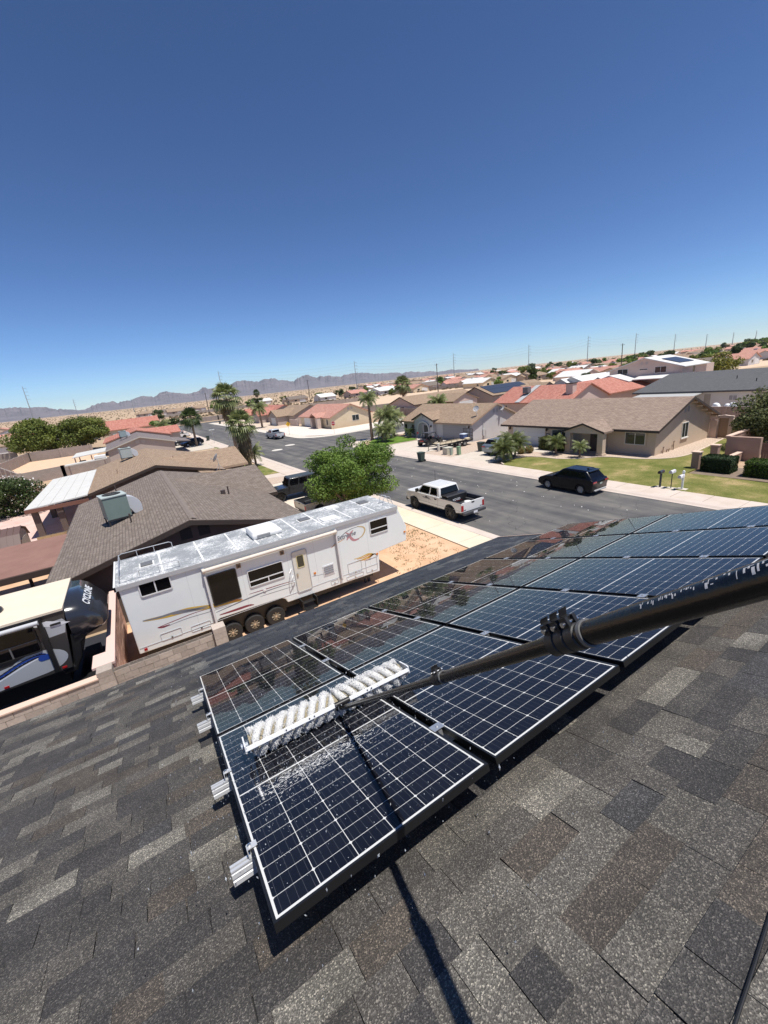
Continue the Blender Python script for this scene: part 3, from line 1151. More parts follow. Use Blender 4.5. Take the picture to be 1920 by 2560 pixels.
kind(lob.obj('bristle_spirals', mat('bristle_mass', (.84, .84, .83), .65, c2=(.74, .73, .7), scale=160, bump=.7, bscale=230, spec=.2), brush, smooth=60), 'stuff')
bristles(.012, mid - .01, 1)
bristles(mid + .01, BL - .012, -1)
L0 = pole.location
o = kind(np_mesh('bristles', np.array([tuple(v_ - L0) for v_ in V]), F, leafmat('bristle_white', (.86, .86, .85), (.86, .86, .85), .4, .6), brush), 'stuff')
BR = mat('white_bracket', (.8, .81, .82), .35, c2=(.7, .71, .72), scale=25)
bar = MB()
ang = -1.38              # on the near side
rr = .096
for (x0, x1) in ((-.03, BL * .535), (BL * .565, BL + .03)):
    c0, c1 = bp_(x0, ang, rr), bp_(x1, ang, rr)
    nrm = (bz * math.cos(ang) + by * math.sin(ang))
    tng = (bz * -math.sin(ang) + by * math.cos(ang))
    bar.hexa([tuple(p_ + tng * s1 * .013 + nrm * s2 * .003) for p_, s1, s2 in ((c0, -1, -1), (c1, -1, -1), (c1, 1, -1), (c0, 1, -1), (c0, -1, 1), (c1, -1, 1), (c1, 1, 1), (c0, 1, 1))])
bar.obj('bracket', BR, brush, bev=.002, world=False, seg=1).location = -(pole.location)
for x in (-.028, BL + .028):
    e = MB()
    pts = [(-.03, .045), (.03, .045), (.04, -.02), (.02, -.045), (-.03, -.05), (-.095, -.005), (-.1, .04), (-.08, .045)]
    rs = [[tuple(BA + bx * (x + dx) + by * p_[0] + bz * p_[1]) for p_ in pts] for dx in (-.004, .004)]
    e.rings(rs)
    k = e.obj('end_plate', BR, brush)
    k.location = -pole.location
    k = MB().tube([BA + bx * (x - .02), BA + bx * (x + .02)], .018, 14).obj('bearing', mat('grey_bearing', (.3, .34, .4), .4), brush, smooth=True)
    k.location = -pole.location
hb = MB()
hp = bp_(BL * .55, ang, .096)
hb.tube([hp - bx * .05, hp + bx * .05], .017, 14)
hb.tube([hp, HUB + dirp * .06], .015, 14)
hb.ball(HUB, .024)
k = hb.obj('hub', BLACK, pole, smooth=True)
k.location = -pole.location
for x in (BL * .2, BL * .34, BL * .37, BL * .72, BL * .75):
    q = bp_(x, ang, .0995)
    k = MB().tube([q, q + (bz * math.cos(ang) + by * math.sin(ang)) * .003], .0045, 10).obj('bolt', DARKMETAL, brush)
    k.location = -pole.location

# water: drops on the glass and in the air around the brush
DROP = None
m_, n_, l_, b_ = _nt('water_drop')
b_.inputs['Base Color'].default_value = (.85, .9, .95, 1)
b_.inputs['Roughness'].default_value = .05
b_.inputs['Transmission Weight'].default_value = .55
b_.inputs['IOR'].default_value = 1.33
b_.inputs['Specular IOR Level'].default_value = 1.0
DROP = m_
V, F = [], []
def drop(c, rx, ry, rz, ax, ay, az):
    o = len(V)
    for d_ in ((1, 0, 0), (0, 1, 0), (-1, 0, 0), (0, -1, 0), (0, 0, 1), (0, 0, -1)):
        V.append(c + ax * d_[0] * rx + ay * d_[1] * ry + az * d_[2] * rz)
    for f in ((0, 1, 4), (1, 2, 4), (2, 3, 4), (3, 0, 4), (1, 0, 5), (2, 1, 5), (3, 2, 5), (0, 3, 5)):
        F.append(tuple(o + a for a in f))
for i in range(3400):
    # on the glass: dense round the brush, thinner outwards
    u_ = RNG.uniform(.03, 2.05)
    v2 = 2.66 + RNG.normal(0, .55 if u_ < 1.25 else .42)
    if not (1.56 < v2 < 4.9):
        continue
    pw = (u_ - U0) % (PW + GU)
    if pw < .02 or pw > .98:
        continue
    if u_ > 1.25 and RNG.random() < .55:
        continue
    s_ = abs(RNG.normal(0, .0009)) + .0008
    drop(RPt(u_, v2, D_PANEL - .001), s_, s_ * RNG.uniform(1, 2.4), s_ * .6, E1, E2, NN)
for i in range(900):
    # falling and flying spray
    x = RNG.uniform(-.25, 1.1)
    c = RPt(.1 + x + RNG.normal(0, .15), 2.35 + RNG.normal(0, .55), .2 + abs(RNG.normal(0, .16)))
    s_ = abs(RNG.normal(0, .0013)) + .0008
    dv = Vector((RNG.normal(0, .25), RNG.normal(0, .25), -1)).normalized()
    ax = dv.orthogonal().normalized()
    drop(c, s_, s_, s_ * RNG.uniform(1.5, 4), ax, dv.cross(ax), dv)
for i in range(170):
    c = RPt(RNG.uniform(.1, 1.6), RNG.uniform(.95, 1.6), RNG.uniform(.01, .2))
    s_ = abs(RNG.normal(0, .001)) + .0008
    drop(c, s_, s_, s_ * 3, E1, E2, Vector((0, 0, 1)))
for i in range(420):
    c = RPt(RNG.uniform(-.3, 3), RNG.uniform(4.95, 6.2), .006)
    s_ = abs(RNG.normal(0, .0022)) + .001
    drop(c, s_, s_, s_ * .6, E1, E2, NN)
kind(np_mesh('water_drops', [tuple(v_) for v_ in V], F, DROP), 'stuff')
# soapy water film ahead of the brush, sun glints put in as white
V, F = [], []
for i in range(900):
    x = float(np.clip(RNG.normal(.42, .2), .13, 1.0))
    c = RPt(x, 2.30 - .05 * x + RNG.normal(0, .045), D_PANEL - .0012)
    l_2 = RNG.uniform(.002, .012)
    a = RNG.uniform(.7, 2.2)
    drop(c, .0007 + abs(RNG.normal(0, .0007)), l_2, .0006, E1 * math.cos(a) - E2 * math.sin(a), E1 * math.sin(a) + E2 * math.cos(a), NN)
kind(np_mesh('soapy_water', [tuple(v_) for v_ in V], F, mat('soapy_film_glint', (.75, .75, .74), .25)), 'stuff')

# hose on the roof, and a black tube in place of a hose's shadow
o = MB().tube([RPt(4.9, .55, .5), RPt(4.2, 1.0, .15), RPt(3.9, 1.28, .05), RPt(3.72, 1.42, .014), RPt(3.6, 1.6, .02), RPt(3.5, 1.9, .03)], .008, 10).obj('water_hose', mat('green_hose', (.008, .02, .017), .35))
tag(o, 'dark green water hose slipping under the right side of the panels', 'hose')
o.location = (0, 0, 0)
o = MB().tube([RPt(.6, .572, .006), RPt(.906, .611, .006), RPt(1.06, .626, .006), RPt(1.219, .643, .006), RPt(1.6, .68, .006), RPt(2.2, .7, .006)], .0042, 8).obj('hose_shadow_line', BLACK)
tag(o, 'thin black tube made as a hose shadow on the shingles at the lower right corner', 'hose')
# ------------------------------------------------------------------ building helpers
def roof_z(x, x0, x1, wz, rz):
    xm = (x0 + x1) / 2
    return rz - abs(x - xm) * (rz - wz) / ((x1 - x0) / 2)

def gable(root, x0, x1, y0, y1, wz, rz, axis, wallm, roofm, oh=.45, goh=.35, th=.16, trim=None, walls=True, ridge_off=0.0, ends=(1, 1)):
    """gabled block: 'wall' and 'roof' parts. axis = direction of the ridge; wz/rz = roof top at the wall line / ridge"""
    if axis == 'y':
        a0, a1, b0, b1 = x0, x1, y0, y1
    else:
        a0, a1, b0, b1 = y0, y1, x0, x1
    am = (a0 + a1) / 2 + ridge_off
    sl, sr = (rz - wz) / (am - a0), (rz - wz) / (a1 - am)
    if walls:
        e = th + .01
        MB().prism([(a0, 0), (a1, 0), (a1, wz - e), (am, rz - e), (a0, wz - e)], axis, b0, b1).obj('wall', wallm, root, world=True)
    zl, zr = wz - sl * oh, wz - sr * oh
    r_ = MB()
    lo, hi = b0 - goh, b1 + goh
    r_.prism([(a0 - oh, zl), (am, rz), (am, rz - th), (a0 - oh, zl - th)], axis, lo, hi)
    r_.prism([(am, rz), (a1 + oh, zr), (a1 + oh, zr - th), (am, rz - th)], axis, lo, hi)
    ro = r_.obj('roof', roofm, root, world=True)
    if trim is not None:
        t = MB()
        for yy in [q for q, e_ in ((lo - .03, ends[0]), (hi, ends[1])) if e_]:
            t.prism([(a0 - oh, zl - .02), (am, rz - .02), (a1 + oh, zr - .02), (a1 + oh, zr - .24), (am, rz - .25), (a0 - oh, zl - .24)], axis, yy, yy + .03)
        for a_, zz, s_ in ((a0 - oh, zl, -1), (a1 + oh, zr, 1)):
            p = [(a_ - .032 if s_ < 0 else a_ + .002, zz - .22), (a_ - .002 if s_ < 0 else a_ + .032, zz - .22), (a_ - .002 if s_ < 0 else a_ + .032, zz - .01), (a_ - .032 if s_ < 0 else a_ + .002, zz - .01)]
            t.prism(p, axis, lo, hi)
        t.obj('trim', trim, ro if False else root, world=True)
    return ro

def window(root, f, a0, a1, z0, z1, frm=None, panes=2, horiz=False, surround=None, glass=None):
    frm = frm or mat('window_frame_white', (.75, .74, .7), .5)
    t = .045
    w = MB()
    w.fbox(f, a0, a1, .004, .05, z0, z0 + t).fbox(f, a0, a1, .004, .05, z1 - t, z1).fbox(f, a0, a0 + t, .004, .05, z0 + t, z1 - t).fbox(f, a1 - t, a1, .004, .05, z0 + t, z1 - t)
    cuts = []
    for i in range(1, panes):
        if horiz:
            c = z0 + (z1 - z0) * i / panes
            w.fbox(f, a0 + t, a1 - t, .004, .045, c - t / 2, c + t / 2)
        else:
            c = a0 + (a1 - a0) * i / panes
            w.fbox(f, c - t / 2, c + t / 2, .004, .045, z0 + t, z1 - t)
    if surround is not None:
        s_ = .12
        w2 = MB().fbox(f, a0 - s_, a1 + s_, .002, .07, z0 - s_, z0 - .002).fbox(f, a0 - s_, a1 + s_, .002, .07, z1 + .002, z1 + s_).fbox(f, a0 - s_, a0 - .002, .002, .07, z0, z1).fbox(f, a1 + .002, a1 + s_, .002, .07, z0, z1)
        w2.obj('window_surround', surround, root, world=True)
    o = w.obj('window', frm, root, world=True)
    for i in range(panes):
        if horiz:
            q = (a0 + t, a1 - t, z0 + (z1 - z0) * i / panes + t * .5, z0 + (z1 - z0) * (i + 1) / panes - t * .5)
        else:
            q = (a0 + (a1 - a0) * i / panes + t * .5, a0 + (a1 - a0) * (i + 1) / panes - t * .5, z0 + t, z1 - t)
        p = MB().fbox(f, q[0], q[1], .012, .022, q[2], q[3])
        pane_world(p, o, glass or GLASS, root)
    return o

def pane_world(b, o, m, root, name='pane'):
    k = b.obj(name, m, None)
    L = root.location
    for v in k.data.vertices:
        v.co = v.co - L
    k.parent = o
    return k

def garage(root, f, a0, a1, z1, m, rows=4, recess=-.12, sur=None):
    fr = MB().fbox(f, a0 - .12, a0, .003, .04, 0.1, z1 + .12).fbox(f, a1, a1 + .12, .003, .04, 0.1, z1 + .12).fbox(f, a0, a1, .003, .04, z1, z1 + .12)
    o = fr.obj('garage_door', sur or m, root, world=True)
    h = (z1 - .1) / rows
    for r_ in range(rows):
        p = MB()
        z0 = .1 + r_ * h
        p.fbox(f, a0, a1, .006, .018, z0 + .006, z0 + h - .006)
        n_ = max(2, int((a1 - a0) / 1.2))
        for i in range(n_):
            w_ = (a1 - a0) / n_
            p.fbox(f, a0 + i * w_ + .1, a0 + (i + 1) * w_ - .1, .018, .026, z0 + .09, z0 + h - .09)
        pane_world(p, o, m, root, 'panel')
    return o

def door(root, f, a0, a1, z1, m, sur=None):
    o = MB().fbox(f, a0 - .08, a0, .003, .05, .1, z1 + .08).fbox(f, a1, a1 + .08, .003, .05, .1, z1 + .08).fbox(f, a0, a1, .003, .05, z1, z1 + .08).fbox(f, a0, a1, .004, .02, .1, z1).obj('door', m, root, world=True)
    return o

def vent(root, f, a0, a1, z0, z1, m):
    v = MB()
    v.fbox(f, a0, a1, .004, .012, z0, z1)
    k = int((z1 - z0) / .07)
    for i in range(k):
        z = z0 + .02 + i * .07
        v.fbox(f, a0 + .02, a1 - .02, .012, .03, z, z + .03)
    v.obj('gable_vent', m, root, world=True)

def rooftop_unit(loc, rz, label, c, group='rooftop air conditioners', duct=1):
    r_ = thing('air_conditioner', label, 'air conditioner', loc, rz, group)
    cm = mat('unit_' + label.split()[0], c, .55, c2=tuple(x * .86 for x in c), scale=1.5)
    MB().box(-.55, .55, -.55, .55, .1, 1.12).obj('cabinet', cm, r_, bev=.02)
    MB().box(-.58, .58, -.58, .58, 1.122, 1.2).obj('lid', mat('unit_lid', (.4, .46, .44), .5), r_, bev=.02)
    fan = MB().lathe([(.42, 1.203), (.42, 1.225), (.4, 1.225), (.4, 1.204)], 24)
    for k in range(12):
        a = k * math.pi / 6
        fan.tube([(.05 * math.cos(a), .05 * math.sin(a), 1.218), (.4 * math.cos(a), .4 * math.sin(a), 1.218)], .006, 4)
    for rr_ in (.15, .28):
        fan.tube([(rr_ * math.cos(t), rr_ * math.sin(t), 1.22) for t in np.linspace(0, 2 * math.pi, 20)], .005, 4)
    fan.obj('fan_grille', DARKMETAL, r_)
    MB().lathe([(.001, 1.2045), (.39, 1.2045)], 24).obj('fan_shadow_plate', BLACK, r_)
    fr = MB()
    for x, y in ((-.5, -.5), (.5, -.5), (.5, .5), (-.5, .5)):
        fr.box(x - .03, x + .03, y - .03, y + .03, -.35, .098)
    fr.box(-.56, .56, -.54, -.48, .04, .097).box(-.56, .56, .48, .54, .04, .097)
    fr.obj('stand', DARKMETAL, r_)
    if duct:
        d = MB()
        pr_ = [(.56, .45), (.56, 1.0)] + [(.56 + .62 * math.sin(t), .38 + .62 * math.cos(t)) for t in np.linspace(0.05, 1.45, 8)] + [(1.16, .1), (.75, .1)]
        d.prism(pr_, 'y', -.3, .3)
        d.obj('duct', mat('duct_metal', (.62, .64, .66), .45, metal=.3), r_, bev=.015)
    return r_

# roof and wall materials
SH_BROWN = brickmat('brown_shingle_roof', (.16, .128, .107), (.228, .188, .16), (.09, .073, .06), .34, .145, .012, bump=.55, noise=.35, nscale=3)
SH_TAN = brickmat('tan_shingle_roof', (.27, .19, .13), (.36, .265, .185), (.17, .12, .085), .34, .15, .012, bump=.5, noise=.3, nscale=3)
SH_PINK = brickmat('rose_brown_shingle_roof', (.245, .18, .14), (.335, .255, .2), (.15, .1, .08), .36, .16, .012, bump=.5, noise=.3, nscale=3)
SH_GREY = brickmat('grey_shingle_roof', (.085, .087, .09), (.11, .112, .115), (.07, .07, .073), .3, .145, .008, bump=.2, noise=.2)
SH_SLATE = brickmat('taupe_shingle_roof', (.17, .145, .14), (.21, .18, .175), (.12, .1, .1), .3, .145, .01, bump=.3, noise=.2)
TILE = brickmat('red_tile_roof', (.47, .18, .13), (.6, .29, .22), (.28, .1, .08), .26, .38, .02, bump=.8, noise=.22, wave=.26)
TILE2 = brickmat('salmon_tile_roof', (.5, .24, .185), (.62, .36, .28), (.36, .16, .125), .26, .38, .02, bump=.7, noise=.25, wave=.26)
WROOF = mat('white_roof', (.68, .67, .64), .6, c2=(.6, .59, .56), scale=.6)
ST_TAN = mat('tan_stucco', (.52, .41, .31), .9, c2=(.58, .47, .36), scale=.7, bump=.4, bscale=30)
ST_CREAM = mat('cream_stucco', (.62, .5, .33), .9, c2=(.68, .56, .4), scale=.7, bump=.4, bscale=30)
ST_GREY = mat('grey_stucco', (.5, .49, .49), .9, c2=(.56, .55, .55), scale=.7, bump=.4, bscale=30)
ST_TAUPE = mat('taupe_stucco', (.4, .33, .29), .9, c2=(.45, .38, .34), scale=.7, bump=.3, bscale=30)
ST_PINK = mat('pinkish_stucco', (.56, .43, .36), .9, c2=(.62, .49, .42), scale=.6, bump=.3, bscale=30)
ST_DBROWN = mat('dark_brown_stucco', (.1, .075, .062), .9, c2=(.13, .1, .085), scale=.7, bump=.3, bscale=30)
ST_WHITE = mat('white_stucco', (.66, .65, .62), .9, c2=(.72, .71, .68), scale=.6, bump=.3, bscale=30)
TR_BROWN = mat('dark_brown_trim', (.055, .038, .03), .6)
TR_TAN = mat('tan_trim', (.4, .28, .19), .7)
TR_RED = mat('rust_trim', (.2, .09, .06), .7)

# ------------------------------------------------------------------ N1: brown roofed house behind the white trailer
r = thing('brown_roof_house', 'brown shingled house just behind the white fifth wheel trailer', 'house', (1.6, 29, 0))
gable(r, -3.8, 6.7, 20.4, 37.4, 2.75, 4.1, 'y', ST_DBROWN, SH_BROWN, oh=.55, goh=.5, trim=TR_BROWN)
# garage wing towards the street
gable(r, 2.3, 7.6, 28.6, 37.0, 2.7, 3.95, 'x', ST_DBROWN, SH_BROWN, oh=.5, goh=.35, trim=TR_BROWN, ends=(0, 1))
f = FY(20.4, -1)
vent(r, f, .95, 1.45, 3.1, 3.6, mat('dark_vent', (.05, .04, .035), .8))
vent(r, f, 1.75, 2.25, 3.1, 3.6, mat('dark_vent', (.05, .04, .035), .8))
garage(r, FX(7.6, 1), 30.4, 35.2, 2.2, mat('brown_garage_door', (.3, .24, .19), .6))
rc = MB()
for k in range(46):
    y = 20.1 + k * .38
    rc.prism([(1.6 - .16, 4.065), (1.6, 4.125 + .012), (1.6 + .16, 4.065), (1.6 + .16, 4.05), (1.6, 4.1), (1.6 - .16, 4.05)], 'y', y, y + .37)
rc.obj('ridge_cap', mat('ridge_shingle', (.17, .14, .12), .9, c2=(.22, .18, .155), scale=4, bump=.4), r, world=True)
for (x, y, h_, rad) in ((-.9, 24.6, .5, .04), (4.6, 27.2, .45, .045), (-1.7, 36.6, .5, .04)):
    z = 4.1 - abs(x - 1.6) * .25
    MB().cyl((x, y, z - .1), (x, y, z + h_), rad, n=10).obj('vent_pipe', mat('brown_pipe', (.07, .05, .045), .6), r, world=True)
MB().box(4.15, 4.4, 27.1, 27.35, 3.2, 3.62).obj('roof_vent', mat('brown_pipe', (.07, .05, .045), .6), r, world=True)
rooftop_unit((-1.5, 26.4, 3.46), R(12), 'green grey air conditioner with duct on the brown shingle roof', (.19, .25, .225)).scale = (1.05, 1.05, 1.15)

# flat brown patio roof on its posts
r = thing('patio_roof', 'flat rust brown patio roof beside the brown shingled house', 'patio roof', (-6.2, 26.2, 0))
MB().box(-9.8, -3.55, 23.2, 29.2, 2.5, 2.62).obj('roof_sheet', mat('rust_roofing', (.2, .105, .08), .8, c2=(.27, .15, .115), scale=.9, bump=.2, bscale=6), r, world=True)
MB().box(-9.8, -3.55, 23.1, 23.19, 2.32, 2.6).obj('beam', TR_BROWN, r, world=True)
for x in (-9.4, -6.6, -4.0):
    MB().box(x - .07, x + .07, 23.25, 23.39, 0, 2.49).obj('post', TR_BROWN, r, world=True)
for x in (-9.4, -6.6, -4.0):
    MB().box(x - .07, x + .07, 28.9, 29.04, 0, 2.49).obj('post', TR_BROWN, r, world=True)
o = MB().prism([(-4.9, 22.0), (-4.3, 22.3), (-4.5, 22.9), (-5.2, 22.6)], 'z', 1.5, 1.62).obj('folded_board', mat('pale_board', (.55, .45, .36), .8))
tag(o, 'pale board lying on the patio clutter below the brown roof', 'board')
o.location.z = 0
MB_t = MB().box(-5.6, -4.2, 21.9, 23.0, .05, 1.49)
o = MB_t.obj('storage_bench', mat('dark_bench', (.05, .05, .055), .7), bev=.03)
tag(o, 'dark storage bench with a board on it beside the patio roof', 'bench')

# shed with ribbed brown roof and gambrel doors
r = thing('garden_shed', 'small shed with ribbed brown metal roof and pale X doors', 'shed', (-8.6, 34.4, 0))
SHW = mat('shed_wall', (.42, .36, .29), .8)
MB().prism([(33.0, 0), (35.8, 0), (35.8, 1.75), (35.3, 2.25), (34.4, 2.5), (33.5, 2.25), (33.0, 1.75)], 'x', -10.6, -7.35).obj('wall', SHW, r, world=True)
rf = MB()
prof = [(32.85, 1.72), (33.4, 2.3), (34.4, 2.6), (35.4, 2.3), (35.95, 1.72)]
for a, c in zip(prof[:-1], prof[1:]):
    rf.prism([a, c, (c[0], c[1] + .04), (a[0], a[1] + .04)], 'x', -10.7, -7.25)
ro = rf.obj('roof', mat('brown_metal_roof', (.12, .075, .065), .5), r, world=True)
rb = MB()
for k in range(11):
    x = -10.6 + k * .33
    for a, c in zip(prof[:2], prof[1:3]):
        rb.prism([(a[0], a[1] + .04), (c[0], c[1] + .04), (c[0], c[1] + .075), (a[0], a[1] + .075)], 'x', x, x + .04)
rb.obj('roof_rib', mat('brown_metal_roof', (.12, .075, .065), .5), r, world=True)
dd = MB()
f = FX(-7.35, 1)
for a0 in (33.5, 34.45):
    dd.fbox(f, a0, a0 + .9, .004, .03, .15, 1.9)
dd.obj('door', mat('shed_door', (.36, .31, .26), .8), r, world=True)
xb = MB()
for a0 in (33.5, 34.45):
    for (a, z, a2, z2) in ((a0, .2, a0 + .86, 1.0), (a0 + .86, .2, a0, 1.0), (a0, 1.02, a0 + .86, 1.06)):
        p, q = Vector(f(a, .04, z)), Vector(f(a2, .04, z2))
        xb.tube([p, q], .035, 4)
xb.obj('door_brace', mat('pale_trim', (.6, .54, .46), .8), r, world=True)

# low tan block wall between shed and house
def block_wall(name, label, x0, x1, y, h, bm, jm, axis='x', t=.2, bw=.4, bh=.2, cap=None, z0=0, pieces=True, group=None, rows=None):
    """wall of separate blocks laid in running bond; core = mortar"""
    loc = ((x0 + x1) / 2, y, 0) if axis == 'x' else (y, (x0 + x1) / 2, 0)
    r_ = thing(name, label, 'wall', loc, 0, group)
    f_ = (lambda a, d, z: (a, y + d, z)) if axis == 'x' else (lambda a, d, z: (y + d, a, z))
    MB().fbox(f_, x0, x1, -t / 2 + .012, t / 2 - .012, 0, h - .006).obj('mortar', jm, r_, world=True)
    nrow = int(round(h / bh))
    proto_ = {}
    if pieces:
        for k in range(nrow):
            if rows and k < nrow - rows:
                continue
            a = x0 - (bw / 2 if k % 2 else 0)
            while a < x1 - .02:
                s0, s1 = max(a, x0), min(a + bw, x1)
                if s1 - s0 > .04:
                    key = round(s1 - s0, 2)
                    if key not in proto_:
                        b_ = MB()
                        g2 = .006
                        ff = (lambda aa, d, z: (aa, d, z)) if axis == 'x' else (lambda aa, d, z: (d, aa, z))
                        b_.fbox(ff, g2, key - g2, -t / 2, t / 2, g2, bh - g2)
                        o = b_.obj('block', bm, r_)
                        proto_[key] = o
                    else:
                        o = proto_[key].copy()
                        COL.objects.link(o)
                        o.parent = r_
                    p = f_(s0, random.uniform(-.004, .004), k * bh)
                    o.location = (p[0] - loc[0], p[1] - loc[1], p[2])
                a += bw
    if cap is not None:
        MB().fbox(f_, x0 - .02, x1 + .02, -t / 2 - .03, t / 2 + .03, h + .001, h + .06).obj('coping', cap, r_, world=True, bev=.01, seg=1)
    return r_

def blockmat(name, c):
    if name in _MC:
        return _MC[name]
    m, n, l, b = _nt(name)
    oi = N(n, 'ShaderNodeObjectInfo')
    mr = N(n, 'ShaderNodeMapRange')
    mr.inputs['To Min'].default_value = .82
    mr.inputs['To Max'].default_value = 1.15
    l.new(oi.outputs['Random'], mr.inputs['Value'])
    ge = N(n, 'ShaderNodeNewGeometry')
    nz = N(n, 'ShaderNodeTexNoise')
    nz.inputs['Scale'].default_value = 14
    nz.inputs['Detail'].default_value = 6
    l.new(ge.outputs['Position'], nz.inputs['Vector'])
    m2 = N(n, 'ShaderNodeMapRange')
    m2.inputs['To Min'].default_value = .75
    m2.inputs['To Max'].default_value = 1.25
    l.new(nz.outputs['Fac'], m2.inputs['Value'])
    mu = N(n, 'ShaderNodeMath', operation='MULTIPLY')
    l.new(mr.outputs['Result'], mu.inputs[0])
    l.new(m2.outputs['Result'], mu.inputs[1])
    mx = N(n, 'ShaderNodeMix', data_type='RGBA', blend_type='MULTIPLY')
    mx.inputs['Factor'].default_value = 1
    mx.inputs['A'].default_value = (*c, 1)
    l.new(mu.outputs[0], mx.inputs['B'])
    l.new(mx.outputs['Result'], b.inputs['Base Color'])
    b.inputs['Roughness'].default_value = .92
    b.inputs['Specular IOR Level'].default_value = .2
    bp = N(n, 'ShaderNodeBump')
    bp.inputs['Strength'].default_value = .3
    bp.inputs['Distance'].default_value = .01
    l.new(nz.outputs['Fac'], bp.inputs['Height'])
    l.new(bp.outputs['Normal'], b.inputs['Normal'])
    _MC[name] = m
    return m
MORT = mat('mortar', (.25, .21, .18), .95)
BLK_PINK = blockmat('pinkish_block', (.42, .36, .31))
BLK_TAN = blockmat('tan_block', (.5, .37, .22))
block_wall('garden_wall', 'low tan block wall between the shed and the brown roofed house', -7.1, -4.2, 36.4, 1.2, BLK_TAN, MORT, bw=.8, bh=.4)
# our own side wall, seen over the eave
block_wall('boundary_wall', 'pinkish block wall just past the near eave, left of the white trailer wheels', -2.05, .8, 13.45, 1.8, BLK_PINK, MORT, cap=None, rows=6)
block_wall('boundary_wall', 'long block wall with peach coping below the grey and black trailer', -12, -2.45, 13.3, 1.8, BLK_PINK, MORT, cap=mat('peach_coping', (.66, .48, .38), .9), rows=6)
r = thing('wall_pillar', 'square block pillar joining the two boundary walls beside the pink wall', 'pillar', (-2.25, 13.4, 0))
for k in range(10):
    MB().box(-2.448, -2.056, 13.2, 13.6, k * .2 + .004, k * .2 + .197).obj('block', BLK_PINK, r, world=True)
r = thing('wall_end_pillar', 'block pillar closing the boundary wall beside the trailer wheels', 'pillar', (1.0, 13.45, 0))
for k in range(10):
    MB().box(.804, 1.2, 13.25, 13.65, k * .2 + .004, k * .2 + .197).obj('block', BLK_PINK, r, world=True)
block_wall('yard_wall', 'pink stuccoed wall between the two travel trailers', 14.6, 19.9, -2.15, 1.8, blockmat('pink_block', (.58, .38, .3)), MORT, axis='y', cap=mat('pink_coping', (.66, .48, .42), .9))
r = thing('wall_pillar', 'pink stuccoed pillar with step at the near end of the pink wall', 'pillar', (-2.3, 14.15, 0))
MB().box(-2.55, -2.05, 13.8, 14.5, 0, 1.82).obj('shaft', mat('pink_stucco', (.6, .41, .33), .9, bump=.3), r, world=True, bev=.02)
MB().box(-2.6, -2.0, 13.75, 14.55, 1.822, 1.92).obj('cap', mat('pink_coping', (.66, .48, .42), .9), r, world=True, bev=.015)

# ------------------------------------------------------------------ N2: tan roof with white patio cover
r = thing('tan_roof_house', 'tan shingled house with a white flat patio cover on its left', 'house', (1.6, 51, 0))
gable(r, -3.8, 6.8, 42.0, 60.0, 2.75, 4.15, 'y', ST_DBROWN, SH_TAN, oh=.45, goh=.45, trim=TR_BROWN)
gable(r, 2.8, 9.6, 44.2, 52.6, 2.7, 3.9, 'x', ST_DBROWN, SH_TAN, oh=.45, goh=.3, trim=TR_TAN, ends=(0, 1))
MB().prism([(4.8, 2.95), (8.3, 2.35), (8.3, 2.2), (4.8, 2.8)], 'y', 40.2, 42.5).obj('porch_roof', SH_TAN, r, world=True)
MB().box(5.2, 8.0, 40.4, 42.3, 0, 2.19).obj('porch_wall', ST_DBROWN, r, world=True)
MB().prism([(-8.1, 2.42), (-3.9, 2.72), (-3.9, 2.82), (-8.1, 2.52)], 'y', 40.8, 57.8).obj('patio_cover', mat('white_metal_sheet', (.66, .65, .6), .5, c2=(.58, .57, .53), scale=.8), r, world=True)
sm = MB()
for k in range(1, 5):
    x = -8.1 + k * .84
    z = 2.52 + (x + 8.1) / 4.2 * .3
    sm.box(x - .012, x + .012, 40.85, 57.7, z, z + .012)
sm.obj('cover_seam', mat('dark_seam', (.36, .35, .33), .7), r, world=True)
MB().box(-8.1, -3.9, 40.72, 40.79, 2.2, 2.5).obj('patio_beam', TR_RED, r, world=True)
for (x, y) in ((-7.6, 41.2), (-7.6, 48.5), (-7.6, 56.8), (-6.0, 41.2)):
    MB().box(x - .2, x + .2, y - .2, y + .2, 0, 2.2).obj('patio_column', ST_DBROWN, r, world=True)
for (x, y) in ((-1.6, 46.5), (3.5, 48)):
    z = 4.15 - abs(x - 1.5) * .26
    MB().cyl((x, y, z - .1), (x, y, z + .4), .045, n=8).obj('vent_pipe', TR_TAN, r, world=True)
rooftop_unit((-.6, 55.5, 3.75), R(8), 'pale green air conditioner with duct on the tan roof beyond', (.4, .44, .42))
def dish(loc, rz, label, h=1.0, rr=.34):
    t = thing('satellite_dish', label, 'satellite dish', loc, rz, 'satellite dishes')
    MB().tube([(0, 0, 0), (0, 0, h), (.06, 0, h + .12)], .025, 8).tube([(-.35, 0, 0), (0, 0, h * .6)], .015, 6).tube([(.2, .25, 0), (0, 0, h * .6)], .015, 6).obj('mast', mat('galvanised', (.5, .5, .5), .5, metal=.4), t)
    d = MB().lathe([(.001, 0), (rr * .5, .02), (rr * .85, .07), (rr, .11), (rr, .115), (rr * .85, .085), (rr * .5, .035), (.001, .015)], 20)
    d.xf(Matrix.Translation((.1, 0, h + .15)) @ Matrix.Rotation(R(62), 4, 'Y'))
    d.obj('reflector', mat('dish_grey', (.42, .42, .43), .6), t, smooth=True)
    MB().tube([(.1, 0, h - .05), (.55, 0, h + .12)], .015, 6).box(.52, .62, -.05, .05, h + .1, h + .18).obj('feed_arm', mat('dish_arm', (.35, .35, .35), .6), t)
    return t
dish((6.6, 40.9, 2.75), R(150), 'satellite dish on the low porch roof behind the brown house', 1.0, .42)

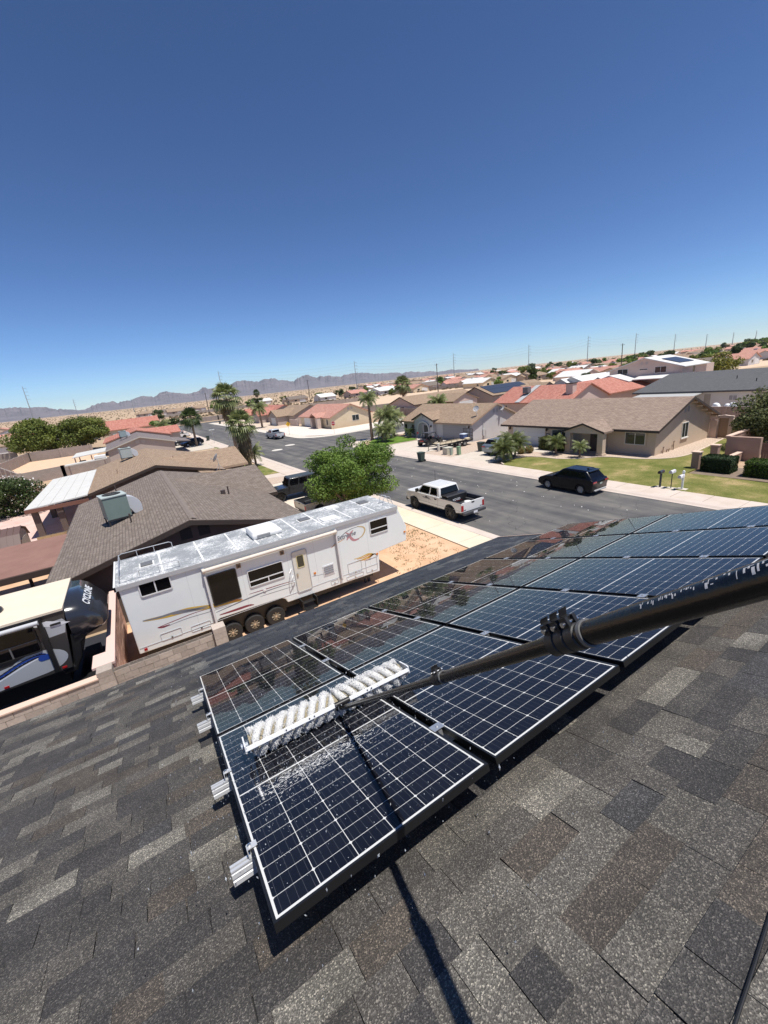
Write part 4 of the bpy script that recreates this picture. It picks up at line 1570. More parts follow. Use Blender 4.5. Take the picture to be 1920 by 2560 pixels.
# ------------------------------------------------------------------ N3, N4, N5 further up this side
r = thing('taupe_house', 'taupe stucco house with grey roof and paired gable vents beyond the tan roof', 'house', (1.6, 92, 0))
gable(r, -3.4, 7.0, 84.5, 99.5, 2.8, 4.3, 'y', ST_TAUPE, SH_SLATE, oh=.4, goh=.3, trim=mat('pale_fascia', (.45, .42, .38), .7))
vent(r, FY(84.5, -1), 1.0, 1.6, 3.1, 3.65, mat('pale_vent', (.5, .44, .4), .8))
vent(r, FY(84.5, -1), 1.9, 2.5, 3.1, 3.65, mat('pale_vent', (.5, .44, .4), .8))
MB().prism([(7.05, 2.6), (9.9, 1.95 + .25), (9.9, 2.05), (7.05, 2.45)], 'y', 86, 97).obj('porch_roof', SH_SLATE, r, world=True)
rooftop_unit((-.6, 93.0, 4.0), R(8), 'teal grey air conditioner on the taupe house roof', (.3, .36, .36))
r = thing('red_roof_house', 'house with red tile roof just behind the taupe house', 'house', (1.5, 113, 0))
gable(r, -4.2, 8.2, 104.5, 122, 2.8, 4.5, 'y', ST_TAUPE, TILE, oh=.4, goh=.35)
gable(r, 4.2, 11, 112, 121, 2.7, 4.0, 'x', ST_TAUPE, TILE, oh=.4, goh=.3)
r = thing('red_roof_house', 'long house with big red tile roof slope beyond the big green tree', 'house', (1, 178, 0))
gable(r, -7.5, 10.5, 166, 176, 2.9, 5.6, 'x', ST_TAN, TILE, oh=.45, goh=.4)
window(r, FY(166, -1), 2.5, 4.3, 1.0, 2.1, panes=2)
MB().box(-3.8, -2.6, 165.3, 165.95, .1, 1.4).obj('wall_unit', mat('unit_lid', (.62, .65, .64), .5), r, world=True)
# open ramada with white roof beside the taupe house
r = thing('carport', 'white roofed carport with clutter below it left of the taupe house', 'carport', (-5.8, 88, 0))
MB().prism([(-8.4, 2.3), (-3.6, 2.6), (-3.6, 2.72), (-8.4, 2.42)], 'y', 83.5, 92).obj('roof_sheet', mat('white_metal_sheet', (.66, .65, .6), .5), r, world=True)
for (x, y) in ((-8.1, 84), (-8.1, 91.5), (-5.8, 84)):
    MB().box(x - .08, x + .08, y - .08, y + .08, 0, 2.35).obj('post', ST_TAUPE, r, world=True)
o = MB().box(-8, -6.7, 85, 88, .3, 1.1).box(-7.8, -6.9, 85.5, 87, 1.1, 1.5).obj('utility_cart', mat('dark_cart', (.05, .05, .05), .6), bev=.08)
tag(o, 'dark utility cart parked under the white carport', 'cart')
r = thing('patio_ramp', 'long low white roof panel lying along the grey yard wall', 'roof panel', (-5, 79, 0))
MB().prism([(-8.8, 1.9), (-3.4, 2.15), (-3.4, 2.3), (-8.8, 2.05)], 'y', 76.0, 77.5).obj('panel', mat('white_metal_sheet', (.66, .65, .6), .5), r, world=True)
MB().box(-5.0, -3.5, 76.2, 77.6, 2.32, 2.75).obj('cooler_box', WHITE, r, world=True, bev=.05)
for x in (-8.4, -3.8):
    MB().box(x - .08, x + .08, 76.6, 76.8, 0, 1.95).obj('post', ST_TAUPE, r, world=True)

# distant grey block walls on the left
WALLG = brickmat('grey_block_wall', (.3, .255, .225), (.34, .29, .26), (.24, .2, .18), .4, .2, .012, bump=.2, noise=.25, nscale=.5)
def plain_wall(label, pts, h=1.8, t=.2, m=WALLG, name='block_wall', group='grey yard walls'):
    c = Vector((sum(p[0] for p in pts) / len(pts), sum(p[1] for p in pts) / len(pts), 0))
    r_ = thing(name, label, 'wall', c, 0, group)
    for a, b2 in zip(pts[:-1], pts[1:]):
        d = Vector((b2[0] - a[0], b2[1] - a[1]))
        nv = Vector((-d.y, d.x)).normalized() * t / 2
        MB().prism([(a[0] + nv.x, a[1] + nv.y), (b2[0] + nv.x, b2[1] + nv.y), (b2[0] - nv.x, b2[1] - nv.y), (a[0] - nv.x, a[1] - nv.y)], 'z', 0, h).obj('wall_run', m, r_, world=True)
        k = max(1, int(d.length / 5))
        for i in range(k + 1):
            p = Vector(a) + d * i / k
            MB().box(p.x - .22, p.x + .22, p.y - .22, p.y + .22, 0, h + .05).obj('pier', m, r_, world=True)
    return r_
plain_wall('grey block wall running behind the white flowering bush', [(-24, 73.0), (-9.5, 79.5), (-3.5, 81.5)])
plain_wall('grey block wall with piers below the big green trees', [(-20.5, 98.5), (-19.5, 119.5), (-7.6, 117.5)], 2.0)
plain_wall('grey wall at the far left running out of frame', [(-40, 99), (-20.8, 97.6), (-14.5, 77.6)], 1.8)
plain_wall('dark grey wall left of the green trees in the distance', [(-52, 136), (-23, 128)], 2.0)
plain_wall('low reddish wall behind the white bush', [(-13.5, 62), (-8.4, 62)], 1.5, m=mat('reddish_wall', (.3, .2, .16), .9))
# pink patio paving beyond the brown house
kind(sheet('pink_patio', [(-14, 36.6), (-4.3, 36.6), (-4.3, 56), (-14, 56)], .07, mat('pink_paving', (.55, .36, .3), .9, c2=(.66, .5, .44), scale=.8), .06))

# ------------------------------------------------------------------ H3: the tan house on the right across the street
r = thing('tan_stucco_house', 'tan stucco house with white garage door and lawn, right across the street', 'house', (45.5, 27.5, 0))
gable(r, 40.2, 50.8, 18.85, 36.0, 2.78, 4.82, 'y', ST_TAN, SH_PINK, oh=.75, goh=.52, th=.14, trim=TR_BROWN)
# entry porch gable
po = MB()
po.prism([(22.3, 2.4), (24.5, 3.2), (26.8, 2.4), (26.8, 2.25), (24.5, 3.05), (22.3, 2.25)], 'x', 37.8, 43.2)
po.obj('porch_roof', SH_PINK, r, world=True)
MB().prism([(22.5, 2.2), (26.6, 2.2), (26.6, 2.3), (24.5, 3.04), (22.5, 2.3)], 'x', 37.95, 38.15).obj('porch_gable', ST_TAN, r, world=True)
MB().prism([(22.25, 2.24), (24.5, 3.06), (26.85, 2.24), (26.85, 2.42), (24.5, 3.22), (22.25, 2.42)], 'x', 37.76, 37.799).obj('porch_trim', TR_BROWN, r, world=True)
for y in (22.75, 26.2):
    MB().box(37.95, 38.5, y - .28, y + .28, .3, 2.2).box(37.88, 38.57, y - .35, y + .35, .1, .298).obj('porch_column', ST_TAN, r, world=True, bev=.01, seg=1)
MB().box(40.0, 40.19, 23.3, 26.0, .1, 2.3).obj('entry_wall', ST_TAN, r, world=True)
f = FX(40.0, -1)
door(r, f, 23.9, 24.9, 2.1, mat('entry_door_dark', (.09, .06, .05), .5))
MB().lathe([(.001, .025), (.19, .025), (.26, .05), (.3, .025)], 16, axis='x', c=(39.95, 24.4, 1.65)).obj('door_wreath', mat('wreath_green', (.05, .06, .03), .9), r, world=True)
f = FX(40.2, -1)
window(r, f, 19.75, 21.6, 1.0, 2.15, panes=2, surround=ST_TAN)
garage(r, f, 30.6, 35.2, 2.15, mat('white_garage_door', (.7, .69, .67), .6), 4, sur=ST_TAN)
window(r, f, 27.3, 29.7, .7, 2.05, panes=2)
MB().fbox(f, 30.0, 30.45, .005, .03, 1.35, 1.6).obj('house_number_plate', mat('brown_plate', (.12, .09, .07), .6), r, world=True)
MB().fbox(f, 30.08, 30.37, .031, .036, 1.43, 1.52).obj('house_number', mat('pale_number', (.6, .56, .5), .6), r, world=True)
def wall_lamp(root, f_, a, z):
    MB().fbox(f_, a - .06, a + .06, .004, .03, z - .12, z + .12).fbox(f_, a - .05, a + .05, .03, .1, z + .02, z + .06).obj('wall_lamp', BLACK, root, world=True)
    p = f_(a, .12, z - .05)
    MB().lathe([(.03, -.16), (.1, -.1), (.1, .08), (.04, .15)], 10, c=p, cap=True).obj('lamp_shade', mat('lamp_brown', (.08, .05, .035), .4), root, world=True)
wall_lamp(r, f, 35.65, 2.0)
wall_lamp(r, f, 30.35 - .0, 2.05)
f = FY(18.85, -1)
window(r, f, 44.9, 46.1, .95, 2.4, panes=2, frm=mat('window_frame_white', (.75, .74, .7), .5))
MB().fbox(f, 44.8, 46.2, .05, .12, .86, .94).obj('window_sill', mat('pale_sill', (.7, .66, .6), .8), r, world=True)
vent(r, f, 45.0, 45.4, 3.35, 3.9, mat('grey_vent', (.4, .34, .3), .8))
vent(r, f, 45.6, 46.0, 3.35, 3.9, mat('grey_vent', (.4, .34, .3), .8))
for a, h_ in ((41.4, .7), (42.1, .35), (42.5, .35), (43.3, .95)):
    MB().fbox(f, a, a + .05, .1, .15, .1, h_).fbox(f, a, a + .22, .1, .15, h_ - .05, h_).obj('garden_tap', mat('pipe_rust', (.16, .09, .06), .7), r, world=True)
for i in range(5):
    x = 46.2 + i * 1.15
    z = 4.62 - abs(x - 45.5) * .415
    MB().box(x, x + .1, 18.35, 18.84, z - .2, z - .08).obj('eave_bracket', mat('pale_bracket', (.62, .5, .36), .7), r, world=True)
# side gate and wall behind it
r = thing('side_wall', 'tan block wall with gate right of the tan house', 'wall', (54, 18, 0))
MB().box(50.82, 51.1, 18.2, 18.85, 0, 1.9).obj('wall_stub', ST_PINK, r, world=True)
MB().box(51.0, 51.3, 17.0, 17.35, 0, 2.3).obj('gate_post', ST_PINK, r, world=True)
MB().box(51.0, 51.3, 18.15, 18.5, 0, 2.3).obj('gate_post', ST_PINK, r, world=True)
MB().prism([(17.3, 2.1), (18.2, 2.1), (18.2, 2.3), (17.75, 2.38), (17.3, 2.3)], 'x', 51.0, 51.3).obj('gate_arch', ST_PINK, r, world=True)
MB().box(51.1, 51.18, 17.36, 18.14, .08, 2.05).obj('gate', mat('gate_wood', (.33, .22, .15), .8), r, world=True)
MB().box(51.05, 51.25, 13.5, 16.98, 0, 1.75).obj('wall_run', brickmat('olive_block', (.37, .3, .2), (.42, .35, .24), (.27, .21, .15), .4, .2, .012, bump=.2), r, world=True)
# tall retaining wall behind
r = thing('rear_wall', 'tall taupe block wall below the white house, behind the tan house', 'wall', (62, 18, 0))
RW = brickmat('taupe_block_wall', (.33, .255, .22), (.37, .29, .25), (.26, .2, .17), .4, .2, .012, bump=.2, noise=.2)
MB().box(62.4, 62.7, 4, 43, 0, 1.85).obj('wall_run', RW, r, world=True)
for y in np.arange(5, 43, 4.2):
    MB().box(62.28, 62.395, y - .2, y + .2, 0, 1.9).obj('pier', RW, r, world=True)

# ------------------------------------------------------------------ right edge yard: pink walls, hedges
r = thing('yard_wall', 'dusty pink stucco wall with low step wall between lawn and hedges', 'wall', (41.8, 13.4, 0))
PK = mat('dusty_pink_stucco', (.33, .22, .17), .9, c2=(.38, .26, .2), scale=.8, bump=.3)
MB().box(41.6, 42.0, 11.9, 14.1, 0, 1.9).obj('wall_run', PK, r, world=True)
MB().box(42.0, 46.5, 13.9, 14.15, 0, 1.9).obj('wall_run', PK, r, world=True)
MB().box(41.55, 46.55, 13.85, 14.2, 1.902, 1.97).obj('coping', mat('peach_coping', (.66, .48, .38), .9), r, world=True)
MB().box(37.4, 41.5, 12.9, 13.2, 0, .7).obj('low_wall', PK, r, world=True)
MB().box(37.4, 41.5, 12.88, 13.22, .702, .76).obj('low_coping', mat('peach_coping', (.66, .48, .38), .9), r, world=True)
for x in (37.2, 40.4):
    MB().box(x - .25, x + .25, 14.1, 14.6, 0, 1.35).obj('pillar', PK, r, world=True)
    MB().box(x - .3, x + .3, 14.05, 14.65, 1.352, 1.43).obj('pillar_cap', mat('peach_coping', (.66, .48, .38), .9), r, world=True)
r = thing('picket_fence', 'dark brown board fence at the right edge beyond the pink wall', 'fence', (41.8, 9.5, 0))
for k in range(26):
    y = 11.8 - k * .16
    MB().box(41.75, 41.79, y - .145, y, .1, 1.5 + .02 * (k % 3)).obj('board', mat('brown_board', (.15, .085, .065), .85, c2=(.2, .12, .09), scale=4), r, world=True)

# ------------------------------------------------------------------ H2: grey house with arched entry
r = thing('grey_stucco_house', 'grey stucco house with arched entry and trailer in the drive', 'house', (43.5, 49.4, 0))
gable(r, 39.2, 48.0, 41.25, 57.3, 2.75, 4.7, 'y', ST_GREY, SH_TAN, oh=.5, goh=.35, trim=TR_TAN)
gable(r, 38.6, 43.0, 48.9, 53.5, 3.05, 3.95, 'x', ST_GREY, SH_TAN, oh=.35, goh=.3, trim=TR_BROWN, ends=(1, 0))
# arch of the entry: pieces round a recess
f = FX(38.55, -1)
ar = MB()
yc, ra = 51.2, 1.3
pts = [(yc + ra * math.cos(t), 1.5 + ra * .78 * math.sin(t)) for t in np.linspace(0, math.pi, 15)]
for (a, c) in zip(pts[:-1], pts[1:]):
    for k_, (o0, o1) in enumerate(((1.0, 1.16),)):
        def O(p, s_):
            return (yc + (p[0] - yc) * s_, 1.5 + (p[1] - 1.5) * s_)
        q = [O(a, 1), O(c, 1), O(c, 1.17), O(a, 1.17)]
        ar.hexa([f(x, .01, z) for x, z in q] + [f(x, .12, z) for x, z in q])
for y in (yc - ra * 1.17, yc + ra):
    ar.fbox(f, y, y + ra * .17, .01, .12, .1, 1.5)
ar.obj('entry_arch', mat('pale_grey_trim', (.58, .57, .57), .9), r, world=True)
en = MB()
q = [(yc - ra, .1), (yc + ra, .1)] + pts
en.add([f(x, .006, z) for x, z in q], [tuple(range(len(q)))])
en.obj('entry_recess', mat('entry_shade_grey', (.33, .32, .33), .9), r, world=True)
MB().fbox(f, 50.1, 51.0, .012, .03, .1, 2.05).obj('door', mat('screen_door', (.06, .055, .055), .6), r, world=True)
MB().fbox(f, 51.05, 51.09, .012, .2, .1, 2.2).obj('entry_pier', ST_GREY, r, world=True)
vent(r, f, 51.05, 51.35, 3.15, 3.55, mat('grey_vent2', (.4, .4, .4), .8))
f = FX(39.2, -1)
garage(r, f, 42.4, 47.4, 2.2, mat('grey_garage_door', (.34, .33, .34), .6), 4, sur=ST_GREY)
wall_lamp(r, f, 41.85, 2.05)
wall_lamp(r, FX(38.55, -1), 49.25, 2.0)
for y in (54.4, 56.3):
    window(r, f, y, y + .75, .7, 2.0, panes=1)
f = FY(41.25, -1)
vent(r, f, 43.1, 43.45, 3.4, 3.9, mat('grey_vent2', (.4, .4, .4), .8))
vent(r, f, 43.7, 44.05, 3.4, 3.9, mat('grey_vent2', (.4, .4, .4), .8))
MB().fbox(f, 41.0, 41.35, .004, .15, .6, 1.5).fbox(f, 41.1, 41.15, .02, .07, 1.5, 2.6).obj('meter_box', mat('meter_grey', (.5, .5, .5), .6), r, world=True)
MB().fbox(f, 41.25, 41.3, .02, .07, .1, .6).fbox(f, 41.6, 41.64, .02, .06, .1, 1.3).obj('conduit', mat('meter_grey', (.5, .5, .5), .6), r, world=True)
dish((40.6, 41.8, 3.2), R(200), 'satellite dish on the grey house roof above the garage', .9, .42)
dish((44.6, 41.0, 3.3), R(200), 'satellite dish on the gable wall of the grey house', .5, .42)

# ------------------------------------------------------------------ H1: corner house with salmon tile roof
r = thing('corner_house', 'cream corner house with salmon tile roof and white gravel yard', 'house', (44, 95, 0))
gable(r, 39.0, 49.4, 85.6, 104.0, 2.7, 5.0, 'y', ST_CREAM, TILE2, oh=.5, goh=.4)
gable(r, 37.4, 41.5, 89.8, 93.6, 2.75, 3.55, 'x', ST_CREAM, TILE2, oh=.3, goh=.2, walls=False)
for y in (90.0, 93.4):
    MB().box(37.4, 38.3, y - .45, y + .45, 0, 2.5).obj('porch_column', ST_PINK, r, world=True)
f = FX(39.0, -1)
garage(r, f, 96.5, 101.5, 2.2, mat('white_garage_door', (.7, .69, .67), .6), 4, sur=ST_CREAM)
window(r, f, 87.0, 88.0, .8, 2.1, panes=1)
MB().fbox(f, 91.0, 92.6, .004, .03, .1, 2.2).obj('door', mat('screen_door', (.06, .055, .055), .6), r, world=True)
f = FY(85.6, -1)
window(r, f, 44.4, 46.2, 1.1, 2.4, panes=2)
vent(r, f, 43.4, 43.9, 3.7, 4.2, mat('pale_vent', (.5, .44, .4), .8))
vent(r, f, 44.3, 44.8, 3.7, 4.2, mat('pale_vent', (.5, .44, .4), .8))
r = thing('brown_tile_house', 'tan shingled house between the salmon tiled house and the red roofs', 'house', (45, 118, 0))
gable(r, 39.8, 50, 111, 127, 2.7, 4.9, 'y', ST_TAUPE, SH_TAN, oh=.4, goh=.35)
gable(r, 36.5, 44, 115.5, 123, 2.7, 4.3, 'x', ST_TAUPE, SH_TAN, oh=.4, goh=.3)
garage(r, FX(36.5, -1), 117, 121, 2.2, mat('white_garage_door', (.7, .69, .67), .6), 4, sur=ST_TAUPE)
MB().box(38.3, 38.5, 104.6, 110.9, 0, 1.7).obj('yard_wall', ST_PINK, r, world=True)
r = thing('red_tile_house', 'taupe house with red tile roof and twin gables behind the street palm', 'house', (45, 145, 0))
gable(r, 39.8, 51, 134, 158, 2.7, 5.0, 'y', ST_TAUPE, TILE, oh=.4, goh=.35)
gable(r, 37, 44.5, 136, 143, 2.7, 4.5, 'x', ST_TAUPE, TILE, oh=.4, goh=.3)
gable(r, 37.4, 44.5, 149, 156, 2.7, 4.5, 'x', ST_TAUPE, TILE, oh=.4, goh=.3)
window(r, FX(37, -1), 138.5, 140.5, .9, 2.1, panes=2)

# ------------------------------------------------------------------ second row behind the far side
r = thing('red_tile_house', 'big house with red pantile roof and chimney behind the tan house', 'house', (74, 52, 0))
gable(r, 64.5, 76, 44.5, 61, 2.7, 5.1, 'y', ST_PINK, TILE, oh=.5, goh=.4)
gable(r, 76, 96, 45.5, 58, 2.7, 4.9, 'x', ST_PINK, TILE, oh=.45, goh=.4)
MB().box(66.6, 67.7, 45.3, 46.6, 0, 5.3).obj('chimney', ST_PINK, r, world=True)
MB().box(66.5, 67.8, 45.2, 46.7, 5.302, 5.45).obj('chimney_cap', TR_BROWN, r, world=True)
for y in (58.4, 59.6):
    window(r, FX(64.5, -1), y - .5, y + .4, .9, 2.0, panes=1)
MB().prism([(64.0, 2.58), (70.2, 5.16), (70.2, 5.2), (64.0, 2.62)], 'y', 54.6, 55.7).obj('roof_walkway', mat('grey_flashing', (.42, .42, .42), .6), r, world=True)
rooftop_unit((67.0, 55.3, 3.95), R(5), 'dark air conditioner on the red tiled roof behind the tan house', (.16, .16, .17), duct=0)
r = thing('white_house', 'white house with long dark grey roof at the right edge', 'house', (80, 28, 0))
gable(r, 74.0, 98, 6, 38.5, 2.9, 5.0, 'y', ST_WHITE, SH_GREY, oh=.45, goh=.4, trim=mat('dark_grey_trim', (.08, .08, .085), .6), ridge_off=0)
MB().prism([(70.0, 2.2), (74.2, 2.5), (74.2, 2.6), (70.0, 2.3)], 'y', 28.8, 37.5).obj('porch_roof', mat('grey_metal_sheet', (.42, .42, .4), .5), r, world=True)
for y in (29, 33, 37.2):
    MB().box(70.1, 70.3, y - .1, y + .1, 0, 2.3).obj('post', ST_WHITE, r, world=True)
MB().box(70.6, 70.8, 29.2, 37, 0, 2.0).obj('porch_screen', mat('shade_screen', (.12, .12, .11), .8), r, world=True)
f = FX(74.0, -1)
window(r, f, 24.6, 25.6, 1.4, 2.1, panes=2, glass=mat('closed_blind', (.35, .35, .36), .8))
MB().fbox(f, 20.5, 22.4, .005, .03, .9, 2.4).obj('shutter', mat('beige_shutter', (.42, .38, .32), .8), r, world=True)
MB().fbox(f, 27.8, 28.6, .005, .03, .1, 2.3).obj('door', mat('beige_shutter', (.42, .38, .32), .8), r, world=True)
for (x, y) in ((80, 27), (78, 24)):
    z = 2.9 + (x - 74) * .175
    MB().cyl((x, y, z - .1), (x, y, z + .45), .06, n=8).obj('vent_pipe', BLACK, r, world=True)
rooftop_unit((83.5, 22.6, 4.65), R(5), 'black air conditioner on the dark grey roof at the right edge', (.025, .025, .028), duct=0).scale = (1.6, 1.6, 1.2)
o = MB()
for (x, y, s_) in ((63.4, 24.4, .4), (63.4, 23.2, .6), (63.4, 22.0, .5), (63.4, 21.4, .65)):
    o.prism([(y - s_ * .7, 1.6), (y + s_ * .7, 1.6), (y + s_ * .5, 1.6 + s_), (y - s_ * .3, 1.6 + s_ * .8)], 'x', x, x + .8)
o = o.obj('stacked_patio_chairs', WHITE, bev=.15)
tag(o, 'heap of white patio furniture above the taupe rear wall', 'patio furniture')
o = MB().box(63.0, 64.5, 20, 26, 0, 1.598).obj('storage_platform', ST_WHITE)
tag(o, 'white platform behind the taupe rear wall carrying patio furniture', 'platform')

r = thing('two_storey_house', 'pale pink two storey house with solar panels on a white roof', 'house', (100, 48, 0))
gable(r, 94, 104, 40.5, 55, 6.0, 8.1, 'x', ST_PINK, WROOF, oh=.5, goh=.4)
MB().box(104, 110, 41.5, 54, 0, 5.6).obj('rear_block', ST_PINK, r, world=True)
gable(r, 89.5, 94.0, 48.5, 56.2, 4.0, 5.2, 'x', ST_PINK, WROOF, oh=.4, goh=.3)
MB().prism([(90.5, 3.9), (94.2, 4.5), (94.2, 4.65), (90.5, 4.05)], 'y', 41, 48.2).obj('porch_roof', WROOF, r, world=True)
f = FX(94.0, -1)
for y in (43.4, 51.0):
    window(r, f, y, y + 2.2, 4.9 if y < 45 else 4.85, 6.1, panes=2)
window(r, f, 47.0, 48.6, 5.6, 5.9, panes=1)
vent(r, f, 47.0, 47.5, 6.7, 7.2, mat('pale_vent', (.5, .44, .4), .8))
vent(r, f, 48.0, 48.5, 6.7, 7.2, mat('pale_vent', (.5, .44, .4), .8))
garage(r, FX(89.5, -1), 50, 55, 2.5, mat('shade_door', (.14, .12, .11), .8), 3, sur=ST_PINK)
window(r, FY(40.5, -1), 98, 99, 4.4, 5.8, panes=1)
sp = thing('roof_solar_panel', 'dark solar panel block on the white roof of the two storey house', 'solar panel', (99, 44, 7.1))
for i in range(4):
    b_ = MB()
    xx = 96.0 + i * 1.5
    b_.hexa([(xx, 42.0, 6.47 + .06), (xx + 1.45, 42.0, 6.47 + .06), (xx + 1.45, 45.5, 7.48 + .08), (xx, 45.5, 7.48 + .08), (xx, 42.0, 6.47 + .1), (xx + 1.45, 42.0, 6.47 + .1), (xx + 1.45, 45.5, 7.48 + .12), (xx, 45.5, 7.48 + .12)])
    b_.obj('module', glassmat('module_glass', (.045, .055, .08), .3, 1.3), sp, world=True)

r = thing('mid_tan_house', 'low tan roofed house with date palm in front, left of the solar roof', 'house', (74, 92, 0))
gable(r, 62.5, 84, 86, 98, 2.7, 4.6, 'x', ST_PINK, SH_TAN, oh=.4, goh=.35, trim=TR_BROWN)
gable(r, 70, 78, 80, 92, 2.6, 4.2, 'y', ST_PINK, SH_TAN, oh=.4, goh=.35)
window(r, FX(62.5, -1), 90.5, 92, .9, 2.1, panes=2)
vent(r, FX(62.5, -1), 91.6, 92.1, 3.4, 3.9, mat('pale_vent', (.5, .44, .4), .8))
garage(r, FY(80, -1), 72, 76.5, 2.2, mat('white_garage_door', (.7, .69, .67), .6), 4, sur=ST_PINK)
r = thing('solar_roof_house', 'brown house with a long blue solar array on its roof', 'house', (94, 86, 0))
gable(r, 82.5, 106, 79, 91, 2.7, 4.9, 'x', ST_TAUPE, SH_TAN, oh=.45, goh=.4, trim=TR_BROWN)
gable(r, 98, 104, 76, 84, 2.7, 4.2, 'y', ST_TAUPE, SH_TAN, oh=.4, goh=.3, trim=TR_BROWN, ends=(1, 0))
garage(r, FY(79, -1), 85, 90, 2.2, mat('white_garage_door', (.7, .69, .67), .6), 4, sur=ST_TAUPE)
window(r, FY(79, -1), 93, 95.5, .9, 2.1, panes=2)
sp = thing('roof_solar_array', 'row of blue solar modules on the brown house roof beyond the grey house', 'solar panel', (92, 82, 3.7))
for i in range(11):
    xx = 83.6 + i * 1.42
    for j in range(2):
        if j == 0 and i > 8:
            continue
        y0_, y1_ = (79.5, 82.1) if j == 0 else (82.2, 84.6)
        z0_, z1_ = 2.7 + (y0_ - 79) * 2.2 / 6 + .08, 2.7 + (y1_ - 79) * 2.2 / 6 + .08
        b_ = MB().hexa([(xx, y0_, z0_), (xx + 1.38, y0_, z0_), (xx + 1.38, y1_, z1_), (xx, y1_, z1_), (xx, y0_, z0_ + .05), (xx + 1.38, y0_, z0_ + .05), (xx + 1.38, y1_, z1_ + .05), (xx, y1_, z1_ + .05)])
        b_.obj('module', glassmat('module_glass', (.045, .055, .08), .3, 1.3), sp, world=True)
r = thing('white_roof_house', 'grey walled house with two white roofed gables behind the red tiles', 'house', (112, 74, 0))
gable(r, 104, 124, 66, 76, 2.8, 4.9, 'x', ST_GREY, WROOF, oh=.4, goh=.3)
gable(r, 102.5, 112, 70, 76.5, 2.8, 4.6, 'x', ST_GREY, WROOF, oh=.4, goh=.3)
gable(r, 103, 116, 60, 66, 2.8, 4.4, 'x', ST_GREY, WROOF, oh=.4, goh=.3)
plain_wall('long grey wall behind the corner palms and grey house', [(48.5, 60), (60, 61.0), (61, 78), (62, 100)], 1.9, group='grey walls across the street')
plain_wall('grey wall along the end of the street far ahead', [(-30, 198), (36, 197), (110, 196)], 2.0, group='grey walls across the street')
# ------------------------------------------------------------------ lettering
def text_mesh(body, size, bold=0.0, shear=0.0, name='lettering'):
    cu = bpy.data.curves.new('text', 'FONT')
    cu.body = body
    cu.size = size
    cu.extrude = .002
    cu.offset = bold
    cu.shear = shear
    cu.resolution_u = 3
    tmp = bpy.data.objects.new('text', cu)
    COL.objects.link(tmp)
    bpy.context.view_layer.update()
    me = bpy.data.meshes.new_from_object(tmp.evaluated_get(bpy.context.evaluated_depsgraph_get()))
    bpy.data.objects.remove(tmp)
    me.name = name
    return me
def put_text(me, name, m, parent, M):
    me.materials.clear()
    me.materials.append(m)
    o = bpy.data.objects.new(name, me)
    link(o, parent)
    o.matrix_local = M
    return o
def frame_m(origin, xdir, ydir):
    x, y = Vector(xdir).normalized(), Vector(ydir).normalized()
    z = x.cross(y)
    M = Matrix((x, y, z)).transposed().to_4x4()
    M.translation = origin
    return M

# ------------------------------------------------------------------ wheels and cars
def wheel(root, x, y, r, w, rimm, spokes=6, rr=.62, hubm=None, name='wheel'):
    s = 1 if y > 0 else -1
    t = MB().lathe([(r * rr, -w / 2), (r * .93, -w / 2), (r * .985, -w * .38), (r, -w * .22), (r, w * .22), (r * .985, w * .38), (r * .93, w / 2), (r * rr, w / 2)], 28, axis='y')
    wl = t.obj(name, RUBBER, root, smooth=True, loc=(x, y, r))
    rim = MB().lathe([(r * rr, -w * .4), (r * rr, w * .4 * 1.0), (r * rr * .93, w * .44), (r * rr * .9, w * .2), (.001, w * .12)], 24, axis='y')
    for k in range(spokes):
        a = 2 * math.pi * k / spokes
        p0 = (r * .1 * math.cos(a), w * .3, r * .1 * math.sin(a))
        p1 = (r * rr * .94 * math.cos(a), w * .36, r * rr * .94 * math.sin(a))
        rim.tube([p0, p1], [r * .1, r * .085], 6)
    if s < 0:
        rim.xf(Matrix.Scale(-1, 4, (0, 1, 0)))
    rim.obj('rim', rimm, wl, smooth=30)
    hb = MB().lathe([(r * .16, w * .3), (r * .15, w * .44), (.001, w * .46)], 12, axis='y')
    if s < 0:
        hb.xf(Matrix.Scale(-1, 4, (0, 1, 0)))
    hb.obj('hub_cap', hubm or rimm, wl, smooth=30)
    return wl

def arch(xc, zc, r, n=9):
    """arch points from rear to front (x increasing when reversed)"""
    return [(xc + r * math.cos(t), zc + r * math.sin(t)) for t in np.linspace(math.pi, 0, n)]

def body_shell(prof, xw, zlow, wheels_x, ra, zc, W, tuck=.1, mtop=None):
    """extruded silhouette with wheel arches; prof = upper outline from rear to front"""
    low = []
    xs = sorted(wheels_x)            # rear first
    low.append((prof[0][0] + .0, zlow + .1))
    for xc in xs:
        low += [(xc - ra, zlow)] + [(px, pz) for px, pz in arch(xc, zc, ra) if pz > zlow] + [(xc + ra, zlow)]
    low.append((prof[-1][0], zlow + .1))
    out = low + list(prof[::-1])
    return out

def loft_body(poly, W, edge=.07, zt=None):
    b = MB()
    ys = [(-W / 2, .985), (-W / 2 + edge * .35, .997), (-W / 2 + edge, 1.0), (W / 2 - edge, 1.0), (W / 2 - edge * .35, .997), (W / 2, .985)]
    cx = sum(p[0] for p in poly) / len(poly)
    rs = []
    for y, s in ys:
        ring = []
        for (x, z) in poly:
            k = 1.0 - (1 - s) * 1.2
            ring.append((cx + (x - cx) * s, y * (1 - .05 * max(0, (z - .75)) / .6), z if s == 1 else z * (1 - (1 - s) * .35)))
        rs.append(ring)
    b.rings(rs)
    return b

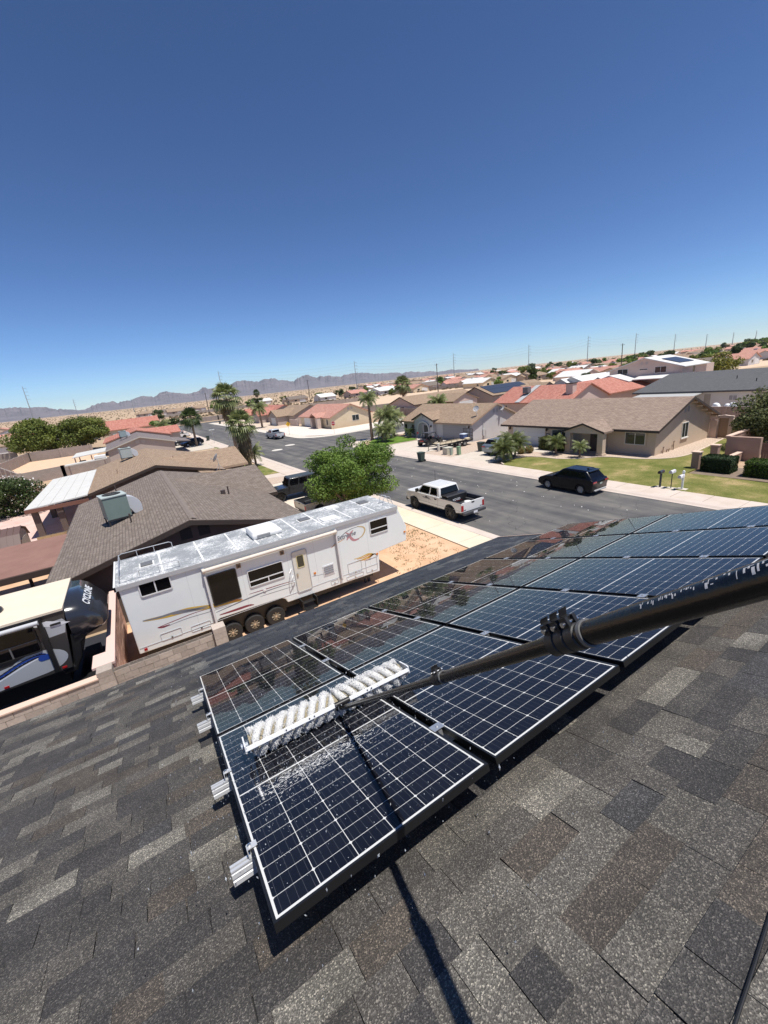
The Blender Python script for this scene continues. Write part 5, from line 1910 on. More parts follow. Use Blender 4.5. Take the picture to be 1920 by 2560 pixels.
def car(name, label, loc, rz, P, group=None):
    """P: dict with L, W, prof, zlow, wx (rear, front), r, ww, paint, cabin, ..."""
    root = thing(name, label, P.get('cat', 'car'), loc, rz, group)
    paint = P['paint']
    W = P['W']
    poly = body_shell(P['prof'], 0, P['zlow'], P['wx'], P['r'] * 1.16, P['r'] * 1.02, W)
    loft_body(poly, W).obj('body', paint, root, smooth=35, bev=.02)
    # dark underbody and wheel wells
    ub = MB()
    ub.box(P['prof'][0][0] + .15, P['prof'][-1][0] - .15, -W / 2 + .14, W / 2 - .14, P['zlow'] - .06, P['zlow'] + .3)
    for xc in P['wx']:
        ub.box(xc - P['r'] * 1.15, xc + P['r'] * 1.15, -W / 2 + .26, W / 2 - .26, P['zlow'], P['r'] * 2.05)
    ub.obj('underbody', BLACK, root)
    for xc in P['wx']:
        for s in (-1, 1):
            wheel(root, xc, s * (W / 2 - P['ww'] / 2 - P.get('inset', .02)), P['r'], P['ww'], P.get('rim', CHROME), P.get('spokes', 6), P.get('rr', .62))
    if P.get('flare'):
        for xc in P['wx']:
            for s in (-1, 1):
                fl = MB()
                pts = arch(xc, P['r'] * 1.02, P['r'] * 1.13, 12)
                pto = arch(xc, P['r'] * 1.02, P['r'] * 1.3, 12)
                for i in range(11):
                    q = [pts[i], pts[i + 1], pto[i + 1], pto[i]]
                    y0, y1 = s * (W / 2 - .015), s * (W / 2 + P['flare'])
                    fl.hexa([(x, y0, z) for x, z in q] + [(x, y1, z) for x, z in q])
                fl.obj('fender_flare', P.get('flare_m', paint), root)
    # cabin: base rectangle -> roof rectangle
    (bx0, bx1, bw, bz), (tx0, tx1, tw, tz) = P['cabin']
    def cab(x0, x1, w, z):
        return [(x0, -w / 2, z), (x1, -w / 2, z), (x1, w / 2, z), (x0, w / 2, z)]
    cb = MB().hexa(cab(bx0, bx1, bw, bz - .12) + cab(tx0, tx1, tw, tz))
    cb.obj('cabin', P.get('cabin_m', paint), root, bev=P.get('cab_bev', .07), seg=3, smooth=35)
    if P.get('roof_m'):
        MB().box(tx0 + .06, tx1 - .06, -tw / 2 + .06, tw / 2 - .06, tz + .002, tz + .02).obj('roof_panel', P['roof_m'], root, bev=.02)
    zb, zt = bz - .12, tz
    def lerp(a, b_, t):
        return a + (b_ - a) * t
    def side_pt(u, v, s, off=.006):
        # u along base 0..1 rear->front, v up 0..1
        x = lerp(lerp(bx0, bx1, u), lerp(tx0, tx1, u), v)
        y = s * (lerp(bw, tw, v) / 2 + off)
        return (x, y, lerp(zb, zt, v))
    gm = P.get('glass', TINT)
    for (u0, u1, v0, v1) in P['side_windows']:
        for s in (-1, 1):
            q = [(u0, v0), (u1[0] if isinstance(u1, tuple) else u1, v0), (u1[1] if isinstance(u1, tuple) else u1, v1), (u0 + P.get('wslant', 0), v1)]
            b_ = MB()
            b_.hexa([side_pt(u, v, s, .0) for u, v in q] + [side_pt(u, v, s, .008) for u, v in q])
            b_.obj('side_window', gm, root)
    def end_pt(a, v, rear, off):
        x = lerp(bx0, tx0, v) - off if rear else lerp(bx1, tx1, v) + off
        return (x, lerp(bw, tw, v) / 2 * a, lerp(zb, zt, v))
    for rear, nm in ((True, 'rear_window'), (False, 'windscreen')):
        b_ = MB()
        q = [(-.86, P.get('ev0', .3)), (.86, P.get('ev0', .3)), (.84, .9), (-.84, .9)]
        b_.hexa([end_pt(a, v, rear, 0) for a, v in q] + [end_pt(a, v, rear, .01) for a, v in q])
        b_.obj(nm, gm, root)
    xr, xf = P['prof'][0][0], P['prof'][-1][0]
    for s in (-1, 1):
        for (nm, m_, x, y0, y1, z0, z1, dx) in P.get('lights', []):
            MB().box(min(x, x + dx), max(x, x + dx), min(s * y0, s * y1), max(s * y0, s * y1), z0, z1).obj(nm, m_, root, bev=.012)
        mx_ = P.get('mirror')
        if mx_:
            MB().box(mx_[0] - .07, mx_[0] + .07, s * (W / 2 - .06) if s > 0 else s * (W / 2 + mx_[2]), s * (W / 2 + mx_[2]) if s > 0 else s * (W / 2 - .06), mx_[1], mx_[1] + mx_[3]).obj('mirror', P.get('mirror_m', BLACK), root, bev=.02)
        for hx in P.get('handles', []):
            y0 = s * (W / 2 - .002)
            MB().box(hx, hx + .2, min(y0, y0 + s * .03), max(y0, y0 + s * .03), P['hz'], P['hz'] + .035).obj('door_handle', P.get('handle_m', paint), root)
        for sx in P.get('seams', []):
            y0 = s * (W / 2 - .0005)
            MB().box(sx, sx + .012, min(y0, y0 + s * .002), max(y0, y0 + s * .002), P['zlow'] + .12, P.get('seam_top', bz - .1)).obj('door_seam', BLACK, root)
    for (nm, m_, x0, x1, y0, y1, z0, z1) in P.get('boxes', []):
        MB().box(x0, x1, y0, y1, z0, z1).obj(nm, m_, root, bev=.02)
    return root

def paintmat(name, c, metal=.0, rough=.32):
    return mat(name, c, rough, coat=.6, metal=metal)

# --- white crew cab pickup at the near kerb (its own build: open bed)
WP = mat('white_truck_paint', (.74, .74, .72), .3, coat=.5, c2=(.69, .69, .67), scale=1.5)
def pickup(name, label, loc, rz, paint, lifted=.12, cab_len=2.35, bed=1.95, rim=None, full=True, r=.44, toolbox=False, group=None, low=None):
    root = thing(name, label, 'pickup truck', loc, rz, group)
    W = 1.98
    zl = .52 + lifted
    xr = -3.0
    bed_f = xr + bed
    cab_f = bed_f + cab_len
    nose = cab_f + 1.2
    wxr, wxf = xr + 1.12, nose - .88
    belt = zl + .72
    wheels_ = (wxr, wxf)
    low = low or paint
    prof = [(xr, zl + .2), (xr, belt - .02), (bed_f, belt - .02), (bed_f + .01, belt), (cab_f - .1, belt), (cab_f + .1, belt + .02), (nose - .25, belt - .06), (nose - .05, belt - .16), (nose, belt - .3), (nose, zl + .2)]
    poly = body_shell(prof, 0, zl, wheels_, r * 1.2, r * 1.0 + .06, W)
    # two side skins + floor so that the bed is open
    for s in (-1, 1):
        b = MB()
        y0, y1 = (W / 2 - .07, W / 2) if s > 0 else (-W / 2, -W / 2 + .07)
        b.prism(poly, 'y', y0, y1)
        b.obj('body_side', paint, root, bev=.025, smooth=35)
    b = MB()
    b.box(bed_f + .02, nose - .02, -W / 2 + .071, W / 2 - .071, zl + .25, belt - .02)
    b.obj('front_body', paint, root, bev=.02)
    MB().prism([(cab_f - .1, belt - .05), (cab_f + .08, belt + .03), (nose - .3, belt - .03), (nose - .06, belt - .13), (nose, belt - .3), (nose - .3, belt - .3)], 'y', -W / 2 + .08, W / 2 - .08).obj('bonnet', paint, root, bev=.03, smooth=35)
    MB().box(xr + .06, bed_f - .01, -W / 2 + .071, W / 2 - .071, zl + .15, zl + .26).obj('bed_floor', mat('bed_liner', (.035, .036, .04), .8), root)
    MB().box(bed_f - .06, bed_f - .002, -W / 2 + .071, W / 2 - .071, zl + .26, belt - .03).obj('bed_front', mat('bed_liner', (.035, .036, .04), .8), root)
    for s in (-1, 1):
        y0, y1 = sorted((s * (W / 2 - .072), s * (W / 2 - .11)))
        MB().box(xr + .08, bed_f - .07, y0, y1, zl + .26, belt - .03).obj('bed_liner_side', mat('bed_liner', (.035, .036, .04), .8), root)
        y0, y1 = sorted((s * (W / 2 - .12), s * (W / 2 - .0)))
        MB().box(xr + .02, bed_f - .02, y0, y1, belt - .018, belt + .012).obj('bed_rail_cap', BLACK, root)
        y0, y1 = sorted((s * (W / 2 - .3), s * (W / 2 - .112)))
        MB().box(wxr - r, wxr + r, y0, y1, zl + .262, zl + .48).obj('wheel_hump', mat('bed_liner', (.035, .036, .04), .8), root, bev=.05)
    MB().box(xr - .005, xr + .055, -W / 2 + .08, W / 2 - .08, zl + .1, belt).obj('tailgate', paint, root, bev=.02)
    MB().box(xr - .016, xr - .006, -.12, .12, belt - .14, belt - .06).obj('tailgate_handle', BLACK, root)
    MB().box(xr - .012, xr - .006, -W / 2 + .2, -W / 2 + .38, zl + .2, zl + .24).obj('tailgate_badge', mat('dark_badge', (.1, .1, .12), .4), root)
    MB().box(xr - .012, xr - .006, W / 2 - .36, W / 2 - .2, zl + .2, zl + .25).obj('tailgate_badge', mat('dark_badge', (.1, .1, .12), .4), root)
    for s in (-1, 1):
        y0, y1 = sorted((s * (W / 2 - .18), s * (W / 2 + .006)))
        MB().box(xr - .012, xr + .05, y0, y1, zl + .16, zl + .56).obj('tail_light', REDLENS, root, bev=.015)
        y0, y1 = sorted((s * (W / 2 - .28), s * (W / 2 - .04)))
        MB().box(nose - .04, nose + .015, y0, y1, belt - .5, belt - .28).obj('headlight', CLEARLENS, root, bev=.015)
    MB().box(xr - .22, xr - .01, -W / 2 + .04, W / 2 - .04, zl - .08, zl + .1).obj('rear_bumper', mat('dark_bumper', (.05, .05, .055), .45), root, bev=.04)
    MB().box(xr - .228, xr - .221, -.17, .17, zl - .05, zl + .08).obj('number_plate', mat('plate_white', (.75, .76, .78), .5), root)
    MB().box(nose - .02, nose + .16, -W / 2 + .02, W / 2 - .02, zl - .1, zl + .16).obj('front_bumper', mat('dark_bumper', (.05, .05, .055), .45), root, bev=.05)
    MB().box(nose, nose + .012, -W / 2 + .3, W / 2 - .3, zl + .2, belt - .32).obj('grille', mat('grille_dark', (.06, .06, .06), .4), root)
    MB().tube([(xr - .2, 0, zl - .12), (xr - .42, 0, zl - .14), (xr - .42, 0, zl - .05)], .03, 8).obj('tow_hitch', BLACK, root)
    # cab
    ct = belt + .66
    c0, c1 = bed_f + .03, cab_f
    cabp = MB().hexa([(c0, -W / 2 + .05, belt - .05), (c1 + .12, -W / 2 + .05, belt - .05), (c1 + .12, W / 2 - .05, belt - .05), (c0, W / 2 - .05, belt - .05),
                      (c0 + .16, -W / 2 + .19, ct), (c1 - .62, -W / 2 + .19, ct), (c1 - .62, W / 2 - .19, ct), (c0 + .16, W / 2 - .19, ct)])
    cabp.obj('cab', paint, root, bev=.09, seg=3, smooth=35)
    def sp(u, v, s, off):
        x = (c0 + (c1 + .12 - c0) * u) * (1 - v) + (c0 + .16 + (c1 - .62 - c0 - .16) * u) * v
        y = s * ((W / 2 - .05) * (1 - v) + (W / 2 - .19) * v + off)
        return (x, y, (belt - .05) * (1 - v) + ct * v)
    for s in (-1, 1):
        for q in ([(.10, .16), (.40, .16), (.43, .84), (.13, .84)], [(.46, .16), (.90, .16), (.93, .84), (.49, .84)]):
            MB().hexa([sp(u, v, s, 0) for u, v in q] + [sp(u, v, s, .008) for u, v in q]).obj('side_window', TINT, root)
    MB().hexa([(c0 + .03 - .012, -.8, belt + .1), (c0 + .03, -.8, belt + .1), (c0 + .03, .8, belt + .1), (c0 + .018, .8, belt + .1), (c0 + .14 - .015, -.7, ct - .1), (c0 + .14, -.7, ct - .1), (c0 + .14, .7, ct - .1), (c0 + .125, .7, ct - .1)]).obj('rear_window', TINT, root)
    q = []
    for off in (0, .012):
        q += [(c1 + .12 - .74 * .16 + off, -.8, belt - .05 + .71 * .16), (c1 + .12 - .74 * .16 + off, .8, belt - .05 + .71 * .16), (c1 + .12 - .74 * .88 + off, .7, belt - .05 + .71 * .88), (c1 + .12 - .74 * .88 + off, -.7, belt - .05 + .71 * .88)]
    MB().hexa(q).obj('windscreen', TINT, root)
    for s in (-1, 1):
        y0, y1 = sorted((s * (W / 2 - .03), s * (W / 2 + .22)))
        MB().box(c1 - .3, c1 - .18, y0, y1, belt + .06, belt + .32).obj('mirror', BLACK, root, bev=.03)
        for x in (c0 + .18, c0 + 1.12, c0 + 2.2):
            y0, y1 = sorted((s * (W / 2 - .0004), s * (W / 2 + .002)))
            MB().box(x, x + .012, y0, y1, zl + .1, belt - .02).obj('door_seam', mat('seam_grey', (.2, .2, .2), .7), root)
        for x in (c0 + .3, c0 + 1.25):
            y0, y1 = sorted((s * (W / 2 - .001), s * (W / 2 + .03)))
            MB().box(x, x + .2, y0, y1, belt - .2, belt - .13).obj('door_handle', BLACK, root)
        y0, y1 = sorted((s * (W / 2 - .15), s * (W / 2 - .02)))
        MB().tube([(bed_f - .1, s * (W / 2 - .06), zl - .05), (wxf - r * 1.3, s * (W / 2 - .06), zl - .05)], .045, 10).obj('side_step', BLACK, root)
        MB().box(xr + .1, nose - .1, *sorted((s * (W / 2 - .0004), s * (W / 2 + .0015))), zl + .18, zl + .2).obj('trim_line', mat('grey_stripe', (.3, .3, .32), .5), root)
        # tribal stripe on the doors: tapered hooked strokes
        if full:
            st_ = MB()
            for k in range(4):
                x0 = c0 + .85 + k * .2
                pts = [(x0, zl + .4), (x0 + .18, zl + .5), (x0 + .5, zl + .56), (x0 + .22, zl + .45)]
                st_.hexa([(x, s * (W / 2 - .001), z) for x, z in pts] + [(x, s * (W / 2 + .002), z) for x, z in pts])
            st_.obj('door_decal', mat('decal_grey', (.12, .12, .13), .5), root)
    for xc in wheels_:
        for s in (-1, 1):
            wheel(root, xc, s * (W / 2 - .13), r, .3, rim or mat('black_rim', (.03, .027, .025), .4), 8, .6)
    MB().box(xr + .2, nose - .2, -W / 2 + .2, W / 2 - .2, zl - .12, zl + .14).obj('chassis', BLACK, root)
    for xc in wheels_:
        MB().box(xc - r * 1.1, xc + r * 1.1, -W / 2 + .3, W / 2 - .3, zl - .1, zl + .24).obj('wheel_well', BLACK, root)
    if full:
        for k in range(5):
            y = -.5 + k * .25
            MB().box(c0 + .35, c1 - .8, y - .02, y + .02, ct + .001, ct + .012).obj('roof_rib', paint, root)
        MB().tube([(wxf - .25, -W / 2 + .12, belt), (wxf - .3, -W / 2 + .12, belt + 1.2)], .012, 6).obj('aerial', BLACK, root)
    return root, (xr, bed_f, zl, belt, W)

tr, (xr_, bf_, zl_, belt_, W_) = pickup('pickup_truck', 'white lifted crew cab pickup parked at the near kerb, toolbox in bed', (17.5, 21.68, .012), R(91), WP, r=.48, bed=2.1, cab_len=2.55)
tb = thing('toolbox', 'black steel toolbox across the bed of the white pickup', 'toolbox', tr.location + Vector((0, 0, zl_ + .27)), R(91))
MB().box(bf_ - .68, bf_ - .08, -.86, .86, 0, .56).obj('chest', mat('toolbox_black', (.014, .014, .015), .45), tb, bev=.02)
MB().prism([(bf_ - .7, .562), (bf_ - .06, .562), (bf_ - .1, .63), (bf_ - .6, .63)], 'y', -.88, .88).obj('lid', mat('toolbox_lid', (.02, .02, .022), .4), tb, bev=.012)
me = text_mesh('RIDGID', .2, .004)
put_text(me, 'lettering', mat('white_ink', (.75, .75, .75), .5), tb, frame_m((bf_ - .6825, .42, .2), (0, -1, 0), (0, 0, 1)))
MB().box(bf_ - .6835, bf_ - .681, -.4, .42, .14, .155).obj('red_line', REDLENS, tb)
o = MB().box(-.35, .35, -.3, .3, 0, .22).obj('bed_crate', mat('dark_crate', (.05, .05, .05), .7), bev=.03, loc=tr.location + Vector((-.05, -1.05, zl_ + .262)))
tag(o, 'low dark crate beside the toolbox in the white pickup bed', 'crate')
o = MB().lathe([(.001, 0), (.24, 0), (.26, .05), (.24, .13), (.1, .16), (.001, .16)], 16).obj('bed_bucket', WHITE, loc=tr.location + Vector((.45, -2.1, zl_ + .262)), smooth=True)
tag(o, 'round white container lying in the white pickup bed by the tailgate', 'container')

# --- black crossover at the far kerb
BLKP = mat('blue_black_paint', (.002, .0025, .006), .25, spec=.3, coat=.25)
suv_prof = [(-2.36, .6), (-2.42, .8), (-2.42, 1.0), (-2.34, 1.14), (-1.9, 1.2), (.7, 1.12), (1.2, 1.1), (1.85, 1.0), (2.2, .88), (2.33, .72), (2.34, .5)]
SUV = dict(L=4.9, W=1.92, prof=suv_prof, zlow=.3, wx=(-1.43, 1.45), r=.37, ww=.25, paint=BLKP, rim=mat('silver_rim', (.5, .5, .5), .3, metal=.8), spokes=6, rr=.68,
           cabin=((-2.38, 1.15, 1.82, 1.18), (-1.72, .2, 1.42, 1.74)), side_windows=[(.12, .35, .3, .86), (.37, .64, .3, .88), (.66, (.9, .96), .3, .88)], glass=TINT, cat='SUV', cab_bev=.15, ev0=.32,
           lights=[('tail_light', REDLENS, -2.42, .5, .93, .92, 1.04, -.05), ('headlight', CLEARLENS, 2.33, .55, .9, .68, .78, .06)], mirror=(.75, 1.12, .2, .15), mirror_m=BLKP, handles=[-.55, .4], hz=.9, seams=[-.95, .1, 1.0],
           boxes=[('rear_skid', mat('silver_trim', (.4, .4, .4), .4), -2.47, -2.36, -.7, .7, .32, .42), ('number_plate', mat('plate_green', (.35, .42, .36), .5), -2.475, -2.46, -.15, .15, .78, .9),
                  ('spoiler', BLKP, -1.98, -1.6, -.64, .64, 1.66, 1.71), ('roof_rail', BLACK, -1.5, .05, -.64, -.6, 1.72, 1.76), ('roof_rail', BLACK, -1.5, .05, .6, .64, 1.72, 1.76), ('antenna_fin', BLACK, -1.5, -1.32, -.03, .03, 1.735, 1.8)])
car('black_crossover', 'black crossover SUV parked at the far kerb beside the lawn', (27.1, 18.3, .012), R(90), SUV).scale = (.94, .96, .98)

# --- silver-grey SUV in the tan house drive, nose to the street
S2 = dict(SUV)
S2.update(paint=paintmat('steel_blue_paint', (.2, .24, .27), metal=.3, rough=.28), mirror_m=BLACK, glass=TINT)
S2['boxes'] = [('roof_rail', CHROME, -1.6, .2, -.68, -.63, 1.68, 1.72), ('roof_rail', CHROME, -1.6, .2, .63, .68, 1.68, 1.72), ('grille', BLACK, 2.39, 2.42, -.5, .5, .55, .78), ('number_plate', WHITE, -2.475, -2.46, -.2, .2, .8, .92)]
car('silver_suv', 'steel grey SUV in the driveway half hidden by the small palms', (35.4, 32.5, .105), R(3), S2)

# --- white pickup at the crossing and parked ones beyond
pickup('small_pickup', 'silver white pickup at the crossing by the yellow sign', (25.9, 85.6, .012), R(95), paintmat('silver_white_paint', (.58, .6, .62), .2), lifted=0, full=False, rim=CHROME, r=.38)
pickup('small_pickup', 'white pickup parked far up the near side driveway', (10.8, 121, .1), R(185), paintmat('far_white_paint', (.74, .74, .73)), lifted=0, full=False, rim=DARKMETAL, r=.4)
SED = dict(L=4.7, W=1.82, prof=[(-2.3, .55), (-2.32, .9), (-2.2, 1.02), (-1.5, 1.06), (.8, .98), (1.3, .92), (2.0, .82), (2.28, .65), (2.3, .5)], zlow=.24, wx=(-1.38, 1.4), r=.33, ww=.22, paint=BLKP, rim=mat('pale_rim', (.6, .6, .6), .4), spokes=5, rr=.66,
           cabin=((-1.9, 1.25, 1.72, 1.06), (-1.05, .25, 1.3, 1.45)), side_windows=[(.2, .5, .3, .85), (.52, (.88, .95), .3, .85)], cab_bev=.09, lights=[('tail_light', REDLENS, -2.28, .5, .86, .75, .92, -.04), ('headlight', CLEARLENS, 2.22, .5, .85, .6, .72, .06)], mirror=(.75, 1.0, .15, .12))
car('black_hatchback', 'black hatchback on the far driveway beside a thin palm', (11.4, 97.5, .1), R(200), dict(SED, cabin=((-2.2, 1.2, 1.72, 1.06), (-1.7, .25, 1.3, 1.5))))
car('dark_sedan', 'dark sedan with bright roof parked behind the black hatchback', (10.2, 103, .1), R(190), dict(SED, paint=paintmat('ink_paint', (.02, .022, .03))))
pickup('small_pickup', 'grey work truck with rack far up the near kerb', (13.0, 138, .1), R(96), paintmat('far_grey_paint', (.35, .36, .37)), lifted=.1, full=False, rim=DARKMETAL, r=.4)
car('dark_van', 'dark van in front of the house with the long solar array', (83, 74.5, 0), R(10), dict(SUV, paint=paintmat('van_black', (.012, .012, .014))))
car('white_car', 'white car beside the dark van near the long solar array', (88.5, 75.5, 0), R(10), dict(SED, paint=paintmat('car_white', (.72, .72, .72))))

# --- black off-roader under the tree, nose to the brown house
JP = paintmat('gunmetal_paint', (.022, .023, .026), rough=.25)
jprof = [(-2.1, .6), (-2.12, 1.15), (.55, 1.15), (.7, 1.16), (1.85, 1.1), (1.98, 1.02), (2.0, .6)]
car('black_offroader', 'black boxy off-roader parked under the street tree beside the brown house', (11.35, 34.9, .1), R(178),
    dict(L=4.2, W=1.72, prof=jprof, zlow=.55, wx=(-1.3, 1.45), r=.42, ww=.28, inset=-.1, paint=JP, rim=BLACK, spokes=5, flare=.2, flare_m=BLACK, cat='off-roader',
         cabin=((-2.1, .72, 1.66, 1.15), (-2.02, .42, 1.5, 1.86)), cab_bev=.05, roof_m=mat('hardtop_grey', (.05, .06, .065), .5), side_windows=[(.04, .3, .26, .88), (.34, .62, .26, .88), (.66, .95, .26, .88)], ev0=.2,
         lights=[('tail_light', REDLENS, -2.12, .62, .8, .85, 1.1, -.04), ('headlight', CLEARLENS, 1.99, .45, .7, .85, 1.05, .04)], mirror=(.55, 1.2, .18, .18), handles=[-1.0, .1], hz=1.0, handle_m=BLACK, seams=[-1.25, -.35, .62],
         boxes=[('bonnet_stripe', mat('pale_bonnet_edge', (.5, .5, .5), .4), .8, 1.8, -.78, -.74, 1.09, 1.155), ('front_bumper', BLACK, 2.0, 2.25, -.8, .8, .55, .75), ('spare_wheel', RUBBER, -2.4, -2.13, -.4, .4, .75, 1.5), ('rock_rail', mat('pale_rail', (.4, .36, .28), .5), -.85, .95, -.95, -.86, .5, .58)]))
# --- silver pickup bed, tail towards the brown house
pickup('silver_pickup', 'silver pickup tail just above the white trailer roof, red tail light', (12.5, 28.6, .1), R(3), paintmat('silver_paint', (.42, .4, .36), .4, .35), lifted=-.05, full=False, rim=CHROME, r=.4)

# ------------------------------------------------------------------ side by side UTV in the grey house drive
r = thing('off_road_buggy', 'black side by side buggy with roll cage in the grey house drive', 'buggy', (34.9, 45.0, .105), R(8))
UB = mat('buggy_black', (.018, .018, .02), .4, coat=.3)
for (x, y) in ((-1.25, -.72), (-1.25, .72), (1.2, -.72), (1.2, .72)):
    wheel(r, x, y, .38, .3, mat('buggy_rim', (.12, .11, .1), .5), 5, .5)
MB().prism([(-1.7, .5), (-1.7, .95), (-.9, 1.0), (-.85, .62), (.55, .6), (.7, .95), (1.6, .8), (1.65, .5), (.9, .35), (-.9, .35)], 'y', -.5, .5).obj('body', UB, r, bev=.06, smooth=35)
MB().box(-.8, .55, -.72, .72, .35, .5).obj('floor_pan', UB, r, bev=.03)
cage = MB()
for s in (-1, 1):
    y = s * .68
    cage.tube([(-1.4, y * .8, .95), (-.85, y, 1.65), (.35, y, 1.7), (.95, y * .9, .95)], .028, 8)
    cage.tube([(-.85, y, 1.65), (-.8, y, .5)], .028, 8)
    cage.tube([(.35, y, 1.7), (.2, y, .5), (-.8, y, .55)], .028, 8)
    cage.tube([(-.3, y, 1.68), (-.3, y, .5)], .022, 8)
    cage.tube([(1.25, y * .9, .38), (.9, s * .45, .55)], .03, 6)
    cage.tube([(-1.25, y * .9, .38), (-.9, s * .45, .55)], .03, 6)
for x, z in ((-.85, 1.65), (.35, 1.7), (-.25, 1.69)):
    cage.tube([(x, -.68, z), (x, .68, z)], .026, 8)
cage.obj('roll_cage', BLACK, r, smooth=True)
MB().box(-.8, .3, -.66, .66, 1.71, 1.74).obj('roof', mat('buggy_roof', (.07, .07, .075), .45), r, bev=.02)
for (x, y) in ((-.45, -.35), (-.45, .35), (.1, -.35)):
    MB().prism([(x - .28, .55), (x + .25, .52), (x + .25, .66), (x - .12, .7), (x - .28, 1.25), (x - .38, 1.22)], 'y', y - .22, y + .22).obj('seat', mat('seat_vinyl', (.03, .03, .03), .6), r, bev=.03)
for s in (-1, 1):
    MB().prism([(-.75, .5), (.2, .48), (.2, .85), (-.75, .95)], 'y', s * .70, s * .73).obj('door', UB, r)
    for x in (-1.25, 1.2):
        MB().prism([(x - .42, .74), (x - .2, .86), (x + .25, .86), (x + .42, .72), (x + .38, .7), (x + .2, .81), (x - .18, .81), (x - .38, .7)], 'y', *sorted((s * .52, s * .88))).obj('mudguard', UB, r)
        MB().tube([(x * .8, s * .42, .45), (x * .95, s * .48, 1.0)], .045, 8).obj('shock_absorber', mat('shock_red', (.3, .05, .04), .4), r)
MB().box(-1.78, -1.705, -.35, .35, .7, .84).obj('tail_light_bar', REDLENS, r)
MB().tube([(-1.75, .72, 1.2), (-1.75, .72, 2.0)], .008, 6).box(-1.76, -1.75, .4, .72, 1.78, 2.0).obj('whip_flag', mat('flag_red', (.5, .05, .05), .7), r)
# ------------------------------------------------------------------ tandem axle utility trailer
r = thing('utility_trailer', 'flat utility trailer with plank deck and raised black mesh ramp gate', 'trailer', (35.2, 40.9, .105), R(-6))
TB = mat('trailer_black', (.02, .02, .022), .5)
for k in range(9):
    y = -.95 + k * .212
    MB().box(-2.5, 2.6, y, y + .2, .66, .7).obj('deck_plank', mat('deck_wood', (.38, .3, .19), .85, c2=(.5, .42, .3), scale=3), r)
fr = MB()
fr.box(-2.52, 2.62, -1.02, -.955, .55, .72).box(-2.52, 2.62, .965, 1.03, .55, .72).box(-2.52, -2.46, -.95, .96, .55, .72).box(2.56, 2.62, -.95, .96, .55, .655)
fr.tube([(-2.5, -.9, .6), (-3.7, 0, .58)], .05, 6).tube([(-2.5, .9, .6), (-3.7, 0, .58)], .05, 6)
fr.obj('chassis', TB, r)
rl = MB()
for s in (-.99, .99):
    rl.tube([(-2.5, s, 1.0), (1.0, s, 1.0)], .03, 6)
    for k in range(5):
        x = -2.45 + k * .85
        rl.tube([(x, s, .7), (x, s, 1.0)], .025, 6)
rl.obj('side_rail', TB, r)
gt = MB()
for z in (.75, 1.1, 1.5, 1.95):
    gt.box(2.58, 2.64, -.98, .98, z, z + .05)
for k in range(7):
    y = -.98 + k * .32
    gt.box(2.585, 2.635, y, y + .05, .72, 2.0)
gt.obj('ramp_gate', TB, r)
for x in (.35, 1.15):
    for y in (-1.12, 1.12):
        wheel(r, x, y, .34, .2, mat('trailer_rim', (.4, .4, .38), .5), 5, .55)
for y in (-1.12, 1.12):
    MB().prism([(-.15, .5), (.0, .78), (1.5, .78), (1.65, .5), (1.6, .5), (1.47, .74), (.03, .74), (-.1, .5)], 'y', y - .12, y + .12).obj('mudguard', TB, r)
MB().tube([(-3.6, 0, .55), (-3.6, 0, .02)], .04, 8).obj('jack', TB, r)
r = thing('deck_cargo', 'blue and white boxes on the rear of the utility trailer', 'boxes', (37.4, 40.9, .81))
MB().box(-.45, .35, -.3, .45, 0, .55).obj('blue_tub', mat('tub_blue', (.06, .1, .25), .5), r, bev=.04)
MB().box(-.48, .38, -.33, .48, .552, .66).obj('tub_lid', mat('lid_pale', (.55, .62, .72), .5), r, bev=.03)
MB().box(-.5, .4, -.9, -.4, 0, .18).obj('sack', mat('sack_tan', (.6, .52, .36), .9), r, bev=.06)
def pedestal(loc, c, label, w=.35, d=.35, h=.8, cat='utility box', nm='utility_box'):
    t = thing(nm, label, cat, loc, 0, 'utility boxes on the gravel')
    m_ = mat('box_' + label.replace(' ', '_')[:24], c, .6)
    MB().box(-w / 2, w / 2, -d / 2, d / 2, 0, h - .06).obj('cabinet', m_, t, bev=.02)
    MB().box(-w / 2 - .02, w / 2 + .02, -d / 2 - .02, d / 2 + .02, h - .058, h).obj('lid', m_, t, bev=.02)
    MB().box(-w / 2 - .03, w / 2 + .03, -d / 2 - .03, d / 2 + .03, -.03, .02).obj('pad', CONCRETE, t)
    return t
pedestal((31.6, 37.5, .11), (.5, .47, .38), 'beige transformer cabinet on the gravel by the trailer', 1.0, .8, .8)
pedestal((31.3, 36.6, .11), (.33, .4, .33), 'grey green pedestal right of the beige cabinet', .25, .25, .85)
pedestal((31.9, 35.95, .11), (.22, .34, .2), 'green pedestal at the right of the utility boxes', .35, .4, .95)
pedestal((32.2, 40.0, .11), (.6, .58, .5), 'slim pale pedestal below the trailer deck', .25, .25, .95)
def bin_(loc, c, label, rz=0):
    t = thing('wheelie_bin', label, 'bin', loc, rz, 'wheeled rubbish bins')
    m_ = mat('bin_' + str(c), c, .55)
    b = MB().hexa([(-.26, -.26, .05), (.26, -.26, .05), (.26, .26, .05), (-.26, .26, .05), (-.34, -.33, 1.0), (.34, -.33, 1.0), (.34, .33, 1.0), (-.34, .33, 1.0)])
    b.obj('tub', m_, t, bev=.03)
    MB().prism([(-.4, 1.002), (.38, 1.002), (.36, 1.06), (0, 1.1), (-.38, 1.06)], 'y', -.36, .36).obj('lid', m_, t, bev=.02)
    MB().tube([(-.42, -.28, 1.0), (-.42, .28, 1.0)], .02, 8).obj('handle', m_, t)
    for s in (-1, 1):
        MB().lathe([(.001, -.03), (.13, -.03), (.13, .03), (.001, .03)], 14, axis='y', c=(-.26, s * .3, .13), cap=False).obj('wheel', BLACK, t)
    return t
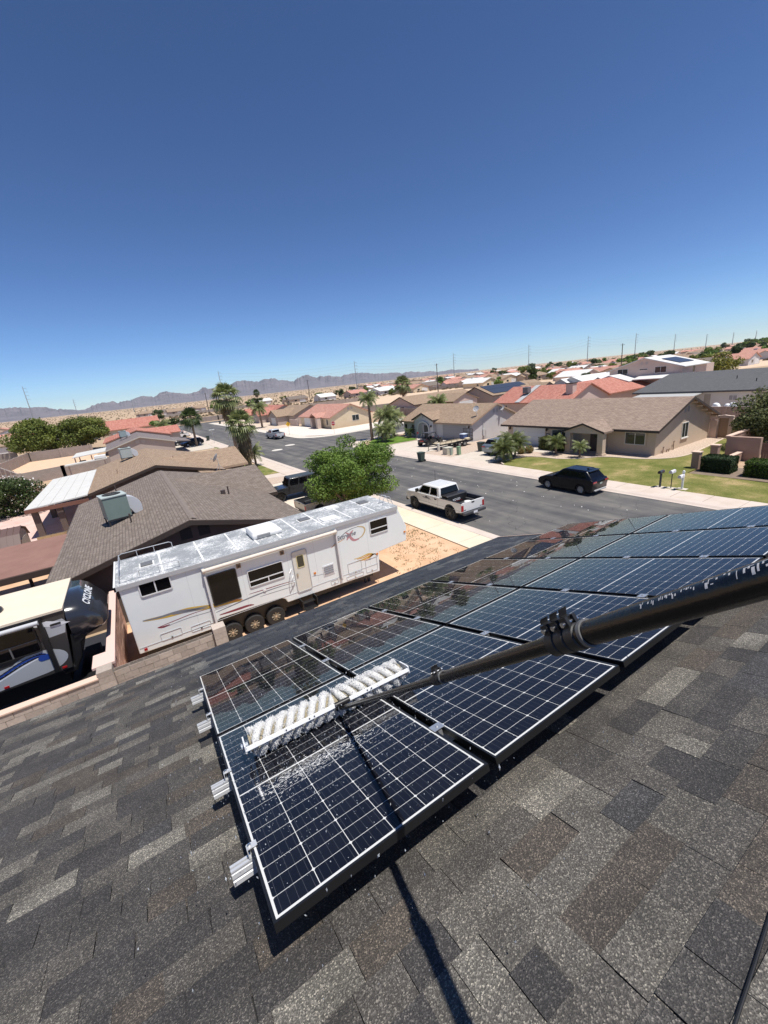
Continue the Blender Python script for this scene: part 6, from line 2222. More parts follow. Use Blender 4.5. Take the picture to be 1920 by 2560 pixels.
bin_((27.4, 37.2, .02), (.045, .07, .055), 'dark green wheeled bin standing in the gutter', R(180))
bin_((34.7, 35.2, .11), (.04, .055, .05), 'dark green bin beside the steel grey SUV', R(180))
bin_((15.6, 103, .13), (.04, .055, .045), 'dark bin at the near kerb far up the street')
bin_((30.0, 163, .1), (.04, .05, .045), 'dark bin at the far corner where the street bends')
# ------------------------------------------------------------------ white fifth wheel trailer
def rrect(a0, a1, z0, z1, r=.06, n=4):
    out = []
    for cx, cz, s in ((a1 - r, z0 + r, -90), (a1 - r, z1 - r, 0), (a0 + r, z1 - r, 90), (a0 + r, z0 + r, 180)):
        for k in range(n + 1):
            t = R(s + 90 * k / n)
            out.append((cx + r * math.cos(t), cz + r * math.sin(t)))
    return out
def plate(f_, pts, d0, d1):
    b = MB()
    n = len(pts)
    vs = [f_(a, d0, z) for a, z in pts] + [f_(a, d1, z) for a, z in pts]
    b.add(vs, [tuple(range(n))[::-1], tuple(range(n, 2 * n))] + [(i, (i + 1) % n, n + (i + 1) % n, n + i) for i in range(n)])
    return b
def ringplate(f_, a0, a1, z0, z1, t, d0, d1, r=.07):
    o, i = rrect(a0, a1, z0, z1, r), rrect(a0 + t, a1 - t, z0 + t, z1 - t, max(r - t, .01))
    n = len(o)
    b = MB()
    vs = [f_(a, d0, z) for a, z in o] + [f_(a, d1, z) for a, z in o] + [f_(a, d1, z) for a, z in i] + [f_(a, d0, z) for a, z in i]
    fs = []
    for k in range(n):
        j = (k + 1) % n
        fs += [(k, j, n + j, n + k), (n + k, n + j, 2 * n + j, 2 * n + k), (2 * n + k, 2 * n + j, 3 * n + j, 3 * n + k)]
    return b.add(vs, fs)

RVW = mat('rv_white', (.78, .83, .83), .35, c2=(.73, .785, .785), scale=1.1, coat=.25)
def peelmat():
    m, n, l, b = _nt('peeling_roof_coat')
    tc = N(n, 'ShaderNodeTexCoord')
    def noise(s, d, vec, dist=0.0):
        z = N(n, 'ShaderNodeTexNoise')
        z.inputs['Scale'].default_value = s
        z.inputs['Detail'].default_value = d
        z.inputs['Roughness'].default_value = .72
        z.inputs['Distortion'].default_value = dist
        l.new(vec, z.inputs['Vector'])
        return z.outputs['Fac']
    a, c = noise(1.1, 4, tc.outputs['Object']), noise(13, 8, tc.outputs['Object'], 1.6)
    ad = N(n, 'ShaderNodeMath', operation='MULTIPLY_ADD')
    l.new(a, ad.inputs[0])
    ad.inputs[1].default_value = .75
    l.new(c, ad.inputs[2])
    rp = N(n, 'ShaderNodeValToRGB')
    e = rp.color_ramp.elements
    e[0].position, e[0].color = .83, (.24, .255, .265, 1)
    e[1].position, e[1].color = .99, (.68, .68, .67, 1)
    k = e.new(.91)
    k.color = (.36, .375, .385, 1)
    l.new(ad.outputs[0], rp.inputs['Fac'])
    l.new(rp.outputs['Color'], b.inputs['Base Color'])
    b.inputs['Roughness'].default_value = .7
    return m
PEEL = peelmat()
rv = thing('travel_trailer', 'big white fifth wheel trailer with peeling grey roof and flame graphics', 'trailer', (4, 16.75, 0))
YN, YF = 15.4, 18.1
ZT = 3.58
prof = [(-1.5, .95), (8.45, .72), (8.52, 1.68), (10.08, 1.78), (10.16, 2.5), (9.72, ZT), (-1.5, ZT)]
# lower edge cut for the three wheels
low = [(-1.5, .93), (1.02, .88), (1.12, 1.12), (1.3, 1.2), (3.7, 1.14), (3.88, 1.02), (3.95, .84), (8.45, .72)]
MB().prism(low + prof[2:], 'y', YN, YF).obj('body', RVW, rv, world=True, bev=.03, seg=2)
MB().box(-1.3, 8.2, YN + .25, YF - .25, .5, 1.1).obj('underframe', BLACK, rv, world=True)
MB().box(1.05, 3.9, YN + .3, YF - .3, .35, 1.3).obj('wheel_well', BLACK, rv, world=True)
# roof: coated boards with raised seams
rfz = ZT + .004
MB().box(-1.56, 9.75, YN - .03, YF + .03, ZT + .003, ZT + .05).obj('roof', PEEL, rv, world=True, bev=.015)
MB().box(-1.62, 9.72, YN - .06, YN - .031, ZT - .12, ZT + .035).obj('roof_gutter', mat('grey_gutter', (.42, .43, .44), .5), rv, world=True)
MB().box(-1.62, -1.561, YN - .06, YF + .04, ZT - .14, ZT + .05).obj('roof_gutter', mat('white_gutter', (.66, .66, .66), .5), rv, world=True)
SEAL = mat('seam_sealant', (.72, .72, .71), .6)
for x in (-.1, 1.25, 2.5, 3.3, 4.2, 5.0, 6.1, 7.4, 8.6):
    MB().box(x - .03, x + .03, YN + .1, YF - .1, ZT + .051, ZT + .058).obj('roof_seam', SEAL, rv, world=True)
def hatch(x, y, w, d, m_, h_=.05):
    MB().box(x - w / 2 - .05, x + w / 2 + .05, y - d / 2 - .05, y + d / 2 + .05, ZT + .051, ZT + .07).obj('hatch_rim', WHITE, rv, world=True)
    MB().box(x - w / 2, x + w / 2, y - d / 2, y + d / 2, ZT + .07, ZT + .07 + h_).obj('roof_hatch', m_, rv, world=True, bev=.03)
SMOKE = mat('smoked_lid', (.14, .14, .14), .4)
hatch(-.55, 16.75, .4, .4, SMOKE)
hatch(5.75, 16.95, .5, .4, SMOKE)
hatch(8.85, 17.1, .5, .45, SMOKE)
hatch(6.6, 16.1, .75, .5, WHITE, .07)
hatch(7.4, 17.6, .6, .35, WHITE, .06)
ac = MB().rings([[(3.25, 16.1, ZT + .05), (4.45, 16.1, ZT + .05), (4.45, 17.2, ZT + .05), (3.25, 17.2, ZT + .05)], [(3.22, 16.08, ZT + .2), (4.48, 16.08, ZT + .2), (4.48, 17.22, ZT + .2), (3.22, 17.22, ZT + .2)], [(3.3, 16.15, ZT + .36), (4.25, 16.2, ZT + .36), (4.25, 17.1, ZT + .36), (3.3, 17.15, ZT + .36)]])
aco = ac.obj('roof_air_conditioner', mat('ac_white', (.76, .76, .74), .45), rv, world=True, bev=.05, seg=3, smooth=40)
lv = MB()
for k in range(6):
    lv.box(3.42, 3.95, 16.06, 16.08, ZT + .1 + k * .025, ZT + .112 + k * .025)
lv.obj('ac_louvre', mat('grey_louvre', (.4, .4, .4), .6), rv, world=True)
# roof rack rails at the rear
for y in (YN + .12, YF - .12):
    k = MB()
    k.tube([(-1.4, y, ZT + .05), (-1.4, y, ZT + .28), (-1.3, y, ZT + .33), (.35, y, ZT + .33), (.45, y, ZT + .28), (.45, y, ZT + .05)], .016, 8)
    for x in (-.8, -.2):
        k.tube([(x, y, ZT + .05), (x, y, ZT + .33)], .012, 6)
    k.obj('roof_rail', mat('rail_grey', (.55, .56, .57), .4, metal=.4), rv, smooth=True, world=True)
MB().tube([(-1.4, YN + .12, ZT + .3), (-1.4, YF - .12, ZT + .3)], .014, 8).obj('roof_rail', mat('rail_grey', (.55, .56, .57), .4, metal=.4), rv, world=True)
# ladder hoops over the front corner
k = MB()
for y in (16.0, 16.35):
    k.tube([(9.35, y, ZT + .05), (9.4, y, ZT + .32), (9.55, y, ZT + .42), (9.75, y, ZT + .36), (9.92, y, ZT - .1), (10.1, y, 3.0)], .016, 8)
for z, x in ((ZT + .4, 9.6), (ZT + .1, 9.86), (3.2, 10.03)):
    k.tube([(x, 16.0, z), (x, 16.35, z)], .013, 6)
k.obj('ladder', mat('rail_grey', (.55, .56, .57), .4, metal=.4), rv, smooth=True, world=True)
f = FY(YN, -1)
WF = mat('window_trim_pale', (.66, .67, .68), .4)
def rvwin(a0, a1, z0, z1, bars=(), fr=WF, t=.035):
    o = ringplate(f, a0, a1, z0, z1, t, .002, .035).obj('window', fr, rv, world=True)
    pane_world(plate(f, rrect(a0 + t * .9, a1 - t * .9, z0 + t * .9, z1 - t * .9, .05), .004, .012), o, TINT, rv)
    for (b0, b1, c0, c1) in bars:
        pane_world(MB().fbox(f, b0, b1, .012, .03, c0, c1), o, fr, rv, 'mullion')
    return o
rvwin(-.95, .05, 2.98, 3.52, [(-.47, -.43, 3.01, 3.49)])
rvwin(1.2, 2.23, 1.76, 3.03, fr=mat('black_window_trim', (.03, .03, .03), .4))
rvwin(2.6, 4.03, 2.02, 2.74, [(2.64, 3.99, 2.24, 2.28), (3.35, 3.39, 2.05, 2.24)])
rvwin(8.17, 9.13, 2.6, 3.28, [(8.2, 9.1, 2.84, 2.88)])
# awning: rolled tube, arms
MB().tube([(1.08, YN - .12, 3.3), (6.5, YN - .12, 3.3)], .075, 14).obj('awning_roll', mat('awning_cream', (.68, .62, .54), .7, c2=(.6, .53, .45), scale=2), rv, smooth=True, world=True)
for x in (1.12, 6.47):
    MB().box(x - .045, x + .045, YN - .1, YN - .003, 1.0, 3.38).obj('awning_arm', mat('arm_grey', (.6, .61, .62), .4, metal=.2), rv, world=True)
    MB().box(x - .03, x + .03, YN - .14, YN - .101, 1.1, 3.1).obj('awning_strut', mat('arm_pale', (.7, .7, .7), .4), rv, world=True)
# entry door
do = ringplate(f, 4.43, 5.1, 1.1, 2.95, .03, .002, .03, .1).obj('door', mat('door_seal', (.45, .46, .47), .5), rv, world=True)
pane_world(plate(f, rrect(4.46, 5.07, 1.13, 2.92, .08), .003, .015), do, mat('door_cream', (.68, .66, .58), .45), rv, 'door_leaf')
pane_world(ringplate(f, 4.6, 4.93, 2.18, 2.74, .03, .015, .03, .05), do, mat('yellowed_trim', (.62, .55, .3), .5), rv, 'door_window_frame')
pane_world(plate(f, rrect(4.625, 4.905, 2.205, 2.715, .03), .016, .02), do, glassmat('olive_glass', (.05, .05, .035), .1), rv)
pane_world(MB().fbox(f, 4.52, 4.58, .015, .05, 1.85, 1.97), do, CHROME, rv, 'door_handle')
MB().tube([f(4.33, .01, 2.25), f(4.2, .14, 2.15), f(4.18, .16, 1.75), f(4.36, .02, 1.6)], .016, 8).obj('grab_handle', WHITE, rv, smooth=True, world=True)
MB().tube([f(4.36, .02, 1.95), f(4.28, .1, 1.88), f(4.3, .1, 1.7), f(4.38, .02, 1.62)], .013, 8).obj('grab_handle', WHITE, rv, smooth=True, world=True)
st = MB()
for (z, d) in ((.62, .05), (.42, .28)):
    st.fbox(f, 4.47, 5.05, d - .04, d + .2, z, z + .03)
st.fbox(f, 4.43, 4.46, -.1, .4, .4, .85).fbox(f, 5.06, 5.09, -.1, .4, .4, .85)
st.obj('entry_step', BLACK, rv, world=True)
for a in (2.28, 4.0):
    MB().fbox(f, a, a + .16, .002, .05, 2.98, 3.16).obj('porch_light', mat('brown_lamp', (.28, .19, .12), .5), rv, world=True)
    MB().fbox(f, a + .04, a + .12, .05, .07, 3.02, 3.1).obj('lamp_lens', mat('lamp_lens_dark', (.08, .06, .05), .3), rv, world=True)
# fridge vent louvres
MB().fbox(f, 5.68, 6.2, .002, .018, 1.42, 1.9).obj('fridge_vent', mat('vent_white', (.72, .73, .74), .5), rv, world=True)
for k in range(4):
    MB().fbox(f, 5.72, 6.16, .019, .035, 1.5 + k * .1, 1.545 + k * .1).obj('louvre', mat('vent_shadow', (.25, .26, .27), .6), rv, world=True)
# storage doors and hatches
for (a0, a1, z0, z1) in ((6.85, 7.55, 1.08, 1.62), (7.74, 8.36, .86, 1.52), (6.72, 7.6, .84, 1.02), (5.95, 6.32, .9, 1.1), (-.75, -.05, 1.12, 1.42), (.25, .95, 1.05, 1.3)):
    ringplate(f, a0, a1, z0, z1, .02, .002, .014, .05).obj('storage_door', mat('door_gasket', (.5, .52, .54), .5), rv, world=True)
    MB().fbox(f, (a0 + a1) / 2 - .03, (a0 + a1) / 2 + .03, .003, .03, z0 + .03, z0 + .07).obj('latch', CHROME, rv, world=True)
MB().fbox(f, -1.45, 8.4, .002, .012, 1.14, 1.155).obj('belt_line', mat('door_gasket', (.5, .52, .54), .5), rv, world=True)
for (a, z, m_) in ((-1.28, 1.05, REDLENS), (5.3, 1.72, AMBER), (10.02, 2.25, AMBER), (8.4, 1.62, AMBER), (3.12, 1.72, WHITE)):
    MB().fbox(f, a - .05, a + .05, .002, .03, z - .04, z + .04).obj('marker_light', m_, rv, world=True)
for a in (.55, 2.42, 4.25, 5.42, 6.6, 8.0):
    MB().fbox(f, a, a + .006, .001, .003, 1.2, 3.42).obj('panel_seam', mat('seam_soft', (.5, .52, .53), .6), rv, world=True)
# graphics: tapered swooshes
def swoosh(pts, w, m_, name='stripe', d=.0025):
    P_ = smooth2(pts, 6)
    b = MB()
    n = len(P_)
    for i in range(n - 1):
        q = []
        for j in (i, i + 1):
            t = j / (n - 1)
            ww = w * math.sin(math.pi * min(1, .06 + t * .94)) ** .8 + .003
            dd = (P_[min(j + 1, n - 1)] - P_[max(j - 1, 0)]).normalized()
            nv = Vector((-dd.y, dd.x))
            q.append((P_[j] + nv * ww / 2, P_[j] - nv * ww / 2))
        b.poly([f(q[0][1].x, d, q[0][1].y), f(q[1][1].x, d, q[1][1].y), f(q[1][0].x, d, q[1][0].y), f(q[0][0].x, d, q[0][0].y)])
    return b.obj(name, m_, rv, world=True)
GOLD = mat('gold_graphic', (.62, .42, .06), .45)
GREY = mat('grey_graphic', (.2, .21, .24), .45)
MAROON = mat('maroon_graphic', (.22, .04, .06), .45)
ORANGE = mat('orange_graphic', (.66, .3, .07), .45)
swoosh([(-1.1, 2.12), (-.4, 2.02), (.3, 1.98), (1.05, 1.82), (1.8, 1.72), (2.2, 1.62)], .17, GOLD)
swoosh([(-1.12, 2.13), (-.6, 2.06), (0, 2.04), (.6, 1.92), (1.15, 1.86)], .08, GREY, d=.004)
swoosh([(-.2, 2.0), (.2, 1.94), (.7, 1.86), (1.0, 1.8)], .07, GREY, d=.004)
swoosh([(-.75, 1.7), (-.2, 1.74), (.5, 1.78), (1.2, 1.74)], .025, MAROON)
swoosh([(-.75, 1.7), (-.6, 1.66), (-.35, 1.66)], .06, MAROON, d=.004)
swoosh([(-.6, 1.62), (.2, 1.66), (1.0, 1.62), (1.8, 1.6)], .02, GREY)
swoosh([(1.2, 1.5), (1.8, 1.56), (2.5, 1.62), (3.4, 1.66), (4.4, 1.62)], .05, GREY)
swoosh([(1.3, 1.35), (1.9, 1.33), (2.4, 1.32), (2.62, 1.27)], .09, MAROON)
swoosh([(1.6, 1.78), (1.9, 1.74), (2.25, 1.66)], .08, ORANGE, d=.0045)
swoosh([(2.5, 1.78), (3.0, 1.76), (3.8, 1.74), (4.4, 1.7)], .03, MAROON)
swoosh([(2.9, 1.52), (3.5, 1.5), (4.4, 1.46)], .02, GREY)
swoosh([(5.15, 1.6), (5.6, 1.55), (6.3, 1.5)], .012, GREY)
# flames low at the front
for (z, l_, m_) in ((1.74, 7.2, GOLD), (1.68, 7.35, ORANGE), (1.6, 7.25, GOLD), (1.56, 7.5, ORANGE), (1.5, 7.7, ORANGE)):
    swoosh([(l_, z), (l_ + .35, z - .02), (7.95, z + .02), (8.25, 1.66), (8.38, 1.58)], .05, m_, 'flame')
# the badge with script lettering at the nose
swoosh([(6.25, 2.62), (6.7, 2.95), (7.2, 3.16), (7.7, 3.18)], .03, GREY)
swoosh([(6.2, 2.6), (6.5, 2.72), (6.9, 2.82)], .03, ORANGE)
swoosh([(7.55, 3.2), (7.85, 3.1), (7.92, 2.92), (7.75, 2.7), (7.5, 2.62)], .07, mat('faded_gold', (.55, .42, .22), .5))
swoosh([(7.6, 2.62), (7.35, 2.62), (7.2, 2.76), (7.12, 2.95), (6.95, 3.1)], .12, mat('faded_rose', (.5, .25, .27), .5))
swoosh([(6.98, 2.72), (7.15, 2.92), (7.35, 3.1)], .1, mat('faded_rose', (.5, .25, .27), .5), d=.004)
me = text_mesh('Extreme', .28, .005, .35)
put_text(me, 'lettering', GREY, rv, frame_m(Vector(f(6.48, .005, 2.82)) - rv.location, (1, 0, .05), (-.05, 0, 1)))
for x in (1.62, 2.5, 3.38):
    t = thing
    wheel(rv, x - 4, YN + .16 - 16.75, .39, .22, mat('cream_rim', (.24, .2, .14), .5), 8, .5, hubm=CHROME)
    wheel(rv, x - 4, YF - .16 - 16.75, .39, .22, mat('cream_rim', (.36, .3, .21), .5), 8, .5)
for x in (7.9, 8.1):
    MB().box(x, x + .1, 16.0, 16.1, 0, .8).obj('landing_leg', DARKMETAL, rv, world=True)

# ------------------------------------------------------------------ grey and black trailer at the left edge
r = thing('toy_hauler', 'grey and black fifth wheel with dark nose cap and cream roof', 'trailer', (-6.5, 16.6, 0))
CY, CF = 15.25, 18.0
GRYP = mat('trailer_light_grey', (.4, .42, .45), .35, coat=.3)
CHAR = mat('trailer_charcoal', (.045, .042, .042), .35, coat=.3)
MB().prism([(-13, 1.3), (-3.3, 1.42), (-3.15, 2.55), (-3.0, 3.42), (-13, 3.5)], 'y', CY, CF).obj('body', CHAR, r, world=True, bev=.03)
MB().box(-13, -3.5, CY + .3, CF - .3, .8, 1.4).obj('underframe', BLACK, r, world=True)
MB().prism([(-13, 3.505), (-3.02, 3.43), (-3.02, 3.5), (-13, 3.58)], 'y', CY - .04, CF + .04).obj('roof', mat('cream_membrane', (.62, .54, .42), .8, c2=(.68, .6, .48), scale=1.5), r, world=True)
# moulded nose cap: sections swept forward and down
cap = []
for (x, zb, zt, yi) in ((-3.02, 2.3, 3.47, 0), (-2.72, 2.3, 3.44, .03), (-2.5, 2.34, 3.3, .08), (-2.2, 2.4, 2.92, .18), (-2.06, 2.5, 2.66, .32)):
    y0, y1 = CY + yi, CF - yi
    zm = (zb + zt) / 2
    cap.append([(x, y0 + .12, zb), (x, y1 - .12, zb), (x, y1, zb + .2 * (zt - zb)), (x, y1, zt - .25 * (zt - zb)), (x, y1 - .3, zt), (x, y0 + .3, zt), (x, y0, zt - .25 * (zt - zb)), (x, y0, zb + .2 * (zt - zb))])
MB().rings(cap).obj('nose_cap', mat('nose_black', (.022, .024, .03), .2, coat=.6), r, world=True, smooth=50)
MB().prism([(-3.6, 1.42), (-3.28, 1.42), (-3.1, 2.52), (-2.6, 2.38), (-2.9, 2.1), (-3.0, 1.6), (-3.25, 1.2), (-3.6, 1.2)], 'y', CY + .1, CF - .1).obj('pin_box', BLACK, r, world=True, bev=.05)
f = FY(CY, -1)
def dec(pts, m_, d=.004, name='graphic', n=6):
    P_ = smooth2(pts + [pts[0]], n)
    b = MB().add([f(q.x, d, q.y) for q in P_[:-1]], [tuple(range(len(P_) - 1))])
    return b.obj(name, m_, r, world=True)
plate(f, [(-3.58, 2.66), (-3.16, 2.68), (-3.06, 3.05), (-3.12, 3.16), (-3.58, 3.14)], .001, .003).obj('graphic', GRYP, r, world=True)
plate(f, [(-9, 1.75)] + [(-4.02 + .72 * math.cos(t), 1.93 + .4 * math.sin(t)) for t in np.linspace(2.6, -1.5, 18)] + [(-6, 1.42), (-9, 1.4)], .0035, .005).obj('graphic', GRYP, r, world=True)
plate(f, [(-3.95, 3.18), (-3.5, 3.22), (-2.95, 2.98), (-3.3, 2.95)], .0035, .0055).obj('graphic', mat('graphic_white', (.7, .72, .75), .4), r, world=True)
for k, (m_, w_) in enumerate(((mat('graphic_white', (.7, .72, .75), .4), .1), (BLACK, .06), (mat('graphic_blue', (.02, .06, .3), .35), .1), (BLACK, .04))):
    b = MB()
    P_ = smooth2([(-6.5, 1.5 + k * .03), (-5.2, 1.72 + k * .05), (-4.4, 1.98 + k * .06), (-3.9, 2.1 + k * .03), (-3.72, 1.98 + k * .01)], 6)
    for i in range(len(P_) - 1):
        b.poly([f(P_[i].x, .006 + k * .001, P_[i].y), f(P_[i + 1].x, .006 + k * .001, P_[i + 1].y), f(P_[i + 1].x, .006 + k * .001, P_[i + 1].y + w_ * .7), f(P_[i].x, .006 + k * .001, P_[i].y + w_)])
    b.obj('swoosh', m_, r, world=True)
plate(f, rrect(-4.02, -3.66, 1.98, 2.16, .085), .011, .013).obj('graphic', mat('graphic_blue', (.02, .06, .3), .35), r, world=True)
wo = ringplate(f, -5.6, -3.83, 2.32, 3.3, .04, .002, .04, .1).obj('window', BLACK, r, world=True)
pane_world(plate(f, rrect(-5.57, -3.86, 2.35, 3.27, .08), .014, .02), wo, TINT, r)
pane_world(MB().fbox(f, -5.56, -3.87, .02, .035, 2.72, 2.75), wo, mat('mullion_grey', (.12, .12, .12), .5), r, 'mullion')
pane_world(MB().fbox(f, -4.55, -4.51, .02, .035, 2.36, 2.72), wo, mat('mullion_grey', (.12, .12, .12), .5), r, 'mullion')
MB().box(-3.72, -3.6, CY - .1, CY - .003, 1.5, 3.38).obj('awning_arm', BLACK, r, world=True)
MB().tube([(-8, CY - .14, 3.36), (-3.66, CY - .14, 3.3)], .07, 12).obj('awning_roll', mat('awning_grey', (.45, .46, .48), .6), r, smooth=True, world=True)
plate(f, rrect(-3.45, -3.18, 3.02, 3.08, .02), .006, .03).obj('porch_light', BLACK, r, world=True)
for a in (-3.55, -5.0):
    MB().fbox(f, a, a + .12, .004, .03, 1.5, 1.56).obj('marker_light', REDLENS, r, world=True)
MB().ball((-5.1, 16.5, 3.5), .45, .45, .3, 18, 10).obj('roof_dome', mat('dome_black', (.03, .03, .032), .3), r, smooth=True, world=True)
me = text_mesh('CYCLONE', .34, .01)
n_c = Vector((.72, 0, .69)).normalized()
put_text(me, 'lettering', mat('graphic_white', (.7, .72, .75), .4), r, frame_m(Vector((-2.4, 15.6, 3.2)) - r.location, (0, 1, 0), Vector((-.62, 0, .78))))
wheel(r, -3.1 + 6.5, CY + .2 - 16.6, .36, .24, BLACK, 6, .6)
wheel(r, -5.6 + 6.5, CY + .2 - 16.6, .38, .24, BLACK, 6, .6)
wheel(r, -6.5 + 6.5, CY + .2 - 16.6, .38, .24, BLACK, 6, .6)
r.children[-1].location.z += .0
MB().box(-3.3, -2.8, 15.4, 17.8, .02, .75).obj('front_stand', BLACK, r, world=True)

kind(sheet('tarp_and_ground_shade', [(-13, 13.5), (-2.45, 13.5), (-2.45, 20.0), (-13, 20.0)], .075, mat('tarp_shade_dark', (.02, .022, .03), .7), .01))  # dark sheet for the tarp; it also paints the ground shade beside it
# ------------------------------------------------------------------ trees, palms, hedges
def leaf_cloud(centers, radii, n, size, seed, flat=.0, gap=0.0, shell=.55):
    """small leaf quads spread through ellipsoidal clumps; returns V, F, C"""
    g = np.random.default_rng(seed)
    centers = np.asarray(centers, float)
    radii = np.asarray(radii, float)
    vol = radii.prod(axis=1) ** (2 / 3)
    idx = g.choice(len(centers), n, p=vol / vol.sum())
    d = g.normal(size=(n, 3))
    d /= np.linalg.norm(d, axis=1)[:, None]
    r_ = (shell + (1 - shell) * g.random(n)) ** .6
    r_ = np.where(g.random(n) < .25, g.random(n) ** .5, r_)
    P_ = centers[idx] + d * r_[:, None] * radii[idx] + g.normal(0, .06, (n, 3)) * radii[idx]
    nor = d * .7 + g.normal(0, .6, (n, 3)) + np.array([0, 0, .35])
    nor /= np.linalg.norm(nor, axis=1)[:, None]
    t1 = np.cross(nor, g.normal(size=(n, 3)))
    t1 /= np.linalg.norm(t1, axis=1)[:, None]
    t2 = np.cross(nor, t1)
    s = size * g.uniform(.6, 1.35, n)[:, None]
    V = np.stack([P_ - t1 * s * .5, P_ + t2 * s * .32, P_ + t1 * s * .5, P_ - t2 * s * .32], axis=1).reshape(-1, 3)
    F = np.arange(4 * n).reshape(n, 4)
    clump = g.random(len(centers))
    c = np.clip(.55 * g.random(n) + .45 * clump[idx], 0, 1)
    C = np.repeat(np.repeat(c[:, None], 3, 1), 4, axis=0)
    return V, F, C

BARK = mat('bark', (.16, .12, .09), .9, c2=(.23, .18, .14), scale=5, bump=.6)
def tree(name, label, x, y, crown_c, crown_r, n_clumps, n_leaves, size, lm, trunk_r=.18, seed=1, trunks=1, group=None, z0=.05, clump=.34):
    r_ = thing(name, label, 'tree', (x, y, z0), 0, group)
    g = random.Random(seed)
    cs, rs = [], []
    for k in range(n_clumps):
        while True:
            a = Vector((g.uniform(-1, 1), g.uniform(-1, 1), g.uniform(-1, 1)))
            if .25 < a.length < 1:
                break
        a = a * (a.length ** -.35) * .82
        cs.append((crown_c[0] + a.x * crown_r[0], crown_c[1] + a.y * crown_r[1], crown_c[2] + a.z * crown_r[2]))
        q = clump * g.uniform(.7, 1.35)
        rs.append((crown_r[0] * q, crown_r[1] * q, crown_r[2] * q * .85))
    tk = MB()
    for t in range(trunks):
        bx, by_ = (0, 0) if trunks == 1 else (g.uniform(-.3, .3), g.uniform(-.3, .3))
        tips = g.sample(cs, min(len(cs), 9 if trunks == 1 else 5))
        fork = Vector((bx * 1.6, by_ * 1.6, max(.5, (crown_c[2] - crown_r[2]) * .9)))
        tk.tube([(bx, by_, -.1), (bx * 1.2, by_ * 1.2, fork.z * .5), tuple(fork)], [trunk_r * 1.25, trunk_r, trunk_r * .85], 10)
        for c in tips:
            c = Vector(c)
            m_ = fork.lerp(c, .5) + Vector((g.uniform(-.2, .2), g.uniform(-.2, .2), .15 * crown_r[2]))
            tk.tube([tuple(fork), tuple(m_), tuple(c)], [trunk_r * .6, trunk_r * .35, trunk_r * .1], 6)
    tk.obj('trunk', BARK, r_, smooth=True)
    V, F, C = leaf_cloud(cs, rs, n_leaves, size, seed)
    np_mesh('crown', V, F, lm, r_, C)
    return r_

L_BRIGHT = leafmat('bright_leaf', (.05, .105, .017), (.22, .32, .06))
L_OLIVE = leafmat('olive_leaf', (.06, .09, .018), (.22, .25, .05))
L_DARK = leafmat('dark_leaf', (.03, .05, .016), (.1, .14, .04))
L_PALM = leafmat('palm_leaf', (.09, .12, .035), (.32, .35, .15), .2, .45)
L_DRY = leafmat('dry_frond', (.2, .14, .08), (.36, .28, .17), .1, .8)

tree('street_tree', 'bushy bright green tree in front of the street behind the white trailer', 12.3, 26.0, (.3, -.3, 3.3), (3.6, 3.6, 2.6), 78, 34000, .14, L_BRIGHT, .2, 3, z0=.1, clump=.21)
tree('mesquite_tree', 'wide green tree on the left behind the grey wall, left of a pair', -15.5, 128, (-2.6, 0, 4.9), (6.2, 6, 4.0), 40, 15000, .45, L_OLIVE, .35, 4)
tree('mesquite_tree', 'wide green tree on the left behind the grey wall, right of a pair', -10.0, 129, (.2, 0, 4.8), (6.0, 6, 3.9), 40, 15000, .45, L_OLIVE, .35, 5)
tree('yard_tree', 'leafy tree at the right edge above the pink wall', 48.5, 13.2, (-.5, -.8, 3.0), (3.4, 3.6, 2.5), 34, 15000, .22, leafmat('citrus_leaf', (.035, .05, .014), (.19, .2, .07)), .16, 6)
tree('flowering_tree', 'yellow flecked tree right of the two storey house', 118, 44, (0, 0, 4.2), (4.5, 4.5, 3.2), 24, 5000, .42, leafmat('yellow_leaf', (.06, .09, .02), (.3, .27, .05)), .2, 7)
# white flowering oleander at the left edge
r = tree('oleander_bush', 'round white flowering bush at the left edge beyond the shed', -11.9, 54.0, (0, 0, 2.0), (3.3, 3.2, 2.1), 30, 14000, .2, L_DARK, .1, 8, trunks=3, z0=.06)
V, F, C = leaf_cloud([(0, 0, 2.0)], [(3.3, 3.2, 2.15)], 260, .17, 9, shell=.93)
np_mesh('blossom', V, F, mat('white_petal', (.75, .72, .68), .8), r)

